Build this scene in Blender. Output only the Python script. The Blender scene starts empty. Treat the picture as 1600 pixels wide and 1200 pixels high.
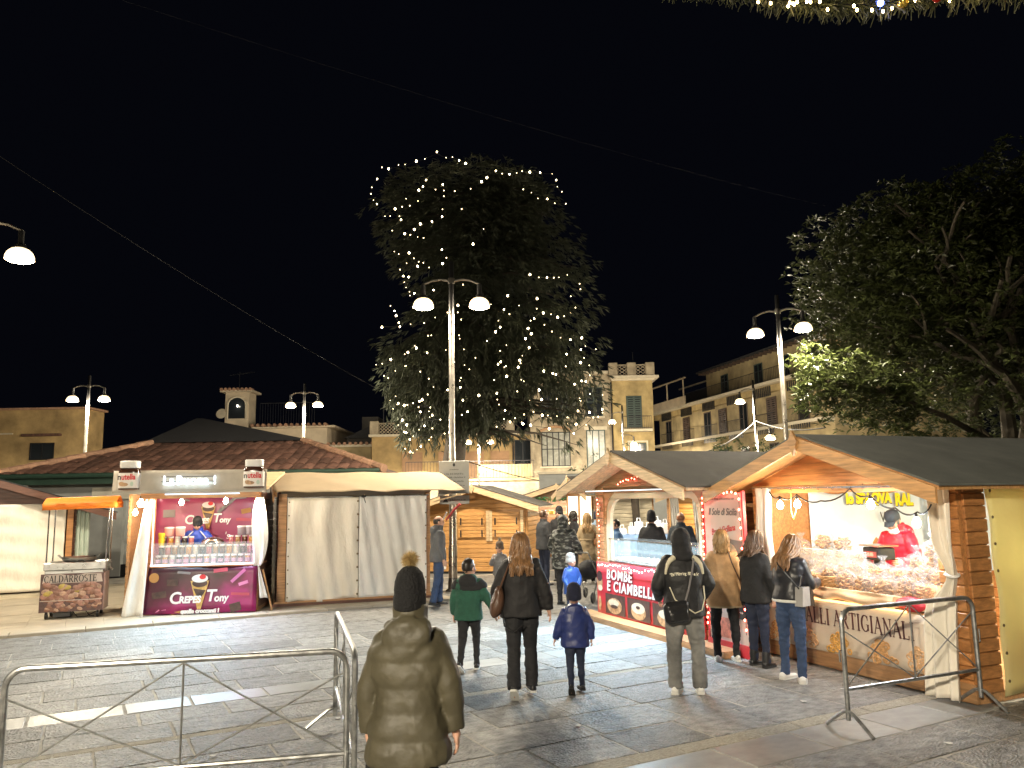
import bpy, bmesh, math, random
import numpy as np
from mathutils import Vector, Matrix

S = bpy.context.scene
COL = S.collection
rnd = random.Random(7)
R = math.radians
pi = math.pi

# ------------------------------------------------------------------ camera, sky, exposure
CAM_H = 2.1
PITCH, ROLL, FPX = R(8.3), R(1.0), 1220.0
fw = Vector((0, math.cos(PITCH), math.sin(PITCH)))
r0 = Vector((1, 0, 0)); u0 = r0.cross(fw)
rt = r0 * math.cos(ROLL) - u0 * math.sin(ROLL)
up = u0 * math.cos(ROLL) + r0 * math.sin(ROLL)
cam = bpy.data.cameras.new('camera')
cam.sensor_width = 36; cam.lens = 36 * FPX / 1600
cam.clip_start = .1; cam.clip_end = 1500
camo = bpy.data.objects.new('camera', cam); COL.objects.link(camo)
m3 = Matrix((rt, up, -fw)).transposed()
camo.matrix_world = Matrix.Translation((0, 0, CAM_H)) @ m3.to_4x4()
S.camera = camo

W = bpy.data.worlds.new('World'); S.world = W; W.use_nodes = True
bgn = W.node_tree.nodes['Background']
bgn.inputs[0].default_value = (.0012, .0014, .0026, 1); bgn.inputs[1].default_value = 1.0
S.view_settings.view_transform = 'Standard'; S.view_settings.look = 'None'
S.view_settings.exposure = 0.3; S.view_settings.gamma = 1.0
S.view_settings.use_curve_mapping = False
S.render.engine = 'CYCLES'
S.cycles.use_denoising = True
S.cycles.max_bounces = 8; S.cycles.transparent_max_bounces = 24
S.cycles.sample_clamp_indirect = 6
# lamp powers (W): street lamps near / far, stall lamps
P_LAMP, P_FAR = 1700, 2400


def at(u, v, Y):
    """the point at distance Y seen through photo pixel (u, v): only used to plan where far things stand"""
    d = fw + rt * ((u - 800) / FPX) - up * ((v - 600) / FPX)
    return Vector((0, 0, CAM_H)) + d * (Y / d.y)


# ------------------------------------------------------------------ materials
MATS = {}


def mat(name, col, rough=.6, metal=0, var=.25, vs=4, bump=.15, bs=40, stretch=None, rand=0, emit=None, es=0,
        spec=.5, coat=0, transl=0, col2=None, vor=0, sss=0, bd=.02, clear=0, det=5, sample=True):
    if name in MATS: return MATS[name]
    m = bpy.data.materials.new(name); m.use_nodes = True; MATS[name] = m
    nt = m.node_tree; N = nt.nodes; L = nt.links
    b = N['Principled BSDF']; out = N['Material Output']
    c = (*col, 1)
    b.inputs['Base Color'].default_value = c
    b.inputs['Roughness'].default_value = rough; b.inputs['Metallic'].default_value = metal
    b.inputs['Specular IOR Level'].default_value = spec
    if coat: b.inputs['Coat Weight'].default_value = coat; b.inputs['Coat Roughness'].default_value = .15
    if sss:
        b.inputs['Subsurface Weight'].default_value = sss
        b.inputs['Subsurface Radius'].default_value = (.02, .008, .005); b.inputs['Subsurface Scale'].default_value = 1
    if emit:
        b.inputs['Emission Color'].default_value = (*emit, 1); b.inputs['Emission Strength'].default_value = es
        if not sample: m.cycles.emission_sampling = 'NONE'
    if var or bump or rand:
        tc = N.new('ShaderNodeTexCoord'); vec = tc.outputs['Object']
        oi = N.new('ShaderNodeObjectInfo')
        mp = N.new('ShaderNodeMapping'); L.new(vec, mp.inputs[0])
        if stretch: mp.inputs['Scale'].default_value = stretch
        mul = N.new('ShaderNodeMath'); mul.operation = 'MULTIPLY'; mul.inputs[1].default_value = 37.
        L.new(oi.outputs['Random'], mul.inputs[0]); L.new(mul.outputs[0], mp.inputs['Location'])
        vec = mp.outputs[0]
    if var:
        n = N.new('ShaderNodeTexNoise'); n.inputs['Scale'].default_value = vs; n.inputs['Detail'].default_value = det
        n.inputs['Roughness'].default_value = .6
        L.new(vec, n.inputs['Vector'])
        rp = N.new('ShaderNodeValToRGB'); L.new(n.outputs[0], rp.inputs[0])
        lo = [x * (1 - var) for x in col]; hi = [min(1, x * (1 + var)) for x in col] if col2 is None else col2
        rp.color_ramp.elements[0].position = .3; rp.color_ramp.elements[0].color = (*lo, 1)
        rp.color_ramp.elements[1].position = .7; rp.color_ramp.elements[1].color = (*hi, 1)
        co = rp.outputs[0]
        if rand:
            hs = N.new('ShaderNodeHueSaturation'); mr = N.new('ShaderNodeMapRange')
            mr.inputs['To Min'].default_value = 1 - rand; mr.inputs['To Max'].default_value = 1 + rand
            L.new(oi.outputs['Random'], mr.inputs[0]); L.new(mr.outputs[0], hs.inputs['Value'])
            L.new(co, hs.inputs['Color']); co = hs.outputs[0]
        L.new(co, b.inputs['Base Color'])
        if rough > .05 and not emit:
            m2 = N.new('ShaderNodeMapRange'); m2.inputs['To Min'].default_value = max(.03, rough - .12)
            m2.inputs['To Max'].default_value = min(1, rough + .12)
            L.new(n.outputs[0], m2.inputs[0]); L.new(m2.outputs[0], b.inputs['Roughness'])
    if bump:
        n2 = N.new('ShaderNodeTexNoise'); n2.inputs['Scale'].default_value = bs; n2.inputs['Detail'].default_value = 4
        L.new(vec, n2.inputs['Vector']); h = n2.outputs[0]
        if vor:
            v = N.new('ShaderNodeTexVoronoi'); v.inputs['Scale'].default_value = vor; L.new(vec, v.inputs['Vector'])
            ad = N.new('ShaderNodeMath'); ad.operation = 'ADD'; L.new(h, ad.inputs[0]); L.new(v.outputs[0], ad.inputs[1]); h = ad.outputs[0]
        bp = N.new('ShaderNodeBump'); bp.inputs['Strength'].default_value = bump; bp.inputs['Distance'].default_value = bd
        L.new(h, bp.inputs['Height']); L.new(bp.outputs[0], b.inputs['Normal'])
    sh = b.outputs[0]
    if transl:
        t = N.new('ShaderNodeBsdfTranslucent'); t.inputs[0].default_value = c
        mx = N.new('ShaderNodeMixShader'); mx.inputs[0].default_value = transl
        L.new(sh, mx.inputs[1]); L.new(t.outputs[0], mx.inputs[2]); sh = mx.outputs[0]
    if clear:
        t = N.new('ShaderNodeBsdfTransparent')
        mx = N.new('ShaderNodeMixShader'); mx.inputs[0].default_value = clear
        L.new(sh, mx.inputs[1]); L.new(t.outputs[0], mx.inputs[2]); sh = mx.outputs[0]
    if sh is not b.outputs[0]: L.new(sh, out.inputs[0])
    return m


def wood(name, col, var=.35, rough=.45, rand=.18):
    return mat(name, col, rough=rough, var=var, vs=2.2, stretch=(1.2, 14, 14), bump=.25, bs=6, rand=rand, coat=.15, bd=.01)


def paint(name, col, rough=.6, **k): return mat(name, col, rough=rough, var=.08, bump=.05, **k)


def glow(name, col, es, sample=True): return mat(name, col, var=0, bump=0, emit=col, es=es, sample=sample)


# ------------------------------------------------------------------ geometry
def V(*a): return np.array(a, float)


def nrm(a):
    a = np.asarray(a, float); return a / (np.linalg.norm(a) + 1e-12)


def rotz(a): c, s = math.cos(a), math.sin(a); return np.array([[c, -s, 0], [s, c, 0], [0, 0, 1]])
def rotx(a): c, s = math.cos(a), math.sin(a); return np.array([[1, 0, 0], [0, c, -s], [0, s, c]])
def roty(a): c, s = math.cos(a), math.sin(a); return np.array([[c, 0, s], [0, 1, 0], [-s, 0, c]])


class G:
    def __init__(s): s.v = []; s.f = []; s.m = []; s.k = 0; s.n = 0

    def add(s, vs, fs):
        o = s.n; vs = np.asarray(vs, float).reshape(-1, 3); s.v.append(vs); s.n += len(vs)
        s.f += [tuple(i + o for i in f) for f in fs]; s.m += [s.k] * len(fs)
        return s

    def box(s, x0, y0, z0, x1, y1, z1, Rm=None, c=None):
        v = np.array([(x, y, z) for z in (z0, z1) for y in (y0, y1) for x in (x0, x1)], float)
        if Rm is not None: v = v @ np.asarray(Rm).T
        if c is not None: v = v + np.asarray(c)
        return s.add(v, [(0, 2, 3, 1), (4, 5, 7, 6), (0, 1, 5, 4), (2, 6, 7, 3), (0, 4, 6, 2), (1, 3, 7, 5)])

    def cbox(s, x0, y0, z0, x1, y1, z1, b=.01):
        """box with chamfered edges"""
        X = (x0, x1); Y = (y0, y1); Z = (z0, z1); v = []; ix = {}
        for i in (0, 1):
            for j in (0, 1):
                for k in (0, 1):
                    p = (X[i], Y[j], Z[k]); d = (b if i == 0 else -b, b if j == 0 else -b, b if k == 0 else -b)
                    for a in range(3):
                        q = [p[t] + (0 if t == a else d[t]) for t in range(3)]; ix[i, j, k, a] = len(v); v.append(q)
        f = []
        for a in range(3):
            o = [t for t in range(3) if t != a]
            for e in (0, 1):
                q = []
                for (p1, p2) in ((0, 0), (1, 0), (1, 1), (0, 1)):
                    idx = [0, 0, 0]; idx[a] = e; idx[o[0]] = p1; idx[o[1]] = p2; q.append(ix[idx[0], idx[1], idx[2], a])
                if (e == 0) != (a == 1): q = q[::-1]
                f.append(tuple(q))
            for p1 in (0, 1):
                for p2 in (0, 1):
                    A = [0, 0, 0]; A[o[0]] = p1; A[o[1]] = p2; B = list(A); B[a] = 1
                    f.append((ix[(*A, o[0])], ix[(*A, o[1])], ix[(*B, o[1])], ix[(*B, o[0])]))
        for i in (0, 1):
            for j in (0, 1):
                for k in (0, 1): f.append(tuple(ix[i, j, k, a] for a in range(3)))
        return s.add(v, f)

    def beam(s, p, q, w, h, up=(0, 0, 1)):
        p = V(*p); q = V(*q); d = nrm(q - p); a = np.cross(d, up)
        if np.linalg.norm(a) < 1e-6: a = np.cross(d, (0, 1, 0))
        a = nrm(a); b = np.cross(a, d); a = a * w / 2; b = b * h / 2
        v = [p - a - b, p + a - b, p + a + b, p - a + b, q - a - b, q + a - b, q + a + b, q - a + b]
        return s.add(v, [(3, 2, 1, 0), (4, 5, 6, 7), (0, 1, 5, 4), (1, 2, 6, 5), (2, 3, 7, 6), (3, 0, 4, 7)])

    def loft(s, rings, cap=True, closed=False):
        n = len(rings[0]); m = len(rings); v = np.concatenate([np.asarray(r, float) for r in rings]); f = []
        for i in range(m if closed else m - 1):
            a = i * n; b = ((i + 1) % m) * n
            for j in range(n): k = (j + 1) % n; f.append((a + j, a + k, b + k, b + j))
        if cap and not closed: f.append(tuple(range(n))[::-1]); f.append(tuple(range((m - 1) * n, m * n)))
        return s.add(v, f)

    def tube(s, pts, r, n=8, cap=True, closed=False, flat=1.0, side=None):
        P = np.asarray(pts, float); m = len(P)
        rr = np.full(m, r, float) if np.isscalar(r) else np.asarray(r, float)
        if closed: T = np.roll(P, -1, 0) - np.roll(P, 1, 0)
        else: T = np.gradient(P, axis=0)
        T = T / (np.linalg.norm(T, axis=1)[:, None] + 1e-12)
        ref = V(0, 0, 1) if side is None else V(*side)
        if side is None and abs(T[0] @ ref) > .9: ref = V(0, 1, 0)
        u = nrm(ref - T[0] * (ref @ T[0])); rings = []
        an = np.linspace(0, 2 * pi, n, endpoint=False); ca, sa = np.cos(an), np.sin(an)
        for i in range(m):
            u = nrm(u - T[i] * (u @ T[i])); w = np.cross(T[i], u)
            rings.append(P[i] + rr[i] * (ca[:, None] * u * flat + sa[:, None] * w))
        return s.loft(rings, cap, closed)

    def lathe(s, prof, n=16, c=(0, 0, 0), Rm=None):
        an = np.linspace(0, 2 * pi, n, endpoint=False); rings = []
        for r, z in prof:
            p = np.stack([np.cos(an) * max(r, 1e-4), np.sin(an) * max(r, 1e-4), np.full(n, z)], 1)
            if Rm is not None: p = p @ np.asarray(Rm).T
            rings.append(p + np.asarray(c))
        return s.loft(rings)

    def ell(s, c, r, nu=12, nv=8, Rm=None):
        v = [(0, 0, -1)]; f = []
        for i in range(1, nv):
            t = -pi / 2 + pi * i / nv
            for j in range(nu): a = 2 * pi * j / nu; v.append((math.cos(t) * math.cos(a), math.cos(t) * math.sin(a), math.sin(t)))
        v.append((0, 0, 1)); v = np.array(v) * np.asarray(r)
        if Rm is not None: v = v @ np.asarray(Rm).T
        v = v + np.asarray(c); e = len(v) - 1
        for j in range(nu):
            k = (j + 1) % nu; f.append((0, 1 + k, 1 + j)); f.append((e, e - nu + j, e - nu + k))
            for i in range(nv - 2): a = 1 + i * nu; f.append((a + j, a + k, a + nu + k, a + nu + j))
        return s.add(v, f)

    def sheet(s, fn, nu, nv, th=None):
        """grid of fn(u, v); th: offset vector that makes it a closed thick sheet"""
        P = np.array([[fn(i / nu, j / nv) for i in range(nu + 1)] for j in range(nv + 1)], float).reshape(-1, 3)
        w = nu + 1; f = [(j * w + i, j * w + i + 1, (j + 1) * w + i + 1, (j + 1) * w + i) for j in range(nv) for i in range(nu)]
        if th is None: return s.add(P, f)
        n = len(P); Q = P + np.asarray(th); g = [tuple(n + i for i in q[::-1]) for q in f]
        rim = [j for j in range(nu + 1)] + [j * w + nu for j in range(1, nv + 1)] + [nv * w + i for i in range(nu - 1, -1, -1)] + [j * w for j in range(nv - 1, 0, -1)]
        h = [(rim[(i + 1) % len(rim)], rim[i], n + rim[i], n + rim[(i + 1) % len(rim)]) for i in range(len(rim))]
        return s.add(np.concatenate([P, Q]), f + g + h)

    def prism(s, pts, ext):
        P = np.asarray(pts, float); n = len(P); Q = P + np.asarray(ext)
        return s.add(np.concatenate([P, Q]), [tuple(range(n))[::-1], tuple(range(n, 2 * n))] + [(i, (i + 1) % n, n + (i + 1) % n, n + i) for i in range(n)])

    def flat(s, pts2, y, th=.002):
        """closed outline in the local xz plane facing -y, th thick"""
        return s.prism([(x, y, z) for x, z in pts2], (0, -th, 0))

    def mesh(s, name, smooth=True, angle=.6):
        me = bpy.data.meshes.new(name)
        v = np.concatenate(s.v) if s.v else np.zeros((0, 3))
        me.from_pydata(v.tolist(), [], s.f)
        if any(s.m): me.polygons.foreach_set('material_index', s.m)
        if len(s.f) < 4000:
            bm = bmesh.new(); bm.from_mesh(me); bmesh.ops.recalc_face_normals(bm, faces=bm.faces[:]); bm.to_mesh(me); bm.free()
        if smooth:
            me.polygons.foreach_set('use_smooth', [True] * len(me.polygons)); me.set_sharp_from_angle(angle=angle)
        me.update(); return me


def tag(o, label=None, cat=None, group=None, kind=None):
    if label: o['label'] = label
    if cat: o['category'] = cat
    if group: o['group'] = group
    if kind: o['kind'] = kind
    return o


def link(name, data, mats=None, parent=None, loc=None, rot=None, scale=None):
    o = bpy.data.objects.new(name, data); COL.objects.link(o)
    if mats is not None and data is not None and not len(data.materials):
        for m in (mats if isinstance(mats, (list, tuple)) else [mats]): data.materials.append(m)
    if parent is not None: o.parent = parent
    if loc is not None: o.location = loc
    if rot is not None: o.rotation_euler = rot
    if scale is not None: o.scale = scale if hasattr(scale, '__len__') else (scale,) * 3
    return o


def obj(name, g, mats, parent=None, loc=None, rot=None, smooth=True, angle=.6, scale=None):
    return link(name, g.mesh(name, smooth, angle), mats, parent, loc, rot, scale)


def empty(name, loc=(0, 0, 0), rz=0, parent=None):
    o = link(name, None, None, parent, loc, (0, 0, rz)); o.empty_display_size = .2; return o


def copy_tree(o, parent=None):
    c = o.copy(); COL.objects.link(c); c.parent = parent
    for ch in list(o.children): copy_tree(ch, c)
    return c


def txt(name, body, size, m, parent, loc, rot=(pi / 2, 0, 0), off=0, shear=0, sx=1, align='CENTER', ext=.0015, sp=1):
    cu = bpy.data.curves.new(name, 'FONT'); cu.body = body; cu.size = size; cu.extrude = ext; cu.offset = off; cu.shear = shear
    cu.align_x = align; cu.align_y = 'CENTER'; cu.space_character = sp; cu.resolution_u = 4
    o = bpy.data.objects.new(name, cu); TMP.collection.objects.link(o); vl = TMP.view_layers[0]; vl.update(); dg = vl.depsgraph
    me = bpy.data.meshes.new_from_object(o.evaluated_get(dg), depsgraph=dg); TMP.collection.objects.unlink(o); bpy.data.objects.remove(o); bpy.data.curves.remove(cu)
    me.name = name; me.materials.clear()
    return tag(link(name, me, m, parent, loc, rot, (sx, 1, 1)), kind='stuff')


def point(name, p, power, col, parent=None, r=.08):
    l = bpy.data.lights.new(name, 'POINT'); l.energy = power; l.color = col; l.shadow_soft_size = r
    return link(name, l, None, parent, p)


def spot(name, p, power, col, parent=None, r=.08, ang=177):
    l = bpy.data.lights.new(name, 'SPOT'); l.energy = power; l.color = col; l.shadow_soft_size = r; l.spot_size = R(ang); l.spot_blend = .12
    return link(name, l, None, parent, p)


def area(name, p, rot, sx, sy, power, col, parent=None, spread=pi):
    l = bpy.data.lights.new(name, 'AREA'); l.shape = 'RECTANGLE'; l.size = sx; l.size_y = sy; l.energy = power; l.color = col; l.spread = spread
    return link(name, l, None, parent, p, rot)


# serif capitals drawn from thick and thin strokes: (x0,z0,x1,z1,width) in a 1-high cell, then serifs
def _arc(cx, cz, rx, rz, a0, a1, w0, w1, n=9):
    o = []
    for i in range(n):
        t0 = a0 + (a1 - a0) * i / n; t1 = a0 + (a1 - a0) * (i + 1) / n; tm = (t0 + t1) / 2
        w = w0 + (w1 - w0) * abs(math.cos(R(tm)))
        o.append((cx + rx * math.cos(R(t0)), cz + rz * math.sin(R(t0)), cx + rx * math.cos(R(t1)), cz + rz * math.sin(R(t1)), w))
    return o


TK, TN = .13, .055
SERIF = {
    'T': (.7, [(.35, 0, .35, 1, TK), (.02, .97, .68, .97, TN), (.04, .82, .04, 1, TN), (.66, .82, .66, 1, TN), (.22, .02, .48, .02, .04)]),
    'A': (.76, [(.06, 0, .38, 1, TN), (.36, 1, .68, 0, TK), (.17, .35, .56, .35, TN), (-.02, .02, .17, .02, .04), (.54, .02, .78, .02, .04)]),
    'R': (.76, [(.16, 0, .16, 1, TK), (.16, .97, .36, .97, TN), (.16, .5, .36, .5, TN)] + _arc(.36, .735, .2, .235, 90, -90, TN, TK) + [(.34, .5, .66, 0, TK), (.02, .02, .3, .02, .04), (.02, .98, .2, .98, .04), (.6, .02, .78, .02, .04)]),
    'L': (.66, [(.16, 0, .16, 1, TK), (.1, .03, .6, .03, TN), (.6, 0, .6, .22, TN), (.02, .98, .32, .98, .04), (.02, .02, .2, .02, .04)]),
    'I': (.34, [(.17, 0, .17, 1, TK), (.03, .02, .31, .02, .04), (.03, .98, .31, .98, .04)]),
    'G': (.8, _arc(.42, .5, .33, .48, 45, 325, TN, TK, 16) + [(.68, .1, .68, .42, TK), (.52, .43, .78, .43, .04), (.66, .7, .66, .95, TN)]),
    'N': (.82, [(.14, 0, .14, 1, TN), (.12, 1, .68, 0, TK), (.68, 0, .68, 1, TN), (0, .02, .26, .02, .04), (0, .98, .2, .98, .04), (.56, .98, .82, .98, .04)]),
    'C': (.76, _arc(.42, .5, .33, .48, 45, 315, TN, TK, 16) + [(.66, .68, .66, .95, TN)]),
    'D': (.8, [(.16, 0, .16, 1, TK), (.1, .97, .36, .97, TN), (.1, .03, .36, .03, TN)] + _arc(.36, .5, .34, .47, 90, -90, TN, TK, 12) + [(.02, .02, .2, .02, .04), (.02, .98, .2, .98, .04)]),
    'O': (.84, _arc(.42, .5, .34, .48, 0, 360, TN, TK, 20)),
    'S': (.62, _arc(.31, .74, .21, .23, 40, 270, TN, TK, 10) + _arc(.31, .26, .22, .24, 90, -140, TN, TK, 10)),
    'E': (.7, [(.16, 0, .16, 1, TK), (.1, .97, .6, .97, TN), (.1, .5, .48, .5, TN), (.1, .03, .63, .03, TN), (.62, 0, .62, .22, TN), (.59, .8, .59, 1, TN), (.48, .4, .48, .6, TN)]),
    ' ': (.36, []),
}


def serif(g, text, x, z, h, y, sx=1.0, th=.0015):
    """adds the strokes of text at (x, z), returns the end x; strokes lie in the xz plane facing -y"""
    k = 0
    for ch in text:
        w, st = SERIF[ch]
        for (a, b, c, d, t) in st:
            p = V(x + a * h * sx, 0, z + b * h); q = V(x + c * h * sx, 0, z + d * h); e = nrm(q - p) * t * h * .18
            n = nrm(np.cross(q - p, (0, 1, 0))) * t * h / 2
            yy = y - (k % 7) * .00012; k += 1
            g.prism([(p - e - n) + (0, yy, 0), (q + e - n) + (0, yy, 0), (q + e + n) + (0, yy, 0), (p - e + n) + (0, yy, 0)], (0, -th, 0))
        x += (w + .06) * h * sx
    return x


# voxel-remeshed union in a scratch scene (keeps it away from the main dependency graph)
TMP = bpy.data.scenes.new('scratch')


def union(g, vox, smooth=4, fac=.5):
    me = g.mesh('scratch', smooth=False)
    o = bpy.data.objects.new('scratch', me); TMP.collection.objects.link(o)
    m = o.modifiers.new('r', 'REMESH'); m.mode = 'VOXEL'; m.voxel_size = vox; m.use_smooth_shade = True
    if smooth:
        s = o.modifiers.new('s', 'SMOOTH'); s.iterations = smooth; s.factor = fac
    vl = TMP.view_layers[0]; vl.update(); dg = vl.depsgraph
    e = o.evaluated_get(dg); nm = bpy.data.meshes.new_from_object(e, depsgraph=dg)
    TMP.collection.objects.unlink(o); bpy.data.objects.remove(o); bpy.data.meshes.remove(me)
    nm.polygons.foreach_set('use_smooth', [True] * len(nm.polygons))
    return nm


def wob(P, seed, f, n=5):
    """smooth pseudo-random field in about -1..1 on points P (k,3)"""
    q = np.random.RandomState(seed); o = np.zeros(len(P))
    for i in range(n):
        k = q.normal(size=3) * f; k2 = q.normal(size=3) * f * .6
        o += np.sin(P @ k + q.uniform(0, 6) + 1.6 * np.sin(P @ k2 + q.uniform(0, 6)))
    return o / n * 1.4


def crumple(me, amp, f, seed=0, axis=None):
    n = len(me.vertices); P = np.empty(n * 3); me.vertices.foreach_get('co', P); P = P.reshape(-1, 3)
    Nn = np.empty(n * 3); me.vertices.foreach_get('normal', Nn); Nn = Nn.reshape(-1, 3)
    Q = P * (np.asarray(axis) if axis is not None else 1)
    w = wob(Q, seed, f); w2 = wob(Q, seed + 9, f * 2.2)
    d = amp * (w - .8 * np.abs(w2) + .3)
    me.vertices.foreach_set('co', (P + Nn * d[:, None]).ravel()); me.update()
    return me


def join_mesh(me, g):
    """appends the shells of g to mesh me"""
    n = len(me.vertices); P = np.empty(n * 3); me.vertices.foreach_get('co', P)
    F = [tuple(p.vertices) for p in me.polygons]
    h = G(); h.add(P.reshape(-1, 3), F); h.v += g.v; h.f += [tuple(i + n for i in f) for f in g.f]; h.m += [0] * len(g.f)
    out = h.mesh(me.name, True, 3.0); bpy.data.meshes.remove(me); return out

# ------------------------------------------------------------------ ground and paving
WARM = (1.0, .87, .66)
COOL = (.80, .92, 1.0)
BLUE = (.52, .8, 1.0)
M_basalt = mat('basalt', (.2, .197, .188), rough=.58, var=.5, vs=7, bump=.8, bs=24, vor=30, rand=.3, bd=.02, det=10)
M_smooth = mat('grey_stone', (.25, .25, .24), rough=.45, var=.2, vs=5, bump=.2, bs=50, rand=.12, bd=.006)
M_rough_white = mat('white_limestone', (.36, .33, .27), rough=.8, var=.35, vs=14, bump=1, bs=40, bd=.015)
M_mortar = mat('mortar', (.34, .32, .28), rough=.85, var=.4, vs=3, bump=.4, bs=60)
M_pale = mat('travertine', (.33, .285, .215), rough=.55, var=.18, vs=3, bump=.15, bs=40, rand=.08)
M_earth = mat('far_ground', (.13, .125, .115), rough=.8, var=.3, vs=.4, bump=.3, bs=4)

GA = R(28.5)
ga, gb = V(math.cos(GA), math.sin(GA), 0), V(-math.sin(GA), math.cos(GA), 0)


def ab(a, b, z=0.): return ga * a + gb * b + V(0, 0, z)


g = G(); g.box(-500, -60, -.6, 500, 900, -.06); tag(obj('ground', g, M_earth, smooth=False), kind='structure')
square = empty('square'); tag(square, kind='structure')
g = G(); c = ab(2, 12); g.box(-24, -14, -.05, 24, 14, -.006, rotz(GA), (c[0], c[1], 0)); obj('mortar_bed', g, M_mortar, square, smooth=False)


def slab_mesh(seed):
    q = random.Random(seed); g = G(); n = 5; pts = []
    edge = []
    for k in range(4):
        for i in range(n):
            t = i / n; e = q.uniform(-.007, .004)
            edge.append([(t - .5, -.5 - e), (.5 + e, t - .5), (.5 - t, .5 + e), (-.5 - e, .5 - t)][k])
    E_ = np.array(edge)
    r_ = lambda f, z: [(x * f, y * f, z + (q.uniform(-.002, .002) if z > -.01 else 0)) for x, y in E_]
    g.loft([r_(1, -.05), r_(1, -.008), r_(.975, 0)])
    return g.mesh('slab', True, .4)


SLABS = [slab_mesh(i) for i in range(6)]
for me in SLABS: me.materials.append(M_basalt)
SMOOTHS = [slab_mesh(20 + i) for i in range(3)]
for me in SMOOTHS: me.materials.append(M_smooth)
far = G(); near = []
rows = []
b = 2.4
BANDS = [(17.2, 17.5, 'rough', .9), (19.8, 20.0, 'rough', .9), (4.78, 5.3, 'smooth', 1.0), (5.32, 5.5, 'rough', .5), (8.0, 8.1, 'rough', .5), (9.2, 9.62, 'smooth', .8)]
cuts = [2.4, 3.0, 3.6, 4.2, 4.76, 5.31, 5.51, 6.1, 6.75, 7.4, 7.99, 8.11, 8.65, 9.18, 9.64, 10.2, 10.8, 11.4, 12.0, 12.6, 13.2, 13.8, 14.4, 15.0, 15.36]
cuts += [15.98, 16.6, 17.2, 17.42, 18.0, 18.6, 19.2, 19.8, 20.0] + [20.0 + .62 * i for i in range(1, 11)]
nrow = 0
for b0, b1 in zip(cuts[:-1], cuts[1:]):
    mid = (b0 + b1) / 2; kind = 'basalt'; ln = .92; nrow += 1
    for (q0, q1, kd, l2) in BANDS:
        if q0 <= mid <= q1: kind, ln = kd, l2
    a = -14 + rnd.uniform(0, .8)
    while a < 22:
        l = ln * rnd.uniform(.8, 1.2); cpt = ab(a + l / 2, mid)
        gap = .014
        ok = True
        if mid > 15.36 and a < 6.6: ok = False                   # the pale pavement lies here
        if .8 < a + l / 2 < 1.1 + l and a < 1.1 and mid < 8: pass
        if ok and cpt[1] > 3.2 and abs(cpt[0]) < .78 * cpt[1] + 1.5:
            d = math.hypot(cpt[0], cpt[1])
            near.append((d, kind, cpt, l - gap, b1 - b0 - gap, rnd.uniform(-.004, .002)))
        a += l
near.sort(key=lambda t: t[0])
for i, (d, kind, c, l, w, dz) in enumerate(near):
    if i < 290:
        me = SLABS[i % 6] if kind == 'basalt' else SMOOTHS[i % 3]
        o = link('slab', me, None, square, (c[0], c[1], dz), (R(rnd.uniform(-.15, .15)), 0, GA + (pi if i % 2 else 0)), (l, w, 1))
        if kind == 'rough': o.material_slots[0].link = 'OBJECT'; o.material_slots[0].material = M_rough_white
    else:
        far.k = {'basalt': 0, 'smooth': 1, 'rough': 2}[kind]
        far.box(-l / 2, -w / 2, -.05, l / 2, w / 2, dz * .6, rotz(GA), (c[0], c[1], 0))
o = obj('distant_slabs', far, [M_basalt, M_smooth, M_rough_white], square, smooth=False); tag(o, kind='stuff')

pav = empty('pavement'); tag(pav, kind='structure')
ks = G().cbox(-.5, -.5, -.08, .5, .5, .045, .012).mesh('kerb_stone'); ks.materials.append(M_pale)
a = -13.
while a < 6.4:
    l = rnd.uniform(.85, 1.15); c = ab(a + l / 2, 15.58)
    link('kerb_stone', ks, None, pav, (c[0], c[1], rnd.uniform(-.002, .002)), (0, 0, GA), (l - .008, .4, 1)); a += l
g = G(); q = random.Random(5)
for i in range(13):
    for j in range(34):
        a0, b0 = -14 + j * .6, 15.795 + i * .6
        if a0 > 6: continue
        c = ab(a0 + .3, b0 + .3); g.box(-.2985, -.2985, -.05, .2985, .2985, .03 + q.uniform(-.002, .002), rotz(GA), (c[0], c[1], 0))
tag(obj('paving_tiles', g, M_pale, pav, smooth=False), kind='stuff')

# ------------------------------------------------------------------ street lamps
M_pole = mat('lamp_metal', (.09, .088, .085), rough=.34, metal=.75, var=.3, vs=3, bump=.05)
M_pole_galv = mat('lamp_pole_metal', (.36, .33, .28), rough=.3, metal=.85, var=.25, vs=4, bump=.06)
M_bulbglass = glow('lamp_glass', (1.0, .88, .66), 60, True); M_bell = glow('lamp_bell', (1.0, .76, .45), 2.0, False)


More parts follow.
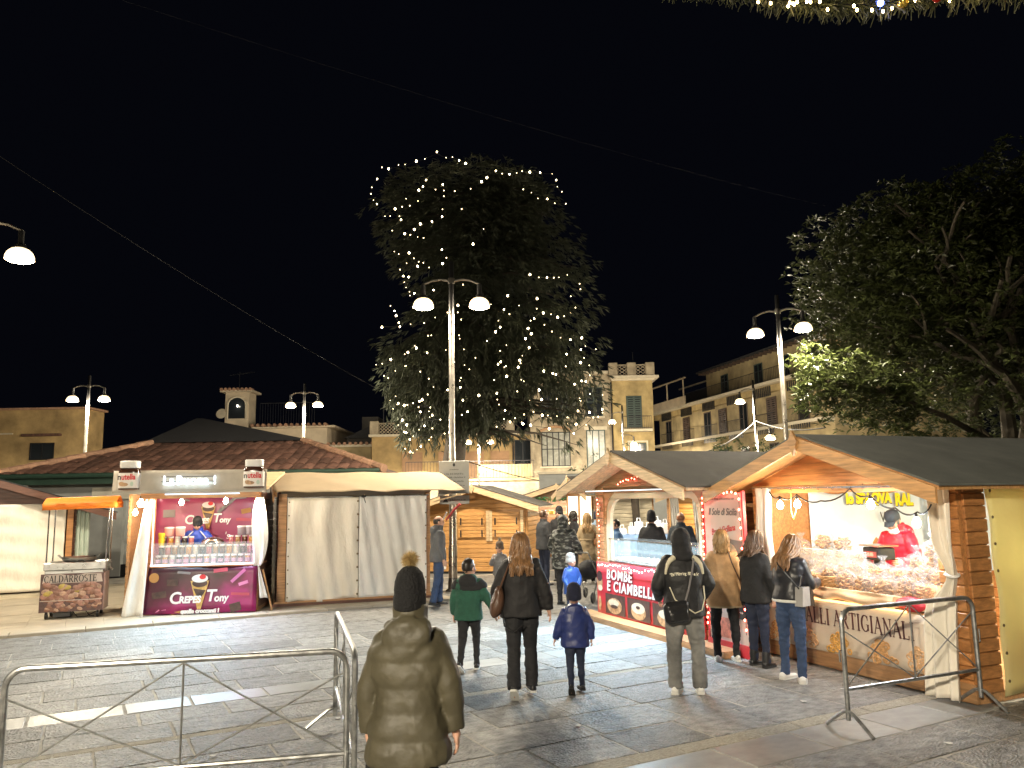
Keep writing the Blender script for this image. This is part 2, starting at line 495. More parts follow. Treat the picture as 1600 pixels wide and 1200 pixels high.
def lamp(loc, rz, label, heads=((-1, 0), (1, 0)), power=P_LAMP, H=7.85, leak=.07):
    t = empty('street_lamp', loc, rz); tag(t, label, 'street lamp', 'street lamps around the square')
    g = G(); g.lathe([(.1, 0), (.1, 1.0), (.085, 1.05), (.078, 3.2), (.07, 3.22), (.066, 6.55), (.06, 6.56)], 14); obj('pole', g, M_pole_galv, t)
    g = G(); g.lathe([(.17, 0), (.17, .03), (.12, .06), (.11, .25), (.1, .3)], 14); obj('base', g, M_pole, t)
    g = G(); g.lathe([(.062, 6.56), (.058, H - .02), (.045, H)], 12); obj('pole_top', g, M_pole, t)
    g = G(); g.lathe([(.085, H - .55), (.085, H - .42)], 12); obj('collar', g, M_pole_galv, t)
    for (sx, dz) in heads:
        z0 = H - .48 + dz; g = G()
        g.tube([(sx * .07, 0, z0), (sx * .25, 0, z0 + .035), (sx * .45, 0, z0 + .01), (sx * .62, 0, z0 - .06), (sx * .7, 0, z0 - .09)], [.035, .034, .03, .027, .025], 8)
        obj('arm', g, M_pole_galv, t)
        hd = G(); x = sx * .68
        hd.lathe([(.02, z0 - .08), (.055, z0 - .1), (.055, z0 - .34), (.085, z0 - .36), (.105, z0 - .43), (.1, z0 - .44), (.02, z0 - .44)], 20, (x, 0, 0))
        sh = obj('lamp_shade', hd, M_pole, t)
        be = G(); be.lathe([(.1, z0 - .44), (.16, z0 - .465), (.215, z0 - .52), (.245, z0 - .59), (.252, z0 - .66), (.242, z0 - .66), (.22, z0 - .56), (.1, z0 - .46)], 20, (x, 0, 0)); obj('bell', be, M_bell, sh)
        gl = G(); gl.lathe([(.02, z0 - .705), (.12, z0 - .7), (.2, z0 - .685), (.235, z0 - .65), (.2, z0 - .6), (.05, z0 - .55)], 20, (x, 0, 0)); obj('lamp_glass', gl, M_bulbglass, sh)
        point('bell_light', (x, 0, z0 - .74), power * leak, WARM, t, .2)
        spot('lamp_light', (x, 0, z0 - .72), power, WARM, t, .18)
    return t


lamp((-1.44, 18.5, 0), R(2), 'tall twin lamp post in front of the lit cedar, carrying a notice board', leak=.4)
lamp((7.8, 22.3, 0), R(-32), 'twin lamp post beside the broad leafy tree at right, behind the taralli stall', power=P_LAMP * 1.3, leak=.1)
lamp((-18.9, 34.5, 0), R(4), 'twin lamp post in front of the ochre house behind the tiled kiosk', power=P_FAR, leak=.8)
lamp((-10.2, 38.0, 0), R(-3), 'twin lamp post below the white house with the arched turret', power=P_FAR, leak=.9)
lamp((-9.9, 14.0, 0), R(20), 'near twin lamp post at the left edge with only one shade in view', power=P_LAMP * .75)
lamp((-2.1, 48.0, 0), R(0), 'far twin lamp post seen under the hanging boughs of the cedar', H=6.6, power=P_FAR * .8, leak=.6)
lamp((12.3, 39.5, 0), R(-20), 'lamp post with an upper and a lower shade before the right apartment house', heads=((-1, 0), (1, -1.9)), power=P_FAR * 2.2, leak=1.0)
lamp((7.2, 51.0, 0), R(0), 'lamp post with staggered shades before the right end of the yellow villa', heads=((-1, 0), (1, -1.5)), H=8.0, power=P_FAR * .55, leak=.6)
# the same kind of lamp stands behind the photographer
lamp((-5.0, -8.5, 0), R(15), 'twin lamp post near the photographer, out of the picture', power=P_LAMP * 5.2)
lamp((11.3, 70.0, 0), R(10), 'lamp post in the lane behind the yellow villa', power=P_FAR * .5, leak=.9)  # unseen lamp added to brighten the apartment facade

# ------------------------------------------------------------------ buildings
M_ochre = mat('ochre_plaster', (.42, .29, .13), rough=.9, var=.38, vs=.9, bump=.25, bs=12, det=10)
M_yellow = mat('yellow_plaster', (.4, .3, .14), rough=.9, var=.38, vs=1.1, bump=.25, bs=10, det=10)
M_orange = mat('orange_plaster', (.42, .25, .14), rough=.9, var=.25, vs=.9, bump=.25, bs=10)
M_stone = mat('weathered_plaster', (.36, .3, .21), rough=.95, var=.4, vs=1.6, bump=.6, bs=9)
M_white = mat('cream_plaster', (.62, .52, .38), rough=.9, var=.14, vs=1, bump=.2, bs=12)
M_beige = mat('beige_plaster', (.36, .285, .155), rough=.9, var=.35, vs=.9, bump=.2, bs=10)
M_trim = mat('cream_trim', (.6, .53, .4), rough=.8, var=.12, bump=.1)
M_shut = mat('green_shutter', (.035, .06, .05), rough=.55, var=.2, bump=.1)
M_shutb = mat('brown_shutter', (.09, .06, .045), rough=.6, var=.2, bump=.1)
M_pane = mat('window_glass', (.02, .024, .028), rough=.08, var=0, bump=.03, bs=3)
M_pane_pale = mat('curtained_glass', (.3, .3, .26), rough=.25, var=.3, vs=2, bump=0)  # paler than the other panes, no emission
M_iron = mat('wrought_iron', (.025, .025, .027), rough=.5, metal=.4, var=.2, bump=.1)
M_tile = mat('clay_tile', (.12, .06, .042), rough=.75, var=.4, vs=7, bump=.4, bs=30, rand=.4)
M_tilep = mat('pale_clay_tile', (.38, .22, .14), rough=.8, var=.3, vs=6, bump=.3, rand=.3)
M_dkroof = mat('dark_roof_felt', (.022, .022, .024), rough=.8, var=.3, bump=.3)


def window(parent, x, z, w, h, nx=2, nz=1, frame=M_iron, pane=M_pane, y=0, fw_=.07, sill=True, arch=0):
    """frame, panes and sill on a local facade y = const facing -y; x, z: lower left corner"""
    g = G()
    for (a, b_, c, d) in ((x, z, x + fw_, z + h), (x + w - fw_, z, x + w, z + h), (x + fw_, z + h - fw_, x + w - fw_, z + h), (x + fw_, z, x + w - fw_, z + fw_)):
        g.box(a, y - .05, b_, c, y + .02, d)
    for i in range(1, nx): xx = x + w * i / nx; g.box(xx - .035, y - .035, z + fw_, xx + .035, y + .02, z + h - fw_)
    for j in range(1, nz): zz = z + h * j / nz; g.box(x + fw_, y - .03, zz - .03, x + w - fw_, y + .02, zz + .03)
    f = obj('window', g, frame, parent, smooth=False)
    for i in range(nx):
        for j in range(nz):
            g = G(); g.box(x + w * i / nx + .02, y - .012, z + h * j / nz + .02, x + w * (i + 1) / nx - .02, y + .012, z + h * (j + 1) / nz - .02)
            obj('pane', g, pane, f, smooth=False)
    if sill: g = G(); g.box(x - .12, y - .14, z - .1, x + w + .12, y + .03, z - .002); obj('sill', g, M_trim, f, smooth=False)
    return f


def shutters(parent, x, z, w, h, m, y=0, open_=0.0):
    f = None
    for k in (0, 1):
        g = G(); x0 = x + k * w / 2; n = int(h / .16)
        g.box(x0 + .01, y - .05, z, x0 + .07, y - .01, z + h); g.box(x0 + w / 2 - .07, y - .05, z, x0 + w / 2 - .01, y - .01, z + h)
        s_ = obj('shutter', g, m, parent, smooth=False); g = G()
        for i in range(n): g.box(x0 + .07, -.012, -.05, x0 + w / 2 - .07, .012, .05, None, (0, y - .03, z + (i + .5) * h / n))
        o = obj('slats', g, m, s_, smooth=False); tag(o, kind='stuff')


def railing(parent, x0, x1, z, h=1.0, y=0, step=.13, m=M_iron, name='railing'):
    g = G(); g.box(x0, y - .02, z + h - .04, x1, y + .02, z + h); g.box(x0, y - .015, z + .06, x1, y + .015, z + .09)
    n = max(2, int((x1 - x0) / step))
    for i in range(n + 1): x = x0 + (x1 - x0) * i / n; g.box(x - .009, y - .009, z, x + .009, y + .009, z + h - .04)
    return obj(name, g, m, parent, smooth=False)


def slab_wall(parent, x0, z0, x1, z1, m, y0=0, y1=8, name='wall'):
    g = G(); g.box(x0, y0, z0, x1, y1, z1); return obj(name, g, m, parent, smooth=False)


# yellow villa behind the cedar
vil = empty('villa', (0, 58, 0)); tag(vil, 'old yellow villa behind the cedar, with dark many-paned windows and a balustrade', 'house')
slab_wall(vil, -10.6, 0, 1.3, 6.8, M_ochre, .6, 9)
slab_wall(vil, 1.3, 0, 7.45, 11.2, M_stone, 0, 10)
slab_wall(vil, 7.45, 0, 10.45, 10.75, M_yellow, -.35, 9)
g = G(); g.box(7.3, -.75, 10.75, 10.9, 9, 10.95); g.box(7.4, -.55, 10.6, 10.6, -.351, 10.748); obj('cornice', g, M_trim, vil, smooth=False)
g = G(); g.box(1.2, -.3, 11.2, 7.3, 9.9, 11.4); obj('cornice', g, M_trim, vil, smooth=False)
g = G(); g.box(-10.8, .35, 6.8, 1.298, 9, 6.98); obj('cornice', g, M_trim, vil, smooth=False)


def lattice(parent, x0, x1, z0, z1, y, m):
    g = G(); h = z1 - z0; n = int((x1 - x0) / (h * .33))
    for i in range(n):
        xa = x0 + (x1 - x0) * i / n; xb = x0 + (x1 - x0) * (i + 1) / n
        for k in range(3):
            za, zb = z0 + h * k / 3, z0 + h * (k + 1) / 3
            g.beam((xa, y, za), (xb, y, zb), .05, .04); g.beam((xa, y + .012, zb), (xb, y + .012, za), .05, .04)
    g.box(x0, y - .06, z1, x1, y + .06, z1 + .07); return obj('balustrade', g, m, parent, smooth=False)


for (x0, x1, z0, y, m) in ((-10.4, -.2, 6.98, .55, M_stone), (7.55, 10.3, 10.95, -.4, M_stone)):
    n = 2 if x1 - x0 < 4 else 4
    for i in range(n + 1):
        xx = x0 + (x1 - x0) * i / n; g = G(); g.cbox(xx - .33, y - .2, z0, xx + .33, y + .2, z0 + 1.0, .03); obj('parapet_pillar', g, M_stone, vil)
        if i < n: lattice(vil, xx + .33, xx + (x1 - x0) / n - .33, z0 + .06, z0 + .8, y, m)
g = G(); g.tube([(9.3, 1, 10.9), (9.3, 1, 13.0)], .03, 6); obj('aerial', g, M_iron, vil)
g = G(); g.tube([(-9.8, 1, 7.9), (-9.8, 1, 9.4)], .03, 6); obj('aerial', g, M_iron, vil)
window(vil, 2.1, 4.35, 2.15, 2.55, 5, 2, M_iron, M_pane_pale)
g = G()
P = [(2.0 + 2.35 * i / 10, 6.95 + .35 * math.sin(pi * i / 10)) for i in range(11)]; g.tube([(x, -.06, z) for x, z in P], .1, 6); obj('arch', g, M_orange, vil)
window(vil, 2.1, 8.0, 2.15, 2.2, 4, 2, M_iron, M_pane)
window(vil, 5.45, 8.0, 1.3, 2.2, 2, 2, M_shut, M_pane)
f = window(vil, .1, 3.4, 1.25, 3.0, 2, 1, M_iron, M_pane, y=.55, sill=False)
window(vil, 5.45, 3.9, 1.4, 3.1, 3, 1, M_shut, M_pane_pale, sill=False)
g = G(); g.box(5.3, -.1, 7.0, 7.0, .05, 7.25); obj('lintel', g, M_trim, vil, smooth=False)
window(vil, 8.45, 7.1, 1.15, 2.35, 2, 1, M_shut, M_pane, y=-.38, sill=False)
shutters(vil, 8.5, 7.15, 1.05, 2.2, M_shut, y=-.42)
g = G(); g.box(7.9, -1.25, 6.75, 10.2, -.352, 6.93); obj('balcony', g, M_trim, vil, smooth=False)
railing(vil, 7.95, 10.15, 6.93, .95, -1.2)
window(vil, 8.6, 4.6, 1.2, 1.35, 2, 1, M_shut, M_pane, y=-.38)
g = G(); g.box(8.45, -.45, 6.0, 9.95, -.351, 6.12); g.box(8.45, -.44, 4.5, 8.56, -.351, 6.0); g.box(9.84, -.44, 4.5, 9.95, -.351, 6.0); obj('window_surround', g, M_trim, vil, smooth=False)
for (x0, w) in ((-8.3, 1.5), (-5.6, 1.4), (-3.9, 1.7), (-1.7, 1.4)):
    g = G(); g.box(x0, .5, 2.5, x0 + w, .598, 5.6); obj('blind_panel', g, M_orange, vil, smooth=False)
g = G(); g.tube([(7.35, -.4, 10.5), (7.35, -.4, 3.0)], .06, 6); obj('drainpipe', g, M_iron, vil)
g = G(); g.tube([(.0, .55, 10.7 - 4), (.0, .55, 3)], .05, 6); obj('drainpipe', g, M_iron, vil)
# terrace wall with railing before the villa
ter = empty('terrace_wall', (0, 50, 0)); tag(ter, 'low pale terrace wall with an iron railing under the cedar', 'wall')
slab_wall(ter, -7.0, 0, 4.3, 3.2, M_stone, 0, .35)
g = G(); g.box(-7.1, -.08, 3.2, 4.4, .4, 3.34); obj('coping', g, M_beige, ter, smooth=False)
railing(ter, -6.9, 1.3, 3.34, 1.15, .15, .2)
g = G(); g.box(-2.3, .5, 3.34, 1.2, .6, 4.25); obj('pale_panel', g, M_beige, ter, smooth=False)

# right apartment house: facade runs from far left to near right
fa, fb_ = V(14.7, 78, 0), V(20.9, 50.5, 0)
FL = float(np.linalg.norm(fb_ - fa)); FR = math.atan2(*(fb_ - fa)[[1, 0]])
apt = empty('apartment_house', tuple(fa), FR); tag(apt, 'long beige apartment house with balconies behind the right lamp posts', 'house')
slab_wall(apt, 0, 0, FL, 9.9, M_beige, 0, 10)
slab_wall(apt, 8.2, 9.9, FL, 13.0, M_beige, 1.2, 10)
g = G(); g.box(7.6, .5, 13.0, FL + .3, 10.5, 13.16); obj('roof', g, M_dkroof, apt, smooth=False)
g = G()
for i in range(int((FL - 8) / .7)): g.box(8 + i * .7, .55, 12.82, 8.14 + i * .7, 1.198, 12.998)
tag(obj('eave_brackets', g, M_shutb, apt, smooth=False), kind='stuff')
for zf in (6.75, 10.0):
    g = G(); g.box(-.3, -.9, zf, FL, -.002, zf + .22); obj('balcony_slab', g, M_trim, apt, smooth=False)
g = G(); g.box(-.2, -.45, 9.5, FL, -.002, 9.98); obj('cornice', g, M_yellow, apt, smooth=False)
railing(apt, 8, FL - .2, 10.22, .95, -.8, .22)
for k in range(6): x0 = 2.2 + k * 4.3; railing(apt, x0, x0 + 2.8, 6.97, .95, -.8, .16)
slab_wall(apt, -.1, 10.22, 7.8, 11.0, M_white, -.85, -.7, 'parapet')
for k in range(6):
    g = G(); x0 = 1.7 + k * 4.4
    for i in range(9): g.box(x0 + i * .26, -.5, 9.62 - .4, x0 + .14 + i * .26, -.452, 9.94)
    tag(obj('vent_slots', g, M_iron, apt, smooth=False), kind='stuff')
    g = G(); x0 = 2.6 + k * 4.4
    for i in range(9): g.box(x0 + i * .26, -.93, 6.4, x0 + .14 + i * .26, -.905, 6.74)
    tag(obj('vent_slots', g, M_iron, apt, smooth=False), kind='stuff')
for k, x0 in enumerate((1.6, 5.6, 9.8, 12.6, 16.0, 20.2, 24.2)):
    f = window(apt, x0, 7.0, 1.3, 2.2, 2, 1, M_shutb, M_pane, sill=False)
    if k % 2: shutters(apt, x0, 7.05, 1.3, 2.1, M_shutb, y=-.06)
    if k: window(apt, x0, 3.6, 1.3, 2.2, 2, 1, M_shutb, M_pane)
for k, x0 in enumerate((11.0, 16.6, 20.4, 24.4)):
    window(apt, x0, 10.25, 1.25, 2.1, 2, 1, M_shut, M_pane, y=1.19, sill=False)
for x0 in (.2, 3.8, 7.4):
    g = G(); g.box(x0, -.8, 11.0, x0 + .1, -.7, 12.6); obj('pergola_post', g, M_white, apt, smooth=False)
g = G(); g.box(.1, -.84, 12.602, 7.9, -.66, 12.7); g.box(.1, 2.2, 12.6, 7.9, 2.35, 12.72); obj('pergola_beam', g, M_white, apt, smooth=False)
slab_wall(apt, .1, 9.9, 8.19, 12.2, M_dkroof, 3, 9, 'terrace_room')

# ochre house far left
oh = empty('ochre_house', (-45, 48, 0)); tag(oh, 'plain ochre house at the left edge with one small dark window', 'house')
slab_wall(oh, 0, 0, 18.7, 8.0, M_ochre, 0, 2)
g = G(); g.box(-.2, -.2, 8.0, 18.9, 2.1, 8.12); obj('cornice', g, M_tilep, oh, smooth=False)
window(oh, 15.3, 4.9, 1.5, 1.05, 2, 1, M_iron, M_pane, sill=False)
g = G(); g.box(14.9, -.35, 6.35, 17.2, -.002, 6.5); obj('canopy', g, M_tile, oh, smooth=False)
g = G(); g.box(11.6, -.1, 6.5, 14.2, -.002, 6.58); obj('string_course', g, M_trim, oh, smooth=False)

# white house with arched turret
wh = empty('turret_house', (-22.6, 60, 0)); tag(wh, 'cream house with a small arched turret rising behind the tiled kiosk', 'house')
slab_wall(wh, 0, 0, 8.3, 7.7, M_white, 0, 9)
slab_wall(wh, .3, 7.7, 2.15, 10.6, M_white, .2, 1.8, 'turret')
g = G()
pts = [(.55, 8.55), (1.9, 8.55)] + [(1.225 + .675 * math.cos(pi * i / 10), 9.6 + .6 * math.sin(pi * i / 10)) for i in range(11)]
g.flat(pts, .195, .06); f = obj('arched_opening', g, M_pane, wh)
g = G(); g.tube([(.5, .16, 8.5)] + [(1.225 + .72 * math.cos(pi - pi * i / 12), .16, 9.6 + .65 * math.sin(pi * i / 12)) for i in range(13)] + [(1.95, .16, 8.5)], .09, 6); obj('arch_moulding', g, M_trim, wh)
g = G(); g.ell((1.35, -.1, 9.5), (.07, .07, .07)); obj('turret_bulb', g, glow('turret_bulb', (1, .9, .7), 20), wh)
g = G(); g.box(-.02, -.15, 10.6, 2.48, 2.1, 10.76); tr = obj('turret_roof', g, M_white, wh, smooth=False)
tm = G(); tm.tube([(0, -.3, .02), (0, .3, .02)], [.13, .11], 8); tmesh = tm.mesh('tile'); tmesh.materials.append(M_tilep)
for i in range(8): link('tile', tmesh, None, tr, (.1 + i * .32, .1, 10.78))
g = G(); g.box(4.6, -.45, 7.7, 9.0, 9, 7.85); ro = obj('roof', g, M_white, wh, smooth=False)
for i in range(14): link('tile', tmesh, None, ro, (2.7 + i * .43, -.35, 7.9))
g = G(); g.box(2.56, -.3, 7.702, 4.598, 9, 7.82); obj('ledge', g, M_trim, wh, smooth=False)
railing(wh, 2.7, 7.0, 7.95, 1.9, 1.2, .2)
slab_wall(wh, 8.3, 0, 11.6, 6.2, M_beige, .5, 8, 'annex')
g = G(); g.box(8.2, .1, 6.2, 12.0, 8, 6.4); a_ = obj('annex_roof', g, M_trim, wh, smooth=False)
for i in range(9): link('tile', tmesh, None, a_, (8.4 + i * .42, .25, 6.43))
g = G(); g.tube([(1.0, 1.2, 10.7), (1.0, 1.2, 12.4)], .025, 5); g.tube([(.2, 1.2, 12.1), (2.2, 1.2, 12.35)], .02, 5)
for i in range(5): g.tube([(.5 + i * .35, .9, 12.15 + i * .04), (.5 + i * .35, 1.5, 12.15 + i * .04)], .015, 4)
obj('aerial', g, M_iron, wh)
g = G(); g.lathe([(.02, 0), (.3, .06), (.42, .16)], 14, (.05, .3, 8.9), rotx(R(70))); obj('satellite_dish', g, M_trim, wh)
# dark house between the cream house and the cedar
dh = empty('dark_house', (-13.6, 62, 0)); tag(dh, 'unlit house in shadow between the cream house and the cedar', 'house')
slab_wall(dh, .4, 0, 4.0, 7.0, mat('dark_plaster', (.05, .045, .04), rough=.9), 0, 8)  # shade on the unlit house is put into the plaster colour
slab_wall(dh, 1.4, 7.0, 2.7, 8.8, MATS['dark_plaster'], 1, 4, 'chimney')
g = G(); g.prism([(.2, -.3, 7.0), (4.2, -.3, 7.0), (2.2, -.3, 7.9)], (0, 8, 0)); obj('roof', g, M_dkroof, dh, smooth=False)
# low pink house far behind the ochre house
ph = empty('pink_house', (-27, 66, 0)); tag(ph, 'small dim house with a tiled gable between the ochre house and the turret', 'house')
slab_wall(ph, 0, 0, 4.6, 7.5, MATS['dark_plaster'], 0, 8)  # same shaded colour makes these walls dim
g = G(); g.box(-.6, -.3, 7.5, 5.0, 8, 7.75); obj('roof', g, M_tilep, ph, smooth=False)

# ------------------------------------------------------------------ kiosk with hipped tile roof
M_green = mat('green_gutter', (.02, .045, .032), rough=.45, var=.2, bump=.05)
M_greyw = mat('grey_render', (.3, .31, .3), rough=.85, var=.15, vs=2, bump=.1)
kio = empty('kiosk', (-15.3, 23.2, 0)); tag(kio, 'long kiosk with a brown tiled hip roof and dark green gutter behind the left stalls', 'kiosk')
KW, KD = 11.3, 9.0
slab_wall(kio, .6, 0, KW - .6, 2.75, M_greyw, .6, KD - .6)
g = G(); g.box(0, 0, 2.72, KW, KD, 2.93); obj('fascia', g, M_green, kio, smooth=False)
g = G(); g.tube([(-.06, -.07, 2.97), (KW + .06, -.07, 2.97)], .075, 8); obj('gutter', g, M_green, kio)
z0, z1, ins = 2.98, 4.1, 3.3
A = [(0, 0, z0), (KW, 0, z0), (KW, KD, z0), (0, KD, z0)]; Bq = [(ins, ins, z1), (KW - ins, ins, z1), (KW - ins, KD - ins, z1), (ins, KD - ins, z1)]
g = G(); g.loft([A, Bq]); rf = obj('roof', g, M_tile, kio, smooth=False)
tl = G(); n = 8
tl.sheet(lambda u, v: ((u - .5) * .34, v * .72, .055 * abs(math.sin(pi * u)) ** .7 * (1 - .12 * v) + .03 * (1 - v)), 8, 1, (0, 0, -.018))
tm2 = tl.mesh('tile'); tm2.materials.append(M_tile)
sl = math.atan2(z1 - z0, ins); cnt = 0
for row in range(6):
    for i in range(int(KW / .345)):
        x = .17 + i * .345; dy = row * .6; ex = dy * 1.0
        if x < ex + .05 or x > KW - ex - .05: continue
        link('tile', tm2, None, rf, (x + rnd.uniform(-.008, .008), dy * math.cos(sl) * 1.0, z0 + .02 + dy * math.sin(sl) + rnd.uniform(-.004, .004)), (sl, 0, rnd.uniform(-.02, .02))); cnt += 1
for sx in (0, 1):
    for i in range(9):
        t = i / 9; x = ins * t; g_ = G()
        link('ridge_tile', tmesh, None, rf, (x if sx == 0 else KW - x, ins * t + .1, z0 + .09 + (z1 - z0) * t), (R(14), 0, R(-45 if sx == 0 else 45)), (1, .9, 1))
g = G(); zz = z1 + .05; q = [(ins - .5, ins - .2, zz), (KW - ins + .5, ins - .2, zz), (KW - ins + .5, KD - ins + .5, zz), (ins - .5, KD - ins + .5, zz)]
g.loft([q, [(KW * .34, KD * .55, 5.15), (KW * .36, KD * .55, 5.15), (KW * .36, KD * .57, 5.15), (KW * .34, KD * .57, 5.15)]]); obj('upper_roof', g, M_dkroof, kio, smooth=False)
M_pbeige = mat('beige_blind', (.5, .42, .29), rough=.8, var=.1, bump=.05)
g = G(); g.box(2.6, .5, 2.28, 7.8, .598, 2.62); obj('fascia_panel', g, paint('cream_panel', (.55, .52, .44)), kio, smooth=False)
g = G(); g.box(3.9, .52, 1.16, 4.75, .6, 2.1); obj('window', g, M_pane, kio, smooth=False)
g = G(); g.box(4.78, .5, 1.24, 6.2, .6, 2.2); obj('roller_blind', g, M_pbeige, kio, smooth=False)
g = G(); g.box(3.8, .48, 1.08, 6.3, .6, 1.18); obj('window_frame', g, M_iron, kio, smooth=False)
g = G(); g.box(3.6, .45, 0, 6.6, .598, .35); obj('plinth', g, M_iron, kio, smooth=False)
g = G(); g.box(3.3, .42, 0, 3.6, .62, 2.2); obj('door_frame', g, M_greyw, kio, smooth=False)

# ------------------------------------------------------------------ trees and shrubs
M_bark = mat('bark', (.06, .048, .036), rough=.9, var=.4, vs=5, stretch=(6, 6, 1), bump=.9, bs=8, bd=.03)
M_barkg = mat('grey_bark', (.1, .085, .062), rough=.9, var=.35, vs=4, stretch=(3, 3, 1), bump=.6, bs=12, bd=.02)
M_needle = mat('cedar_needles', (.062, .072, .045), rough=.7, var=.5, vs=.7, bump=0, transl=.15, det=3)
M_leaf = mat('magnolia_leaf', (.06, .075, .022), rough=.34, var=.5, vs=1.2, bump=0, spec=.6, transl=.15, det=2)
M_leafd = mat('shrub_leaf', (.04, .07, .025), rough=.4, var=.45, vs=2, bump=0, spec=.5, transl=.1, det=2)


def prof(tab, z):
    for (z0, a), (z1, b) in zip(tab[:-1], tab[1:]):
        if z0 <= z <= z1: return a + (b - a) * (z - z0) / (z1 - z0)
    return tab[0][1] if z < tab[0][0] else tab[-1][1]


# cedar: trunk, limbs, layered drooping boughs with a flat cut top
CX, CY = -1.5, 40.0
ced = empty('cedar_tree', (CX, CY, 0)); tag(ced, 'huge dark cedar hung with white fairy lights, flat topped', 'tree')
g = G(); g.tube([(-2.0, .3, -.2), (-1.75, .2, 2.5), (-1.3, .1, 6), (-.6, 0, 10), (0, 0, 15), (.1, .1, 17.8)], [.75, .6, .52, .42, .3, .16], 12); obj('trunk', g, M_bark, ced)
ZS = lambda t: [(5 + (z_ - 5) * .87, w_) for z_, w_ in t]
LEFT = [(4.6, 3.4), (6, 4.4), (8, 4.8), (9.5, 5.2), (11, 4.9), (12.5, 3.6), (13.8, 3.2), (15.5, 4.3), (17.5, 5.2), (19, 5.5), (20.3, 5.2)]
RIGHT = [(4.6, 5.0), (6, 6.4), (7.5, 6.3), (9, 5.9), (11, 5.6), (13, 5.7), (15, 5.6), (16.3, 5.2), (17.5, 4.4), (18.6, 4.2), (19.6, 3.9), (20.3, 3.4)]


LEFT, RIGHT = ZS(LEFT), ZS(RIGHT)


def crown_r(phi, z):
    l, r_ = prof(LEFT, z), prof(RIGHT, z); t = (1 + math.cos(phi)) / 2
    return (l + (r_ - l) * t) * (1 + .05 * math.sin(5 * phi + 2.1 * z) + .05 * math.sin(3.3 * z + 2 * phi))


q = random.Random(11); limb = G(); nv = []; nf = []; brs = 0
V_ = []; F_ = []


def spray(p, d, n, L):
    """drooping tuft of narrow needle blades at p"""
    for k in range(n):
        a = q.uniform(0, 2 * pi); t = Vector((d[0] + .55 * math.cos(a), d[1] + .55 * math.sin(a), d[2] + q.uniform(-.6, .15))).normalized()
        l = L * q.uniform(.5, 1.1); w = l * q.uniform(.05, .09); s_ = t.cross(Vector((q.gauss(0, 1), q.gauss(0, 1), q.gauss(0, 1)))).normalized() * w
        o = len(V_); m_ = p + t * l * .55 + Vector((0, 0, -.03)); e = p + t * l + Vector((0, 0, -.18 * l))
        V_.extend([p - s_ * .4, p + s_ * .4, m_ + s_, e, m_ - s_]); F_.append((o, o + 1, o + 2, o + 3, o + 4))


nb = 0
for lev in range(40):
    z = 5.7 + 12.5 * lev / 39
    for k in range(9):
        phi = q.uniform(0, 2 * pi)
        if k < 3: phi = q.uniform(pi, 2 * pi)
        Rr = crown_r(phi, min(z, 18.2)) * q.uniform(.72, 1.04)
        if 11 < z < 12.8 and math.cos(phi) < -.3: Rr *= .85
        zt = z + q.uniform(-.3, .3); rise = q.uniform(.0, .9) if z < 15.5 else q.uniform(-.2, .5); pts = []
        tx = -1.75 + (z - 2.5) / 12 * 1.7 if z < 15 else .05
        tx = min(tx, .1)
        for i in range(9):
            t = i / 8; rr = Rr * t
            pts.append(Vector((tx * (1 - t) + math.cos(phi) * rr, math.sin(phi) * rr * .85, zt + rise * math.sin(t * pi * .7) - .9 * t * t + q.uniform(-.06, .06))))
        if q.random() < .35: limb.tube([tuple(p) for p in pts], [.13 - .014 * i for i in range(9)], 5)
        for i in range(2, 9):
            if z < 8.4 and math.cos(phi) > .1 and q.random() < .72: continue
            for j in range(6 + i // 2):
                u = q.random(); b0 = pts[i - 1].lerp(pts[i], u); side = q.gauss(0, .55) * (.4 + .09 * i)
                tng = (pts[i] - pts[i - 1]).normalized(); lat = Vector((-tng.y, tng.x, 0))
                p = b0 + lat * side + Vector((0, 0, q.gauss(0, .16) - abs(side) * .25))
                dr = Vector((math.cos(phi), math.sin(phi), 0)) * .7 + lat * (.5 if side > 0 else -.5) + Vector((0, 0, -.25 if z > 11 else -.75))
                spray(p, dr.normalized(), 9, .36 if z > 11 else .44)
obj('boughs', limb, M_bark, ced)
# hanging fringe low down
for k in range(560):
    phi = q.uniform(pi * .9, 2.1 * pi); z = q.uniform(6.0, 9.5); rr = crown_r(phi, z) * q.uniform(.6, 1.0)
    top = Vector((math.cos(phi) * rr, math.sin(phi) * rr * .85, z)); n = int(q.uniform(3, 8))
    if top.x > .4 and (z < 7.3 or q.random() < .5): continue
    if z - n * .28 < 4.2 and abs(top.x + 1) > 3.2: n = 3
    for i in range(n): spray(top + Vector((q.gauss(0, .06), q.gauss(0, .06), -.28 * i)), (0, 0, -1), 7, .36)
# outline tips
for k in range(1700):
    phi = q.uniform(0, 2 * pi); z = q.uniform(6.6, 18.2); rr = crown_r(phi, z) * q.uniform(.93, 1.08)
    p = Vector((math.cos(phi) * rr, math.sin(phi) * rr * .85, z + q.gauss(0, .1))); spray(p, (math.cos(phi), math.sin(phi), -.15), 5, .45)
for k in range(2600):
    a = q.uniform(0, 2 * pi); rr = 5.2 * math.sqrt(q.random()); x = math.cos(a) * rr * (1.0 if math.cos(a) < 0 else .72)
    spray(Vector((x, math.sin(a) * rr * .85, 18.15 + q.gauss(0, .18) - .08 * max(0, x))), (q.gauss(0, .6), q.gauss(0, .6), .4), 4, .5)
me = bpy.data.meshes.new('crown'); me.from_pydata([tuple(v) for v in V_], [], F_); me.update()
tag(link('crown', me, M_needle, ced), kind='stuff')

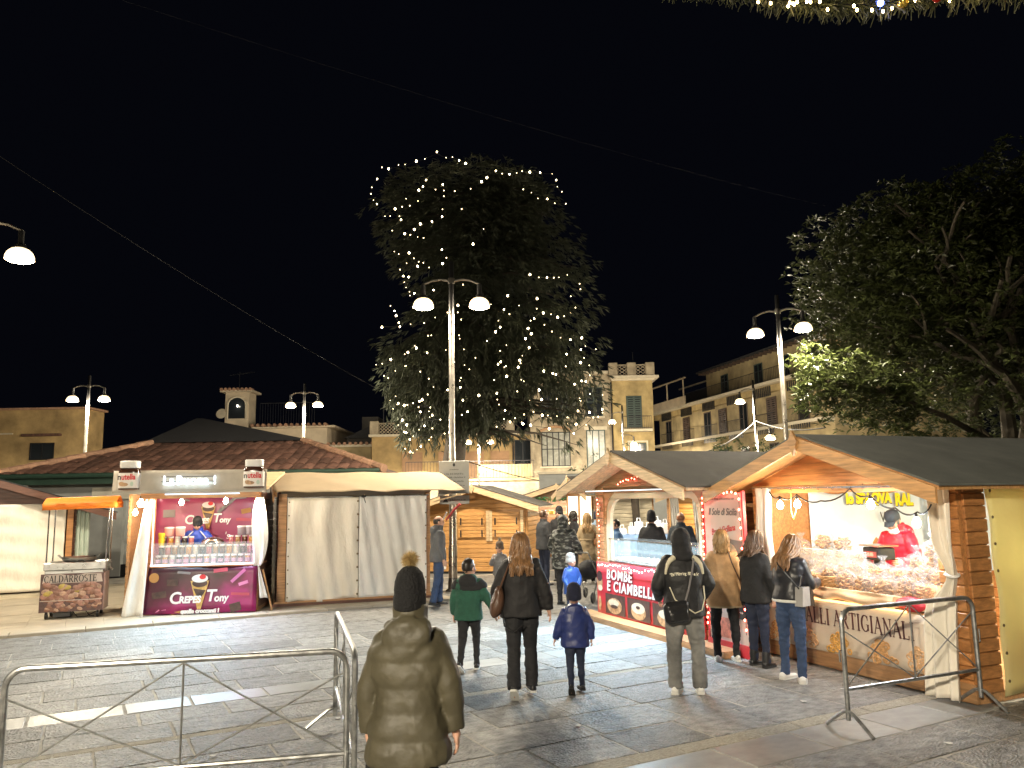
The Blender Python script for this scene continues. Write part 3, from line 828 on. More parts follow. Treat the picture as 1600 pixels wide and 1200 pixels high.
# fairy lights: each run of bulbs is a thing; points follow the front of the crown
M_bulb = glow('fairy_bulb', (1.0, .8, .48), 24, False)
M_wire = mat('black_wire', (.006, .006, .006), rough=.9, var=0, bump=0)
bm_ = G().ell((0, 0, 0), (.036, .036, .046), 8, 6).mesh('bulb'); bm_.materials.append(M_bulb)


bm2_ = bm_.copy(); bm2_.name = 'bulb'; bm2_.materials.clear(); bm2_.materials.append(glow('fairy_bulb_dim', (1.0, .78, .44), 9, False))


def fairy(px, label, jit=0, depth=None):
    pts = []
    for (cx_, cy_) in px:
        u, v = 540 + cx_ / 2.5, 220 + cy_ / 2.5
        p = at(u, v, CY - 4.6)
        for _ in range(2):
            phi_x = p.x - CX; rr = crown_r(-pi / 2 if abs(phi_x) < .1 else (0 if phi_x > 0 else pi), min(18.2, max(5, p.z)))
            t = max(0, 1 - (phi_x / (rr + .3)) ** 2); p = at(u, v, CY - .85 * 5.0 * math.sqrt(t) - .5)
        pts.append(p)
    t_ = empty('fairy_lights', tuple(pts[0])); o0 = pts[0]
    tag(t_, label, 'light string', 'fairy lights on the cedar')
    g = G(); g.tube([tuple(p - o0) for p in pts], .012, 4); obj('wire', g, M_wire, t_)
    for p in pts:
        s_ = q.choice((.42, .5, .6, .85, 1.15)); link('bulb', bm_ if s_ > .8 else bm2_, None, t_, tuple(p - o0 + Vector((q.gauss(0, .03), -.06, q.gauss(0, .03)))), None, s_)
    return t_


RUNS = [
    ([(140, 105), (165, 112), (205, 100), (235, 98), (275, 80), (310, 72), (355, 50), (395, 68), (418, 66), (445, 75), (470, 90)], 'fairy lights along the top left edge of the cedar'),
    ([(125, 148), (102, 180), (100, 208), (112, 232), (124, 253)], 'short run of fairy lights down the upper left edge of the cedar'),
    ([(487, 192), (530, 162), (552, 145), (585, 120), (612, 130), (640, 130), (665, 128), (690, 120), (720, 118), (760, 126), (808, 130), (820, 157), (825, 180), (842, 200)], 'fairy lights along the top right edge of the cedar'),
    ([(690, 192), (727, 206), (755, 222), (788, 228), (816, 244), (858, 246)], 'big bulbs sloping down below the top right corner of the cedar'),
    ([(380, 172), (385, 197), (388, 218), (424, 203), (383, 270), (377, 300), (335, 320), (292, 326), (270, 350), (252, 367), (235, 365)], 'fairy lights falling through the upper middle of the cedar'),
    ([(320, 160), (302, 185), (284, 197), (350, 190), (281, 237), (250, 252), (235, 228), (220, 262), (195, 265)], 'cluster of warm fairy lights in the upper left of the cedar'),
    ([(155, 297), (175, 293), (210, 295), (183, 352), (218, 310), (280, 380), (307, 380)], 'fairy lights across the left side of the cedar below the warm cluster'),
    ([(192, 430), (207, 440), (250, 440), (268, 460), (290, 475), (305, 480), (330, 497), (280, 495), (238, 485), (215, 505)], 'fairy lights at the waist of the cedar on its left side'),
    ([(228, 530), (245, 537), (230, 553), (238, 572), (250, 590), (250, 605), (268, 597)], 'fairy lights running down left of the big lamp shade'),
    ([(455, 268), (540, 347), (500, 405), (378, 425), (395, 460), (380, 482), (348, 583), (442, 672)], 'sparse fairy lights down the middle of the cedar above the lamp post'),
    ([(722, 525), (755, 535), (785, 540), (812, 538), (835, 537), (865, 527)], 'short level run of fairy lights in the right half of the cedar'),
    ([(920, 560), (915, 582), (878, 608), (902, 655), (885, 678), (858, 690), (825, 690), (800, 678), (770, 675), (738, 660), (735, 695), (775, 722), (805, 750), (840, 767), (880, 775), (920, 770), (940, 800), (975, 820)], 'long zigzag of fairy lights on the right edge of the cedar'),
    ([(178, 645), (190, 665), (198, 685), (205, 710), (212, 725), (145, 727)], 'fairy lights on the left shoulder of the cedar beside the lamp shade'),
    ([(260, 722), (305, 715), (352, 692), (400, 668), (445, 762)], 'fairy lights crossing behind the lamp post below its shades'),
    ([(235, 833), (245, 828), (268, 800), (278, 806), (320, 830), (325, 762), (340, 760), (390, 820)], 'fairy lights left of the lamp post at mid height of the cedar'),
    ([(120, 872), (145, 875), (178, 860), (192, 900), (150, 922), (170, 925), (235, 882), (295, 903), (325, 930), (345, 960)], 'fairy lights on the lower left boughs of the cedar'),
    ([(175, 1015), (195, 1000), (187, 1050), (205, 1030), (228, 1033), (245, 1032), (265, 1025), (285, 1018), (300, 1010), (325, 990)], 'bright swag of fairy lights low on the left of the cedar'),
    ([(220, 1090), (235, 1110), (240, 1140), (265, 1155), (290, 1130), (335, 1160), (305, 1110), (335, 1070), (290, 1055)], 'fairy lights on the lowest left bough of the cedar'),
    ([(230, 1140), (250, 1175), (235, 1200), (250, 1217), (265, 1220), (280, 1208), (298, 1192)], 'hanging loop of fairy lights at the bottom left tip of the cedar'),
    ([(640, 1100), (664, 1085), (685, 1100), (700, 1068), (722, 1110), (765, 1075), (825, 1075), (865, 1108), (890, 1140), (940, 1105), (965, 1080), (990, 1075), (1005, 1060)], 'fairy lights along the bottom right fringe of the cedar before the villa'),
]
for px, lab in RUNS: fairy(px, lab)
zones = [(540, 640, 600, 900, 'upper middle'), (640, 760, 600, 900, 'upper right of the middle'), (440, 560, 760, 1090, 'beside the lamp post on its right'), (560, 680, 860, 1120, 'in the lower middle'),
         (680, 800, 860, 1140, 'lower right of the middle, over the villa window'), (800, 920, 800, 1120, 'on the right, over the villa'), (900, 1010, 830, 1080, 'on the outer right boughs'), (200, 400, 1010, 1180, 'on the low left boughs'), (380, 470, 560, 1000, 'close along the lamp post')]
for (x0, x1, y0, y1, w) in zones:
    n = 11 if w != 'close along the lamp post' else 8; P = [(q.uniform(x0, x1), y0 + (y1 - y0) * (i + q.random()) / n) for i in range(n)]
    fairy(P, 'scattered fairy lights on the cedar ' + w)


# broadleaf trees: recursive limbs and clusters of leaf blades
def leaf_clusters(pts, n, size, q, wid=.38):
    v = []; f = []
    for p in pts:
        for k in range(n):
            a = q.uniform(0, 2 * pi); el = q.uniform(-.5, .9); d = Vector((math.cos(a) * math.cos(el), math.sin(a) * math.cos(el), math.sin(el)))
            s_ = d.cross(Vector((q.gauss(0, .4), q.gauss(0, .4), 1))).normalized(); nn = s_.cross(d)
            l = size * q.uniform(.65, 1.15); w = l * wid * .5; b0 = p + d * .03; o = len(v)
            v.extend([b0, b0 + d * l * .45 + s_ * w + nn * w * .35, b0 + d * l - nn * l * .12, b0 + d * l * .45 - s_ * w + nn * w * .35]); f.append((o, o + 1, o + 2)); f.append((o, o + 2, o + 3))
    return v, f


def mesh_leaves(name, vf, m, parent):
    me = bpy.data.meshes.new(name); me.from_pydata([tuple(x) for x in vf[0]], [], vf[1]); me.update()
    o = link(name, me, m, parent); tag(o, kind='stuff'); return o


mag = empty('magnolia_tree', (17.5, 27, 0)); tag(mag, 'big dark evergreen tree with twisting grey limbs at the right edge', 'tree')
q = random.Random(23); wood_g = G(); tips = []
CEN, RAD = Vector((1.5, 0, 7.8)), Vector((8.4, 5.2, 6.1))


def inside(p): d = Vector(((p.x - CEN.x) / RAD.x, (p.y - CEN.y) / RAD.y, (p.z - CEN.z) / RAD.z)); return d.length


def grow(p, d, L, r, lev):
    pts = [p]; n = 5; dd = d.copy()
    for i in range(n):
        dd = (dd + Vector((q.gauss(0, .22), q.gauss(0, .22), q.gauss(.02, .16)))).normalized(); pts.append(pts[-1] + dd * L / n)
    wood_g.tube([tuple(x) for x in pts], [r * (1 - .42 * i / n) for i in range(n + 1)], 8 if lev < 2 else 5, cap=False)
    if lev >= 2: tips.extend(pts[2:])
    if lev >= 4 or inside(pts[-1]) > .98: tips.append(pts[-1]); return
    for k in range(3 if lev < 3 else 2):
        a = q.uniform(0, 2 * pi); sp = q.uniform(.45, .95); ax = Vector((math.cos(a), math.sin(a), q.uniform(-.15, .55)))
        grow(pts[-1 - (k % 2)], (dd + ax * sp).normalized(), L * q.uniform(.68, .86), r * .58, lev + 1)


for (d, L, r) in (((-.75, -.1, .9), 4.0, .3), ((-.2, -.25, 1.0), 4.2, .34), ((.5, -.1, .95), 4.0, .3), ((.9, .1, .6), 3.8, .25), ((-.95, -.3, .35), 3.6, .2), ((.2, .5, 1), 4, .28), ((-.4, .3, 1.1), 4.2, .28), ((.6, -.5, .5), 3.4, .22)):
    grow(Vector((0, 0, 1.5)), Vector(d).normalized(), L, r, 0)
wood_g.tube([(0, 0, -.2), (.05, 0, .8), (0, 0, 1.7)], [.7, .55, .48], 12)
obj('trunk', wood_g, M_barkg, mag)
cl = []
for p in tips:
    for k in range(3): cl.append(p + Vector((q.gauss(0, .45), q.gauss(0, .45), q.gauss(0, .38))))
cl = [p for p in cl if inside(p) < 1.07]
while len(cl) < 15000:
    a = q.uniform(0, 2 * pi); b = math.asin(q.uniform(-.75, 1)); s_ = q.uniform(.5, .98) + .09 * math.sin(3 * a + 2 * b) + .06 * math.sin(7 * a - 3 * b)
    p = Vector((math.cos(a) * math.cos(b) * RAD.x * s_, math.sin(a) * math.cos(b) * RAD.y * s_, math.sin(b) * RAD.z * s_)) + CEN
    if math.sin(5.1 * p.x + p.z) * math.sin(4.3 * p.z + 1.7 * p.y) > .45: continue
    cl.append(p)
while len(cl) < 18500:
    a = q.uniform(0, 2 * pi); b = math.asin(q.uniform(-.9, 1)); s_ = q.uniform(.45, 1.0) + .06 * math.sin(4 * a + 3 * b)
    p = Vector((-3.6 + math.cos(a) * math.cos(b) * 4.3 * s_, -.6 + math.sin(a) * math.cos(b) * 3.4 * s_, 8.9 + math.sin(b) * 3.9 * s_))
    if math.sin(5.1 * p.x + p.z) * math.sin(4.3 * p.z + 1.7 * p.y) > .45: continue
    cl.append(p)
cl = [p for p in cl if p.z > 2.4]
mesh_leaves('crown', leaf_clusters(cl, 9, .25, q), M_leaf, mag)
# low bough reaching out to the lamp post
bt = empty('lit_bough'); bt.parent = mag; bt.location = (0, 0, 0)
g = G(); g.tube([(-2.2, -2, 3.6), (-4.5, -3.6, 4.3), (-6.8, -4.5, 5.0), (-9.0, -4.6, 5.4)], [.12, .09, .06, .03], 6); obj('bough', g, M_barkg, mag)
cl = []
for k in range(420):
    t = q.random(); p = Vector((-5.6 - 3.6 * t, -4.1 - .5 * t + q.gauss(0, .45), 4.6 + .75 * t + q.gauss(0, .5))); cl.append(p)
for k in range(90): t = q.random(); cl.append(Vector((-4.6 - 2.4 * t + q.gauss(0, .2), -3.6 + q.gauss(0, .4), 3.55 - 1.0 * t + q.gauss(0, .25))))
mesh_leaves('bough_leaves', leaf_clusters(cl, 10, .25, q), M_leaf, mag)
bpy.data.objects.remove(bt)


def shrub(name, loc, rad, label, n=260, size=.16, m=M_leafd, group='shrubs behind the stalls', cat='shrub', nl=9):
    t = empty(name, loc); tag(t, label, cat, group); cl = []
    g = G()
    for k in range(7):
        a = k * .9; g.tube([(0, 0, 0), (math.cos(a) * rad[0] * .3, math.sin(a) * rad[1] * .3, rad[2] * .6), (math.cos(a) * rad[0] * .6, math.sin(a) * rad[1] * .6, rad[2] * 1.2)], [.05, .035, .015], 5)
    obj('stem', g, M_bark, t)
    for k in range(n):
        a = q.uniform(0, 2 * pi); b = math.asin(q.uniform(-.6, 1)); s_ = q.uniform(.6, 1.0) * (1 + .14 * math.sin(4 * a + 3 * b))
        cl.append(Vector((math.cos(a) * math.cos(b) * rad[0] * s_, math.sin(a) * math.cos(b) * rad[1] * s_, rad[2] * (1 + math.sin(b) * s_))))
    mesh_leaves('foliage', leaf_clusters(cl, nl, size, q), m, t)


shrub('shrub', (8.4, 31, 0), (1.5, 1.2, 2.1), 'dark rounded shrub between the two right chalet roofs', 420)
shrub('shrub', (10.0, 31.5, 0), (1.6, 1.2, 2.1), 'dark rounded shrub left of the right lamp post', 420)
shrub('shrub', (2.8, 34, 0), (1.4, 1.1, 1.6), 'loose shrub with pale leaves behind the far chalet roofs', 300, .22)
shrub('shrub', (4.9, 36, 0), (1.7, 1.2, 1.9), 'dark shrub behind the ridge of the sicilian sweets chalet', 380)
for i, (x, y, rz_) in enumerate(((14.2, 24, 1.9), (17.2, 23.6, 1.75), (20.2, 24.5, 2.0))):
    shrub('hedge_bush', (x, y, 0), (2.0, 1.4, rz_), ['dark glossy bush under the big tree, nearest its lit bough', 'dark glossy bush below the trunk of the big tree', 'dark glossy bush at the right edge under the big tree'][i], 620, .24, M_leaf, 'bushes under the big tree')
# pale garden wall under the magnolia
gw = empty('garden_wall', (9.5, 28.5, 0), R(4)); tag(gw, 'pale garden wall showing between the taralli chalet roof and the big tree', 'wall')
slab_wall(gw, 0, 0, 5, 3.55, M_white, 0, .3); g = G(); g.box(-.1, -.07, 3.55, 5.1, .37, 3.68); obj('coping', g, M_trim, gw, smooth=False)

# garland over the top of the picture, close to the camera
M_tinsel = mat('garland_green', (.035, .04, .016), rough=.55, var=.4, vs=5, bump=0, transl=.1)
gar = empty('garland', (1.1, 5.0, 5.5)); tag(gar, 'fir garland with baubles and lights strung across the top right of the picture', 'garland')
gp = [Vector((.05 + 2.9 * t, .1 * math.sin(5 * t), .11 - .02 * t - .16 * math.sin(pi * min(1, t * .95)) * t + .03 * math.sin(11 * t))) for t in [i / 40 for i in range(41)]]
g = G(); g.tube([tuple(p) for p in gp], .02, 6); obj('rope', g, M_wire, gar)
V_ = []; F_ = []; q = random.Random(3)
for p in gp:
    for k in range(70):
        a = q.uniform(0, 2 * pi); d = Vector((q.gauss(0, .5), math.cos(a), math.sin(a))).normalized(); l = q.uniform(.06, .17) * (.7 + .5 * (p.x / 3)); s_ = d.cross(Vector((q.random(), q.random(), q.random()))).normalized() * .006
        b0 = p + Vector((q.uniform(-.04, .04), 0, 0)); o = len(V_); V_.extend([b0 - s_, b0 + s_, b0 + d * l + s_ * .5, b0 + d * l - s_ * .5]); F_.append((o, o + 1, o + 2, o + 3))
me = bpy.data.meshes.new('needles'); me.from_pydata([tuple(v) for v in V_], [], F_); tag(link('needles', me, M_tinsel, gar), kind='stuff')
sb = G().ell((0, 0, 0), (.009, .009, .013), 8, 6).mesh('bulb'); sb.materials.append(glow('garland_bulb', (1, .72, .3), 25, False))
for k in range(60):
    p = gp[int(q.uniform(4, 40))]; link('bulb', sb, None, gar, tuple(p + Vector((q.gauss(0, .03), -.07 + q.gauss(0, .03), q.uniform(-.1, .03)))))
for (i, c, mm) in ((39, 'red', (.5, .02, .01)), (31, 'red', (.45, .03, .02)), (29, 'gold', (.6, .42, .08)), (36, 'gold', (.55, .4, .1)), (25, 'red', (.5, .02, .02)), (22, 'gold', (.6, .4, .1))):
    g = G(); p = gp[i] + Vector((0, -.08, -.07)); g.ell(p, (.036, .036, .036), 14, 10); obj('bauble', g, mat('bauble_' + c, mm, rough=.12, metal=.8, var=0, bump=0), gar)
sb2 = G().ell((0, 0, 0), (.022, .022, .022), 8, 6).mesh('blue_bulb'); sb2.materials.append(glow('garland_blue', (.12, .2, 1), 40, False))
link('bulb', sb2, None, gar, tuple(gp[20] + Vector((0, -.08, -.05))))
point('garland_glow', (1.9, -.25, -.05), 1.6, (1, .68, .3), gar, .2)

# overhead cables
def cable(pts, r, label, m=M_wire):
    p0 = Vector(pts[0]); g = G(); n = 14; P = []
    for a, b in zip(pts[:-1], pts[1:]):
        for i in range(n): t = i / n; P.append(Vector(a).lerp(Vector(b), t) - Vector((0, 0, .25 * 4 * t * (1 - t))) - p0)
    P.append(Vector(pts[-1]) - p0); g.tube([tuple(x) for x in P], r, 5); o = obj('cable', g, m, None, tuple(p0)); tag(o, label, 'cable', 'cables over the square')


M_cab = mat('grey_cable', (.014, .014, .014), rough=.8, var=0, bump=0)
cable([at(-120, 165, 22), at(590, 608, 40)], .01, 'thin cable slanting down from the left to the cedar', M_cab)
cable([at(190, 0, 16), at(1290, 322, 30)], .0025, 'faint thin cable crossing the dark sky to the right tree', M_cab)
cable([at(1095, 708, 40), at(1181, 658, 39.4), at(1290, 668, 36)], .03, 'pale cable tied to the lower bracket of the lamp before the apartment house', M_cab)
cable([at(690, 705, 47), at(880, 757, 42)], .025, 'pale cable from the far lamp to the shrubs below the villa', M_cab)

# ------------------------------------------------------------------ chalets: shared pieces
M_wt = wood('varnished_pine', (.42, .19, .065))
M_wy = wood('yellow_pine', (.5, .26, .085))
M_ws = wood('brown_pine', (.4, .22, .1))
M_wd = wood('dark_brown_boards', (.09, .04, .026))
M_wp = wood('pale_pine', (.58, .42, .24))
M_wb = wood('grey_beige_boards', (.42, .37, .27))
M_felt = mat('roof_felt', (.12, .13, .115), rough=.85, var=.25, vs=2, bump=.4, bs=120)
M_feltd = mat('brown_roof_felt', (.09, .082, .072), rough=.85, var=.3, vs=2, bump=.4, bs=120)
M_pvc = mat('white_pvc_tarp', (.86, .85, .82), rough=.26, var=.07, vs=1.2, bump=.55, bs=3.2, stretch=(2.2, 2.2, .8), bd=.06, transl=.15)
M_pvcc = mat('cream_pvc_tarp', (.83, .78, .68), rough=.36, var=.1, vs=1.5, bump=.55, bs=3, stretch=(2, 2, .8), bd=.06, transl=.12)
M_pvcy = mat('yellow_lit_tarp', (.74, .68, .36), rough=.35, var=.1, vs=1.5, bump=.4, bs=3, bd=.05, transl=.45)
M_canvas = mat('beige_canvas', (.24, .18, .11), rough=.85, var=.14, vs=1.6, bump=.2, bs=9)
M_sheet = mat('pale_blue_sheet', (.62, .74, .82), rough=.7, var=.08, vs=2, bump=.2, bs=5)
M_chrome = mat('bright_steel', (.6, .6, .6), rough=.2, metal=1, var=.1, bump=0)
M_galv = mat('galvanised_steel', (.36, .365, .36), rough=.38, metal=.8, var=.4, vs=14, bump=.12, bs=50, bd=.004)
M_blk = paint('black_plastic', (.012, .012, .013), .4)
M_wht = paint('white_plastic', (.75, .75, .74), .4)
M_eye = mat('brass_eyelet', (.25, .2, .12), rough=.35, metal=.9, var=0, bump=0)
M_glass = mat('clear_acrylic', (.85, .93, .95), rough=.05, var=0, bump=0, clear=.86)
M_bulbw = glow('lit_bulb_warm', (1, .83, .55), 90)
M_bulbc = glow('lit_bulb_cool', (.9, .96, 1), 90)
M_led = glow('led_strip_white', (.9, .97, 1.0), 14)
PLK = {}


def plank_mesh(h, m):
    k = (round(h, 3), m.name)
    if k not in PLK:
        me = G().cbox(-.5, -.014, -h / 2 + .004, .5, .014, h / 2 - .004, .01).mesh('plank'); me.materials.append(m); PLK[k] = me
    return PLK[k]


def boards(parent, x0, x1, z0, z1, y, m, h=.135, axis='x', name='plank'):
    """separate horizontal boards on a wall y = const (axis x) or x = const (axis y)"""
    n = max(1, int(round((z1 - z0) / h))); hh = (z1 - z0) / n; me = plank_mesh(hh, m)
    for i in range(n):
        c = (x0 + x1) / 2; z = z0 + (i + .5) * hh; e = rnd.uniform(-.0025, .0025)
        link(name, me, None, parent, (c, y + e, z) if axis == 'x' else (y + e, c, z), (0, R(rnd.uniform(-.1, .1)) if axis == 'x' else 0, 0 if axis == 'x' else pi / 2), (abs(x1 - x0), 1, 1))


def wall(parent, name, x0, x1, z0, z1, y, m, th=.04, axis='x', h=.135, out=-1):
    g = G()
    if axis == 'x': g.box(x0, y, z0, x1, y + th, z1)
    else: g.box(y, x0, z0, y + th, x1, z1)
    w = obj(name, g, m, parent, smooth=False)
    boards(w, x0, x1, z0, z1, y - .012 if out < 0 else y + th + .012, m, h, axis)
    return w


def chalet(label, loc, rz, W_, D, he, hr, ov, os_, mw, mf, group='wooden market chalets', side=(1, 1), back=True, mgable=None, felt=True, name='market_chalet', floor=True, pale=None):
    t = empty(name, loc, rz); tag(t, label, 'market stall', group); pale = pale or M_wp
    if floor: g = G(); g.box(.02, .02, 0, W_ - .02, D - .02, .1); obj('floor', g, M_ws, t, smooth=False)
    sl_ = (hr - he) / (W_ / 2); zz = lambda x: hr - sl_ * abs(x - W_ / 2)
    for s in (-1, 1):
        xe = W_ / 2 + s * (W_ / 2 + os_); xm = W_ / 2; g = G()
        g.prism([(xm, -ov, hr), (xe, -ov, zz(xe)), (xe, -ov, zz(xe) + .045), (xm, -ov, hr + .045)], (0, D + ov + .25, 0)); r_ = obj('roof', g, pale, t, smooth=False)
        g = G(); e = s * .03; g.prism([(xm, -ov - .03, hr + .048), (xe + e, -ov - .03, zz(xe + e) + .048), (xe + e, -ov - .03, zz(xe + e) + .07), (xm, -ov - .03, hr + .07)], (0, D + ov + .3, 0)); obj('roof_felt', g, mf, r_, smooth=False)
        g = G(); g.prism([(xm, 0, hr - .12), (xe, 0, zz(xe) - .13), (xe, 0, zz(xe) + .03), (xm, 0, hr + .04)], (0, .028, 0)); obj('barge_board', g, pale, t, (0, -ov - .06, 0), smooth=False)
    g = G(); d = [(0, .13), (.075, 0), (0, -.17), (-.075, 0)]; g.flat([(W_ / 2 + a, hr - .02 + b) for a, b in d], -ov - .062, .03); obj('finial', g, pale, t, smooth=False)
    # gable boards
    n = max(2, int(round((hr - he) / .13))); hh = (hr - he) / n
    g = G(); g.prism([(0, .0, he), (W_, .0, he), (W_ / 2, 0, hr)], (0, .03, 0)); gb_ = obj('gable', g, mgable or mw, t, smooth=False)
    for i in range(n):
        za, zb = he + i * hh + .003, he + (i + 1) * hh - .003; wa = (hr - za) / sl_; wb = max(.02, (hr - zb) / sl_); g = G()
        g.prism([(-wa, 0, za), (wa, 0, za), (wb, 0, zb), (-wb, 0, zb)], (0, -.024, 0)); obj('plank', g, mgable or mw, gb_, (W_ / 2, rnd.uniform(-.003, 0), 0), smooth=False)
    for s in (0, 1):
        if side[s]: wall(t, 'side_wall', .05, D, .1, he, 0 if s == 0 else W_ - .04, mw, axis='y', out=-1 if s == 0 else 1)
    if back: wall(t, 'back_wall', .05, W_ - .05, .1, he, D - .05, mw, out=-1)
    g = G()
    for y in (.0, D - .1): g = G(); g.box(.0, y, he - .1, W_, y + .09, he - .002); obj('tie_beam', g, mw, t, smooth=False)
    return t


def small_print(parent, cx, cz, w, h, y, m):
    """a line of print too small to read: little uneven strokes"""
    q_ = random.Random(int(cx * 1000 + cz * 777)); g_ = G(); x = cx - w / 2
    while x < cx + w / 2:
        d = q_.uniform(.25, .6) * h; z0_ = cz - h / 2; top_ = h * q_.uniform(.65, 1)
        g_.flat([(x, z0_), (x + d * .4, z0_), (x + d * .4, z0_ + top_), (x, z0_ + top_)], y); g_.flat([(x + d * .45, z0_ + top_ * .4), (x + d, z0_ + top_ * .4), (x + d, z0_ + top_ * .62), (x + d * .45, z0_ + top_ * .62)], y); x += d + h * q_.choice((.15, .15, .15, .5))
    return tag(obj('small_print', g_, m, parent, smooth=False), kind='stuff')


def curtain(parent, name, fn, nu, nv, m, th=(0, .006, 0)):
    g = G(); g.sheet(fn, nu, nv, th); return obj(name, g, m, parent, angle=2.5)


def led_run(parent_loc, rz, pts, label, col, r=.011, es=30, n=None, group='strings of little red lights', wire=M_wire):
    t = empty('light_string', parent_loc, rz); tag(t, label, 'light string', group); P = [Vector(p) for p in pts]
    g = G(); g.tube([tuple(p) for p in P], .004, 4); obj('wire', g, wire, t); L = [0]
    for a, b in zip(P[:-1], P[1:]): L.append(L[-1] + (b - a).length)
    n = n or int(L[-1] / .11); me = G().ell((0, 0, 0), (r, r, r * 1.3), 6, 5).mesh('bulb'); me.materials.append(glow('led_' + col[0], col[1], es, False))
    for i in range(n):
        d = L[-1] * (i + .5) / n; k = max(j for j in range(len(L) - 1) if L[j] <= d); u = (d - L[k]) / max(1e-6, L[k + 1] - L[k]); p = P[k].lerp(P[k + 1], u)
        link('bulb', me, None, t, tuple(p + Vector((rnd.gauss(0, .008), -.012, rnd.gauss(0, .012)))))
    return t


def bulb_thing(loc, label, m, power, col, group, r=.042, parent_rz=0):
    t = empty('light_bulb', loc, parent_rz); tag(t, label, 'light bulb', group)
    g = G(); g.lathe([(.004, -r * 1.25), (r * .6, -r * 1.08), (r, -r * .35), (r * .92, r * .3), (r * .45, r * 1.1), (r * .35, r * 1.4)], 12); obj('glass', g, m, t)
    g = G(); g.lathe([(r * .42, r * 1.38), (r * .42, r * 2.2), (r * .15, r * 2.4)], 10); obj('socket', g, M_blk, t)
    point('bulb_light', (0, 0, -r * 1.6 - .05), power, col, t, r)
    return t


# ------------------------------------------------------------------ taralli chalet (right)
TL_, TR_ = (3.32, 10.91, 0), R(-67.2)
TM = Matrix.Translation(TL_) @ Matrix.Rotation(TR_, 4, 'Z')


def tw(x, y, z): return tuple(TM @ Vector((x, y, z)))


tar = chalet('big orange pine chalet at right selling bagged taralli, white banner along its counter', TL_, TR_, 3.1, 3.2, 2.2, 2.72, .6, .28, M_wt, M_felt, side=(1, 0), pale=wood('orange_fascia', (.55, .3, .12)))
wall(tar, 'front_pillar', 2.82, 3.1, .1, 2.2, .0, M_wt)
wall(tar, 'front_pillar', 0, .22, .1, 2.2, .0, M_wt)
wall(tar, 'side_pillar', .05, .36, .1, 2.2, 3.06, M_wt, axis='y', out=1)
g = G(); g.box(.0, -.03, .02, 3.12, .02, .2); obj('plinth', g, M_ws, tar, smooth=False)
# counter with banner
g = G(); g.box(.23, -.01, .2, 2.81, .03, .8); g.box(.2, -.04, .78, 2.82, .75, .815); obj('counter', g, M_ws, tar, smooth=False)
M_ban = mat('cream_banner', (.66, .56, .45), rough=.45, var=.08, vs=1.5, bump=.08, bs=6)
ban = curtain(tar, 'banner', lambda u, v: (.1 + 2.66 * u, -.05 - .012 * math.sin(9 * u + 3 * v) - .01 * v, .2 + .6 * v), 30, 6, M_ban)
g = G(); serif(g, 'TARALLI', .58, .53, .185, -.088, .795); serif(g, 'ARTIGIANALI', 1.38, .53, .185, -.088, .795)
o = obj('banner_lettering', g, paint('maroon_print', (.09, .03, .028)), ban, smooth=False); tag(o, kind='stuff')
PR = [mat('print_taralli_a', (.55, .3, .12), rough=.6, var=.4, vs=30, bump=0), mat('print_taralli_b', (.62, .38, .2), rough=.6, var=.4, vs=30, bump=0), mat('print_taralli_c', (.6, .32, .08), rough=.6, var=.4, vs=30, bump=0)]
q = random.Random(4)
for k, xc in enumerate((.42, .92, 1.45, 2.05, 2.55)):
    g = G(); n = 26
    for i in range(n):
        z = .245 + .21 * (i / n) ** 1.15; wd = .21 * (1 - ((z - .245) / .24) ** 1.3); x = xc + q.uniform(-wd, wd); a = q.uniform(0, 2 * pi); rr = q.uniform(.026, .038); e = q.uniform(.6, 1)
        yy = -.083 - .0006 * (n - i)
        g.tube([(x + rr * math.cos(t + a), yy + .0015 * math.sin(t), z + rr * e * math.sin(t + a)) for t in np.linspace(0, 2 * pi, 11)[:-1]], .0115, 5, closed=True, side=(0, 1, 0), flat=.25)
    tag(obj('printed_taralli', g, PR[k % 3], ban), kind='stuff')
# crumpled orange cloth over the counter edge
M_cloth = mat('orange_cream_cloth', (.72, .5, .31), rough=.8, var=.2, vs=4, bump=.2, bs=8)
curtain(tar, 'counter_cloth', lambda u, v: (.25 + 2.0 * u, -.06 - .03 * math.sin(pi * min(1, v * 1.3)) - .012 * math.sin(17 * u + 5 * v) - .008 * math.sin(41 * u), .83 + .14 * v + .012 * math.sin(23 * u) * (1 - v)), 60, 8, M_cloth, (0, .01, 0))
g = G(); g.box(.24, .0, .83, 2.8, .34, .95); g.box(.24, .341, .83, 2.8, .58, 1.07); g.box(.24, .581, .83, 2.8, .8, 1.17); obj('display_steps', g, M_cloth, tar, smooth=False)
g = G(); g.box(.23, -.075, .8, 2.4, -.045, .824); obj('gold_trim', g, glow('warm_led_strip', (1, .62, .25), 2.2), tar, smooth=False)  # trim along the counter edge, glows by its own emission
g = G(); g.tube([(.1, -.1, 2.18), (2.9, -.1, 2.16)], .022, 8); obj('curtain_rail', g, M_chrome, tar)
for i in range(12): g = G(); g.tube([(.15 + i * .23 + .02 * math.cos(t), -.1 + .0 * t, 2.165 + .03 * math.sin(t)) for t in np.linspace(0, 2 * pi, 9)[:-1]], .004, 4, closed=True); obj('curtain_ring', g, M_chrome, tar)


def tied(u, v, x0=2.8, x1=3.06, y=-.08):
    z = .03 + 2.12 * v; k = math.exp(-((z - 1.25) / .22) ** 2); w = (x1 - x0) * (1 - .62 * k) * (1.05 - .1 * v); c = (x0 + x1) / 2 + .1 * k - .03 * (z < 1.25) * (1 - k)
    lean = -.22 * max(0, 1.0 - z) * .6
    return (c + lean * .55 + (u - .5) * w * (1.45 if z < 1.0 else 1.0), y - .035 * math.sin(u * 19 + 2 * z) * (1 - .4 * k) - .03 * math.sin(u * 7) - .1 * (1 - v) * .6, z)


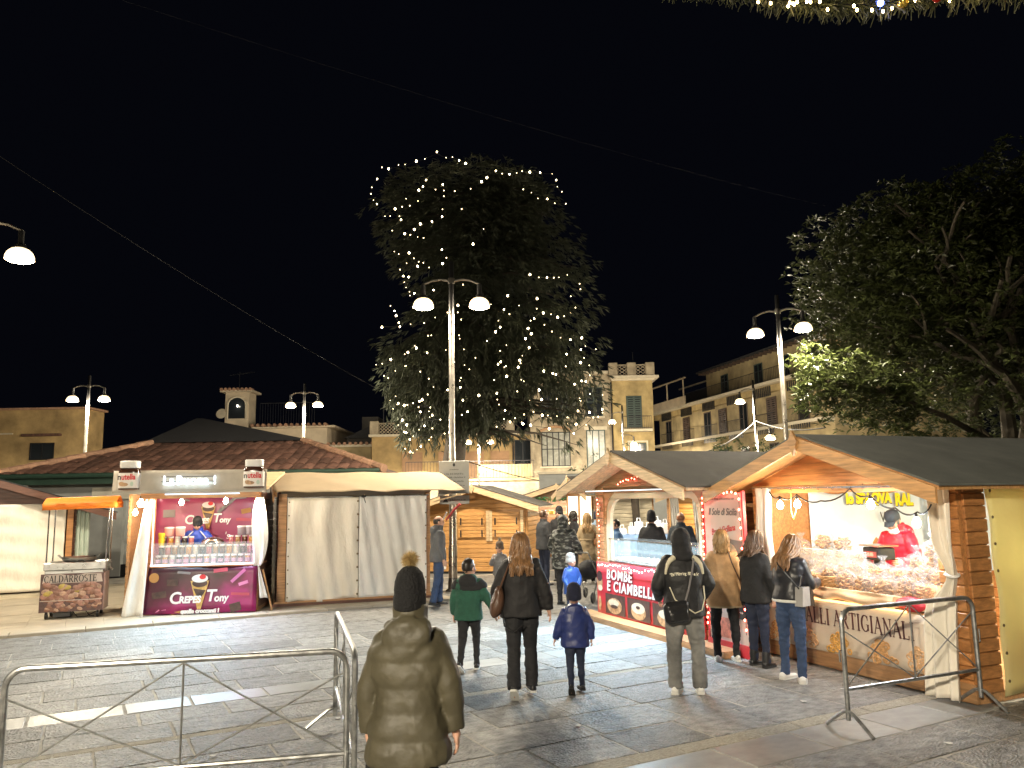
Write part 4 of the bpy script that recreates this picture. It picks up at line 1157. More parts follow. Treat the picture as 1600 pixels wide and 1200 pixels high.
curtain(tar, 'tied_curtain', tied, 34, 40, M_pvcc)
g = G(); g.tube([(3.03 + .065 * math.cos(t), -.1 + .06 * math.sin(t), 1.25 + .01 * math.sin(2 * t)) for t in np.linspace(0, 2 * pi, 15)[:-1]], .016, 6, closed=True); obj('curtain_tie', g, M_pvc, tar)
for x0, w in ((.22, .07), (.36, .06)):
    curtain(tar, 'rolled_curtain', lambda u, v: (x0 + w * math.cos(u * 2 * pi), -.1 + .05 * math.sin(u * 2 * pi) + .015 * math.sin(9 * v), .95 + 1.22 * v), 12, 12, M_pvc, (0, .003, 0))
# side tarp, lit from within
curtain(tar, 'side_tarp', lambda u, v: (3.12 + .03 * math.sin(7 * u + 2 * v) + .012 * math.sin(23 * u + 5 * v) + .012 * math.sin(17 * v + 9 * u) + .05 * math.sin(3 + 11 * u) * max(0, .3 - v), .37 + 2.8 * u, .05 + 2.08 * v + .06 * math.sin(5 * u) * (1 - v) ** 4), 26, 20, M_pvcy, (-.006, 0, 0))
g = G()
for i in range(8): g.lathe([(.016, 0), (.016, .006), (.006, .008)], 8, (3.145, .42, .2 + i * .27), roty(pi / 2))
tag(obj('eyelets', g, M_eye, tar), kind='stuff')
g = G(); g.tube([(3.13, .3, 2.13), (3.13, 3.1, 2.11)], .02, 8); obj('curtain_rail', g, M_chrome, tar)
# inside: blue sheet on the left wall and back, yellow lettering
sh = curtain(tar, 'hanging_sheet', lambda u, v: (.06 + .03 * math.sin(13 * u) * (1 - .5 * v) + (0 if u < .62 else (u - .62) * 5.2), .9 + min(u, .62) / .62 * 2.15, 1.0 + 1.14 * v - (.07 * math.sin(u * 11) ** 2) * v), 50, 16, M_sheet, (.004, 0, 0))
M_yel = mat('yellow_paint_letters', (.85, .72, .02), rough=.6, var=.05, bump=0); M_drk = paint('dark_print', (.03, .03, .02))
for dx, m, dz in ((.0, M_drk, -.012), (.006, M_yel, 0)):
    txt('sheet_lettering', 'lo SPAQVA', .2, m, sh, (.115 + dx, 1.98 - dz, 2.0 + dz), (pi / 2, 0, pi / 2), off=.012, sx=.92)
    txt('sheet_lettering', 'RAL', .24, m, sh, (.115 + dx, 2.68 - dz, 1.97 + dz), (pi / 2, 0, pi / 2), off=.014, sx=.85)
txt('sheet_scrawl', 'Vl', .22, M_drk, sh, (.12, 2.25, 1.72), (pi / 2, 0, pi / 2), sx=.8)
# bulbs on a drooping flex
FX = [(.45, -.12, 2.12), (.66, -.14, 2.06), (.97, -.14, 2.08), (1.35, -.12, 2.0), (1.8, -.1, 2.14), (2.12, -.14, 2.06), (2.45, -.14, 1.92), (2.74, -.16, 1.88), (2.9, -.14, 1.96)]
g = G(); P = [];
for a, b in zip(FX[:-1], FX[1:]):
    for i in range(6): t = i / 6; P.append(tuple(Vector(a).lerp(Vector(b), t) - Vector((0, 0, .05 * 4 * t * (1 - t)))))
g.tube(P + [FX[-1]], .009, 6); o = obj('bulb_flex', g, M_blk, None, TL_, (0, 0, TR_)); tag(o, 'black sagging flex that carries the bulbs inside the taralli chalet', 'cable')
for (x, y, z), lab, pw, c, mm in (((.66, -.14, 1.95), 'lit bulb by the orange wall at the left end of the taralli flex', 13, (1, .75, .45), M_bulbw), ((.97, -.14, 1.96), 'big lit bulb in the yellow clamp holder in the taralli chalet', 20, (1, .84, .6), M_bulbw),
                                  ((2.12, -.14, 1.96), 'lit bulb over the yellow lettering in the taralli chalet', 27, (.88, .95, 1), M_bulbc), ((2.72, -.16, 1.77), 'lit bulb beside the vendor in the red jacket', 24, (.88, .95, 1), M_bulbc)):
    bulb_thing(tw(x, y, z), lab, mm, pw, c, 'bulbs on the taralli chalet flex', .042)
g = G(); g.tube([(.89, -.16, 2.1), (.87, -.16, 1.88), (.91, -.16, 1.78), (.97, -.16, 1.9)], .008, 5); o = obj('bulb_holder', g, mat('yellow_plastic', (.8, .6, .05), rough=.4), None, TL_, (0, 0, TR_)); tag(o, 'bent yellow holder next to the big bulb in the taralli chalet', 'lamp holder')
area('taralli_tube', (1.9, .45, 2.13), (0, 0, 0), 1.2, .1, 26, (.9, .95, 1), tar)
g = G(); g.box(1.3, .42, 2.15, 2.5, .48, 2.19); obj('tube_light', g, M_led, tar, smooth=False)
area('side_glow', (2.7, 1.9, 2.0), (0, R(20), 0), .1, 1.2, 110, (1, .93, .66), tar)
# goods
M_tar = mat('baked_taralli', (.5, .26, .085), rough=.55, var=.35, vs=9, bump=.3, bs=60, rand=.2)
M_wrap = mat('cellophane', (.5, .52, .55), rough=.1, var=0, bump=.5, bs=22, clear=.8, spec=.8)
M_wick = mat('wicker', (.42, .24, .1), rough=.7, var=.4, vs=20, bump=.3)
q = random.Random(9)


def heap_mesh(n, rx, ry, h, r=.03, t=.011):
    g = G()
    for i in range(n):
        z = h * (i / n); k = math.sqrt(max(.05, 1 - (z / (h * 1.25)) ** 2)); a = q.uniform(0, 2 * pi); d = math.sqrt(q.random()) * k
        Rm = rotx(q.uniform(-.7, .7)) @ roty(q.uniform(-.7, .7)); c = V(math.cos(a) * rx * d, math.sin(a) * ry * d, z + t)
        g.tube([c + Rm @ V(r * math.cos(u), r * .85 * math.sin(u), 0) for u in np.linspace(0, 2 * pi, 9)[:-1]], t, 5, closed=True)
    me = g.mesh('taralli', True, 2); me.materials.append(M_tar); return me


def wrap_mesh(rx, ry, h, seed):
    g = G(); pr = [(.2, 0), (.95, .02), (1.03, .35), (1.0, .6), (.75, .85), (.3, 1.0), (.12, 1.12), (.34, 1.32), (.42, 1.42)]
    rings = []; n = 22
    for j, (r_, z) in enumerate(pr):
        ring = []
        for i in range(n):
            a = 2 * pi * i / n; w = 1 + (.05 + .16 * (z > .8)) * math.sin(a * (5 + seed % 3) + seed + 2 * z) + .05 * math.sin(11 * a + 3 * z)
            ring.append((rx * r_ * w * math.cos(a), ry * r_ * w * math.sin(a), h * z))
        rings.append(ring)
    g.loft(rings, cap=False); me = g.mesh('wrapper', True, 1.0); me.materials.append(M_wrap); return me


HEAPS = [heap_mesh(46, .1, .085, .13), heap_mesh(40, .1, .08, .11, .034, .012), heap_mesh(52, .11, .09, .15, .026, .01)]
WRAPS = [wrap_mesh(.135, .115, .2, s) for s in range(3)]
k = 0; xs0 = [.36, .62, .88, 1.14, 1.42, 1.7, 1.98, 2.24, 2.48]
WHERE = {0: 'in the front row', 1: 'in the middle row', 2: 'in the back row'}
NTH = ['first', 'second', 'third', 'fourth', 'fifth', 'sixth', 'seventh', 'eighth', 'ninth']
for row, (y, z) in enumerate(((.14, .95), (.45, 1.07), (.69, 1.17))):
    for i, x in enumerate(xs0):
        if row == 0 and i in (1, 3): continue
        if row == 2 and i in (4, 5): continue
        t = empty('taralli_bag', tw(x + q.uniform(-.02, .02), y, z), TR_ + q.uniform(-.5, .5))
        tag(t, 'clear bag of taralli %s on the chalet counter, %s from the left' % (WHERE[row], NTH[i]), 'bag', 'cellophane bags of taralli')
        s_ = q.uniform(.92, 1.12); t.scale = (s_, s_, s_)
        link('taralli', HEAPS[k % 3], None, t); link('wrapper', WRAPS[(k * 2) % 3], None, t); k += 1
# more bags heaped at the ends
for (x, y, z, lab) in ((.3, .5, 1.28, 'clear bag of taralli balanced on the pile at the left end of the counter'), (.55, .66, 1.38, 'topmost clear bag on the left pile in the taralli chalet'), (2.5, .5, 1.26, 'clear bag on the pile by the tied curtain'), (2.25, .62, 1.34, 'topmost clear bag on the pile in front of the red jacket'), (.8, .72, 1.36, 'clear bag leaning behind the acrylic guard')):
    t = empty('taralli_bag', tw(x, y, z), q.uniform(0, 6)); tag(t, lab, 'bag', 'cellophane bags of taralli'); link('taralli', HEAPS[k % 3], None, t); link('wrapper', WRAPS[k % 3], None, t); k += 1
for i, (x, lab) in enumerate(((.62, 'wicker basket of taralli nearest the orange wall'), (1.16, 'wicker basket of taralli in the middle of the front row'))):
    t = empty('wicker_basket', tw(x, .12, .95), TR_); tag(t, lab, 'basket', 'wicker baskets on the taralli counter')
    g = G()
    for j in range(7):
        r_ = .1 + .012 * j; z = .012 + j * .02
        g.tube([((r_ + .006 * math.sin(12 * a + pi * j)) * math.cos(a) * 1.2, (r_ + .006 * math.sin(12 * a + pi * j)) * math.sin(a), z) for a in np.linspace(0, 2 * pi, 49)[:-1]], .0105, 5, closed=True)
    g.lathe([(.1, 0), (.1, .01)], 16); obj('basket_body', g, M_wick, t); link('taralli', HEAPS[i], None, t, (0, 0, .08)); link('wrapper', WRAPS[i], None, t, (0, 0, .09))
t = empty('striped_box', tw(.9, .03, .95), TR_); tag(t, 'small red and white striped box between the two wicker baskets', 'box')
g = G(); g.cbox(-.07, 0, 0, .07, .09, .12, .004); obj('box', g, M_wht, t); g = G()
for i in range(6): g.box(-.062 + i * .022, -.003, .006, -.05 + i * .022, -.0005, .114)
tag(obj('red_stripes', g, paint('red_print', (.5, .04, .04)), t, smooth=False), kind='stuff')
t = empty('acrylic_guard', tw(.95, .33, 1.07), TR_); tag(t, 'clear acrylic guard with a bright edge over the taralli bags', 'guard')
g = G(); g.box(-.55, 0, .0, .6, .006, .3); obj('panel', g, M_glass, t, smooth=False)
g = G(); g.box(-.55, -.004, .3, .6, .01, .308); obj('edge', g, M_wht, t, smooth=False)
t = empty('weighing_scale', tw(1.42, .66, 1.17), TR_ + R(-8)); tag(t, 'black shop scale with red digits and a steel plate beside the vendor in red', 'scale')
g = G(); g.cbox(-.15, -.1, .1, .15, .14, .25, .015); g.box(-.05, -.02, 0, .05, .06, .1); obj('body', g, M_blk, t)
g = G(); g.cbox(-.18, -.13, .262, .18, .17, .28, .006); obj('plate', g, M_chrome, t)
g = G(); g.box(-.1, -.104, .13, .1, -.1, .2); obj('display', g, glow('dim_display', (.25, .05, .04), .5), t, smooth=False)
txt('digits', '0.85', .06, glow('red_digits', (1, .08, .05), 6), t, (0, -.107, .165), off=.002)
# crumpled red cushion parcel on the right end
t = empty('red_parcel', tw(2.42, -.0, .82), TR_); tag(t, 'red wrapped bundle under the bags at the right end of the taralli counter', 'bundle')
g = G(); g.ell((0, .02, .07), (.2, .1, .075), 20, 10); me = g.mesh('bundle'); crumple(me, .012, 14, 3); me.materials.append(paint('red_foil', (.5, .03, .05), .35)); link('bundle', me, None, t)

# ------------------------------------------------------------------ sicilian sweets chalet
SL_, SR_ = (1.48, 14.18, 0), R(-67.2)
SM = Matrix.Translation(SL_) @ Matrix.Rotation(SR_, 4, 'Z')


def sw(x, y, z): return tuple(SM @ Vector((x, y, z)))


sic = chalet('pine chalet with an arched serving hatch, red counter front and red fairy lights', SL_, SR_, 3.3, 2.4, 2.25, 2.75, .6, .3, M_ws, M_feltd, side=(0, 1), back=False)
wall(sic, 'front_pillar', 0, .27, .1, 2.25, 0, M_ws)
wall(sic, 'side_pillar', .05, .22, .1, 2.25, 0, M_ws, axis='y')
wall(sic, 'front_pillar', 3.1, 3.3, .1, 2.25, 0, M_ws)
g = G(); g.box(-.35, -.35, 0, 3.9, .0, .09); obj('step_board', g, M_ws, sic, smooth=False)
# arched trim of the hatch
AR = [(.33, .98), (.33, 1.6)] + [(.33 + .42 * (1 - math.cos(t)), 1.72 + .42 * math.sin(t)) for t in np.linspace(0, pi / 2, 7)] + [(2.75 + .3 * math.sin(t), 1.84 + .3 * math.cos(t)) for t in np.linspace(0, pi / 2, 6)] + [(3.05, 1.6), (3.05, .98)]
M_trimw = mat('cream_wood_trim', (.7, .6, .42), rough=.5, var=.1, bump=.05)
g = G()
for (x0, z0_), (x1, z1_) in zip(AR[:-1], AR[1:]): g.beam((x0, .06, z0_), (x1, .06, z1_), .17, .06, (0, 1, 0))
obj('hatch_trim', g, M_trimw, sic, smooth=False)
g = G(); top = AR[1:-1]; g.prism([(.27, 0, 2.25), (.27, 0, 1.6)] + [(x - .03 if x < 1.6 else x + .03, 0, z + .03) for x, z in top] + [(3.1, 0, 1.6), (3.1, 0, 2.25)], (0, .03, 0)); obj('hatch_board', g, M_ws, sic, smooth=False)
M_red = mat('red_banner', (.55, .035, .05), rough=.4, var=.12, vs=2, bump=.06, bs=5)
cb = curtain(sic, 'red_banner', lambda u, v: (.0 + 3.12 * u, -.04 - .006 * math.sin(8 * u), .09 + .88 * v), 24, 4, M_red)
g = G(); g.box(.02, 0, .1, 3.1, .5, .96); obj('counter', g, M_ws, sic, smooth=False)
M_wl = paint('white_print', (.8, .78, .74), .5); M_mar = paint('dark_red_print', (.2, .01, .015), .5)
for (s_, z, x) in (('BOMBE', .77, .37), ('E CIAMBELLE', .575, .37)):
    txt('banner_lettering', s_, .235, M_mar, cb, (x + .018, -.052, z - .014), off=.012, align='LEFT', shear=.12, sp=1.16)
    txt('banner_lettering', s_, .235, M_wl, cb, (x, -.058, z), off=.006, align='LEFT', shear=.12, sp=1.16)
M_dough = mat('print_doughnut', (.5, .3, .16), rough=.6, var=.45, vs=14, bump=0); M_choc = mat('print_chocolate', (.07, .035, .028), rough=.5, var=.5, vs=10, bump=0); M_cream = mat('print_cream', (.72, .62, .48), rough=.6, var=.2, vs=14, bump=0)


def disc(g, x, z, rx, rz_, y, n=24, th=.002, a0=0, a1=2 * pi): g.flat([(x + rx * math.cos(t), z + rz_ * math.sin(t)) for t in np.linspace(a0, a1, n, endpoint=a1 - a0 < 6.2)], y, th)


for xa, xb in ((.3, .95), (1.02, 1.7), (1.78, 2.5)): g = G(); g.flat([(xa, .12), (xb, .12), (xb, .45), (xa, .45)], -.047); obj('printed_photo', g, M_choc, cb, smooth=False)
for a_ in ((.6, .26, .24, .13), (1.36, .25, .22, .12), (2.15, .25, .24, .13), (.1, .26, .05, .12), (.12, .62, .09, .14)): g = G(); disc(g, *a_, -.05); obj('printed_doughnut', g, M_dough, cb, smooth=False)
for a_ in ((.58, .31, .17, .06), (1.36, .31, .2, .085), (2.15, .31, .2, .07), (.13, .52, .08, .05)): g = G(); disc(g, *a_, -.053); obj('printed_icing', g, M_cream, cb, smooth=False)
for a_ in ((1.36, .325, .06, .025, -.056), (.12, .72, .09, .09, -.053), (.6, .25, .12, .03, -.056)): g = G(); disc(g, *a_); obj('printed_filling', g, M_choc, cb, smooth=False)
# poster panel between the two chalets
po = empty('poster_panel', sw(3.24, -.06, 0), SR_); tag(po, 'tall pale poster panel framed in red lights between the two right chalets', 'poster')
M_post = mat('pale_poster', (.55, .47, .42), rough=.45, var=.08, vs=2, bump=.05); M_gold = paint('grey_script', (.1, .1, .1)); M_rs = paint('red_script', (.5, .05, .05))
g = G(); g.box(0, 0, .12, .82, .03, 2.12); obj('panel', g, M_post, po, smooth=False)
g = G(); g.box(-.02, -.03, 0, .85, .04, .16); obj('base_board', g, M_red, po, smooth=False)
g = G(); g.box(-.03, -.01, .16, .0, .035, 2.14); g.box(.82, -.01, .16, .85, .035, 2.14); obj('edge_strip', g, M_red, po, smooth=False)
txt('poster_lettering', 'Il Sole di Sicilia', .135, M_gold, po, (.4, -.003, 1.86), shear=.3, sx=.76, off=.001); small_print(po, .42, 2.04, .5, .035, -.001, M_gold)
txt('poster_lettering', 'Bontà Siciliana', .12, M_rs, po, (.4, -.003, 1.62), (pi / 2, R(-9), 0), shear=.3, sx=.75, off=.002)
g = G(); g.flat([(.1, 1.02), (.72, .98), (.78, 1.48), (.18, 1.54)], -.001); obj('printed_photo', g, paint('print_grey', (.2, .19, .17)), po, smooth=False)
g = G(); disc(g, .44, 1.27, .25, .2, -.0035); obj('printed_cake', g, mat('print_cake', (.62, .5, .3), rough=.6, var=.3, vs=18, bump=0), po, smooth=False)
g = G(); g.flat([(.5, .48), (.8, .48), (.8, .78), (.5, .78)], -.012, .012); bb = obj('chalk_board', g, M_blk, po, smooth=False)
txt('chalk_lettering', 'Cannoli', .085, M_wl, bb, (.65, -.028, .69), shear=.3, sx=.9); small_print(bb, .66, .57, .2, .035, -.025, M_wl)
g = G(); g.flat([(.05, .2), (.45, .2), (.45, .46), (.05, .46)], -.001); obj('printed_strip', g, mat('print_red_food', (.55, .2, .14), rough=.5, var=.5, vs=16, bump=0), po, smooth=False)
REDC = ('red', (1, .1, .06)); es_r = 34
led_run(sw(3.24, -.07, 0), SR_, [(.02, -.02, .3), (-.0, -.02, 1.2), (.02, -.02, 2.1), (.3, -.02, 2.13), (.8, -.02, 2.12)], 'red lights up the left side and top of the poster', REDC, .012, es_r, 30)
led_run(sw(3.24, -.07, 0), SR_, [(.8, -.02, 2.1), (.83, -.02, 1.2), (.8, -.02, .3)], 'red lights down the right side of the poster', REDC, .013, es_r, 14)
led_run(sw(0, -.05, 0), SR_, [(.16, -.02, 2.1), (.22, -.02, 1.5), (.16, -.02, 1.0)], 'red lights down the left pillar of the arched hatch', REDC, .009, 20, 12)
led_run(sw(0, -.06, 0), SR_, [(.1, -.02, .9), (.7, -.02, .95), (1.3, -.02, .9), (2.1, -.02, .95), (3.0, -.02, .91)], 'red lights along the top of the red banner', ('pink', (1, .55, .5)), .009, 18, 34)
led_run(sw(0, -.06, 0), SR_, [(.9, -.03, 2.3), (1.7, -.03, 2.42), (2.6, -.03, 2.3), (3.2, -.03, 2.28)], 'red lights across the gable of the arched chalet', REDC, .009, 24, 26)
t = empty('star_ornament', sw(.15, -.03, 1.9), SR_); tag(t, 'pale star on the left pillar of the arched hatch', 'star')
g = G(); g.flat([((.085 if i % 2 == 0 else .036) * math.sin(pi * i / 5), (.085 if i % 2 == 0 else .036) * math.cos(pi * i / 5)) for i in range(10)], -.01, .02); obj('star', g, M_trimw, t, smooth=False)
# glass case with pastries
t = empty('display_case', sw(.35, .03, .965), SR_); tag(t, 'glass case of pastries on the counter of the arched hatch', 'display case')
g = G(); g.box(0, 0, 0, 2.6, .5, .03); obj('base', g, M_wht, t, smooth=False)
g = G(); g.box(0, 0, .03, 2.6, .006, .4); g.box(0, .0, .4, 2.6, .42, .406); g.box(0, .0061, .03, .006, .42, .399); obj('glass', g, M_glass, t, smooth=False)
g = G(); g.box(0, -.008, .4, 2.6, -.001, .412); g.box(0, -.008, .0, 2.6, -.001, .035); obj('edge', g, M_chrome, t, smooth=False)
g = G(); g.box(.02, .1, .2, 2.58, .4, .206); obj('shelf', g, M_glass, t, smooth=False)
M_past = mat('sugared_pastry', (.7, .55, .36), rough=.7, var=.35, vs=12, bump=.4, bs=40, rand=.25)
pm = G(); pm.tube([(-.06, 0, .03), (-.02, .01, .035), (.03, 0, .035), (.06, 0, .03)], [.018, .034, .032, .016], 8); pmesh = pm.mesh('pastry'); pmesh.materials.append(M_past)
pm = G(); pm.tube([(.045 * math.cos(a), .045 * math.sin(a), .025) for a in np.linspace(0, 2 * pi, 13)[:-1]], .024, 7, closed=True); dmesh = pm.mesh('pastry'); dmesh.materials.append(M_past)
g = G(); g.box(.06, .05, .031, 2.5, .42, .04); obj('tray', g, M_chrome, t, smooth=False)
for i in range(17):
    for j in range(3): link('pastry', pmesh if (i // 4) % 2 else dmesh, None, t, (.12 + i * .145, .1 + j * .12, .042), (0, 0, q.uniform(-.4, .4)))
area('case_light', (1.65, -.42, 2.16), (R(-24), 0, 0), 2.6, .06, 190, BLUE, sic, R(140))  # added under the eave, tilted out to spread blue light on the ground
g = G(); g.box(.4, -.43, 2.18, 2.9, -.41, 2.195); obj('led_strip', g, glow('case_led', (.8, .92, 1), 1.2), sic, smooth=False)  # strip added as a visible source for the eave light
area('ceiling_light', (1.65, 1.2, 2.2), (0, 0, 0), 2.0, .5, 90, (.85, .94, 1), sic)
# second, taller case inside on the right with coloured trays
t = empty('display_case', sw(2.2, .75, .1), SR_); tag(t, 'tall curved glass counter with coloured trays inside the arched hatch', 'display case')
g = G(); g.box(0, 0, 0, .95, .6, .95); obj('cabinet', g, M_wht, t, smooth=False)
g = G()
for i in range(3): g.box(0, .02 + .1 * i, .96 + .15 * i, .95, .6, .97 + .15 * i)
obj('shelf', g, M_wht, t, smooth=False)
for i, c in enumerate(((.6, .12, .05), (.7, .5, .1), (.15, .35, .5), (.75, .72, .6))):
    g = G(); g.cbox(.04 + .23 * i, .05, .975, .25 + .23 * i, .3, 1.02, .01); obj('tray', g, paint('tray_%d' % i, c), t)
g = G(); g.sheet(lambda u, v: (.95 * u, -.02 + .28 * v * v, .95 + .5 * v), 4, 8, (0, .006, 0)); obj('glass', g, M_glass, t)

# ------------------------------------------------------------------ crepe stand (left)
CL_, CR_ = (-7.35, 15.14, 0), R(6.9)
CM = Matrix.Translation(CL_) @ Matrix.Rotation(CR_, 4, 'Z')


def cw(x, y, z): return tuple(CM @ Vector((x, y, z)))


cre = empty('crepe_stall', CL_, CR_); tag(cre, 'crepe stall with magenta banners, lit white sign and big hazelnut spread jars on its roof', 'market stall', 'wooden market chalets')
CW = 2.45; z_p = .03
g = G(); g.box(-.05, .05, .03, CW - .05, 1.4, .12); obj('floor', g, M_ws, cre, smooth=False)
for x in (.38, CW - .1):
    g = G(); g.box(x - .05, .02, .03, x + .05, .12, 2.3); obj('post', g, M_wt, cre, smooth=False)
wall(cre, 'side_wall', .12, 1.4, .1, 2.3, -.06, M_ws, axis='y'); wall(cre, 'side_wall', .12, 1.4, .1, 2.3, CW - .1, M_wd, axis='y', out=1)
wall(cre, 'back_wall', -.06, CW - .1, .1, 2.3, 1.4, M_wt)
g = G(); g.prism([(-.15, -.35, 2.34), (-.15, 1.6, 2.7), (-.15, 1.6, 2.75), (-.15, -.35, 2.39)], (CW + .3, 0, 0)); obj('roof', g, M_wp, cre, smooth=False)
curtain(cre, 'roof_fascia', lambda u, v: (-.2 + (CW + .34) * u, -.4 - .012 * math.sin(11 * u) - .03 * (1 - v), 2.31 + .42 * v + .014 * math.sin(17 * u) * (1 - v)), 34, 6, mat('greyish_canvas', (.46, .41, .34), rough=.8, var=.12, bump=.2, bs=9))
g = G(); g.box(.3, -.38, 2.2, CW - .0, -.3, 2.3); obj('front_beam', g, M_wt, cre, smooth=False)
sg = empty('lit_sign', cw(1.13, -.46, 2.53), CR_); tag(sg, 'white lit sign reading La Buona above the crepe stall', 'sign')
for s_, x in (('La', -.32), ('Buona !', .18)): txt('lit_lettering', s_, .23, glow('sign_letters', (.75, .9, 1), 2.6), sg, (x, 0, 0), off=.004, ext=.012, sx=.92, sp=1.12)
for z_ in (-.02, .07): g = G(); g.box(-.46, .02, z_, .52, .03, z_ + .012); obj('sign_rail', g, M_blk, sg, smooth=False)
area('sign_glow', (.03, -.03, -.1), (R(200), 0, 0), .9, .1, 3, BLUE, sg)
M_nut = mat('brown_spread', (.055, .022, .012), rough=.2, var=.1, bump=0, coat=.5); M_lid = paint('white_lid', (.78, .75, .7), .4); M_lab = paint('jar_label', (.75, .7, .64), .45)
for i, (x, lab) in enumerate(((.1, 'giant hazelnut spread jar on the left end of the crepe stall roof'), (2.36, 'giant hazelnut spread jar on the right end of the crepe stall roof'))):
    t = empty('giant_jar', cw(x, -.42, 2.36), CR_ + (R(3) if i else R(-4))); tag(t, lab, 'jar', 'giant jars on the crepe stall roof')
    pr = [(.5, 0), (.97, .03), (1, .1), (1, .62), (.93, .7), (.8, .75)]
    sq = lambda s, z, ey=.62: [(.19 * s * (abs(math.cos(a)) ** .6) * math.copysign(1, math.cos(a)), .19 * ey * s * (abs(math.sin(a)) ** .6) * math.copysign(1, math.sin(a)), z * .55) for a in np.linspace(0, 2 * pi, 29)[:-1]]
    g = G(); g.loft([sq(s, z) for s, z in pr]); obj('jar_body', g, M_nut, t)
    g = G(); g.loft([sq(1.012, .08), sq(1.015, .1), sq(1.015, .57), sq(1.012, .59)]); lb = obj('label', g, M_lab, t)
    g = G(); g.loft([sq(.84, .76, .8), sq(.88, .78, .8), sq(.88, .98, .8), sq(.82, 1.0, .8)]); obj('lid', g, M_lid, t)
    txt('label_lettering', 'n', .15, M_blk, lb, (-.142, -.121, .245), off=.004, sx=.9); txt('label_lettering', 'utella', .15, paint('red_label', (.6, .02, .03)), lb, (.022, -.121, .247), off=.004, sx=.78)
    g = G(); disc(g, -.06, .11, .085, .035, -.12, 14); disc(g, -.1, .135, .05, .025, -.122, 10); obj('printed_bread', g, M_dough, lb, smooth=False)
    g = G(); disc(g, .09, .12, .03, .045, -.12, 10); obj('printed_glass', g, paint('print_pale_green', (.5, .6, .5)), lb, smooth=False)
# counter banner
M_mag = None


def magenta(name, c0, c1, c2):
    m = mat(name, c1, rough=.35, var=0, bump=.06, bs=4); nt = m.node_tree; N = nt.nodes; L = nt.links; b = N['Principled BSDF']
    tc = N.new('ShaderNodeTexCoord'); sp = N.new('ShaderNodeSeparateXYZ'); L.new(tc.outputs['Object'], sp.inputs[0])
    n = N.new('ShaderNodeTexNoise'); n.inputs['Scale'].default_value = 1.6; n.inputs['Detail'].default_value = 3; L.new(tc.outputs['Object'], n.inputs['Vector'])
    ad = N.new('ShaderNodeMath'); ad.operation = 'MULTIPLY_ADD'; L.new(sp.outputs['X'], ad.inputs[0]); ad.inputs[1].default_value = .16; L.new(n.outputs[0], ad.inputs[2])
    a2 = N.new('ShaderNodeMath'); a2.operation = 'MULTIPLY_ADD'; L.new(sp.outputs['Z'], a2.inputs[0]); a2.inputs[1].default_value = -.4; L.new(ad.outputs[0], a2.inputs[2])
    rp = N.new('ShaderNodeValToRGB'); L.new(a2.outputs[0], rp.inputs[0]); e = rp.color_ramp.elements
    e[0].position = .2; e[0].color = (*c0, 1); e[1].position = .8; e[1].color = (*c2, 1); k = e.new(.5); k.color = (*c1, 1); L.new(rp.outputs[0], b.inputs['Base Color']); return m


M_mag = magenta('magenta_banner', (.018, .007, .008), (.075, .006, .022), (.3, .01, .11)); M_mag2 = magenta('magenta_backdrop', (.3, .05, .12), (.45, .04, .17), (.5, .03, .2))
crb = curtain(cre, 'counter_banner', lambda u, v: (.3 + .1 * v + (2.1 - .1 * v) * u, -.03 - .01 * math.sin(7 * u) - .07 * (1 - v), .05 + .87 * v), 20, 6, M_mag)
g = G(); g.box(.42, .0, .1, 2.4, .75, .9); g.box(.4, -.04, .9, 2.42, .8, .94); obj('counter', g, M_ws, cre, smooth=False)


def crepe_print(parent, cx, cz, s, y, sub=True, tilt=0):
    m_c = mat('print_cone', (.55, .33, .1), rough=.5, var=.3, vs=20, bump=0)
    g = G(); g.flat([(cx - .17 * s, cz + .2 * s), (cx + .17 * s, cz + .2 * s), (cx + .03 * s, cz - .33 * s), (cx - .03 * s, cz - .33 * s)], y); obj('printed_crepe', g, m_c, parent, smooth=False)
    g = G(); disc(g, cx, cz + .15 * s, .14 * s, .07 * s, y - .003); g.flat([(cx - .12 * s, cz + .06 * s), (cx + .11 * s, cz + .02 * s), (cx + .04 * s, cz - .1 * s), (cx - .05 * s, cz - .08 * s)], y - .003); obj('printed_filling', g, M_choc, parent, smooth=False)
    g = G(); disc(g, cx, cz + .24 * s, .15 * s, .075 * s, y - .006); obj('printed_cream', g, paint('print_white', (.75, .7, .66)), parent, smooth=False)
    g = G(); disc(g, cx + .05 * s, cz + .27 * s, .06 * s, .045 * s, y - .009); obj('printed_cherry', g, paint('print_cherry', (.55, .03, .03)), parent, smooth=False)
    w = paint('white_script', (.82, .78, .76), .5)
    txt('banner_lettering', 'C', .3 * s, w, parent, (cx - .44 * s, cz - .12 * s, 0)[:1] + (y - .012, cz - .12 * s), off=.007 * s, shear=.1); txt('banner_lettering', 'REPES', .17 * s, w, parent, (cx - .17 * s, y - .012, cz - .15 * s), off=.008 * s, shear=.12, sx=.9)
    txt('banner_lettering', 'T', .3 * s, w, parent, (cx + .2 * s, y - .012, cz - .09 * s), off=.007 * s, shear=.18); txt('banner_lettering', 'ony', .19 * s, w, parent, (cx + .4 * s, y - .012, cz - .13 * s), off=.007 * s, shear=.12, sx=.9)
    if sub: txt('banner_lettering', 'quelle croccanti !', .1 * s, w, parent, (cx + .02 * s, y - .012, cz - .36 * s), off=.008 * s, shear=.1)


crepe_print(crb, 1.36, .45, 1.0, -.118)
CND = [paint('print_biscuit', (.45, .22, .06)), paint('print_wrapper', (.45, .07, .1)), paint('print_bar', (.5, .15, .32)), paint('print_grey_bar', (.2, .18, .18)), M_choc, paint('print_pinkbar', (.65, .22, .4))]


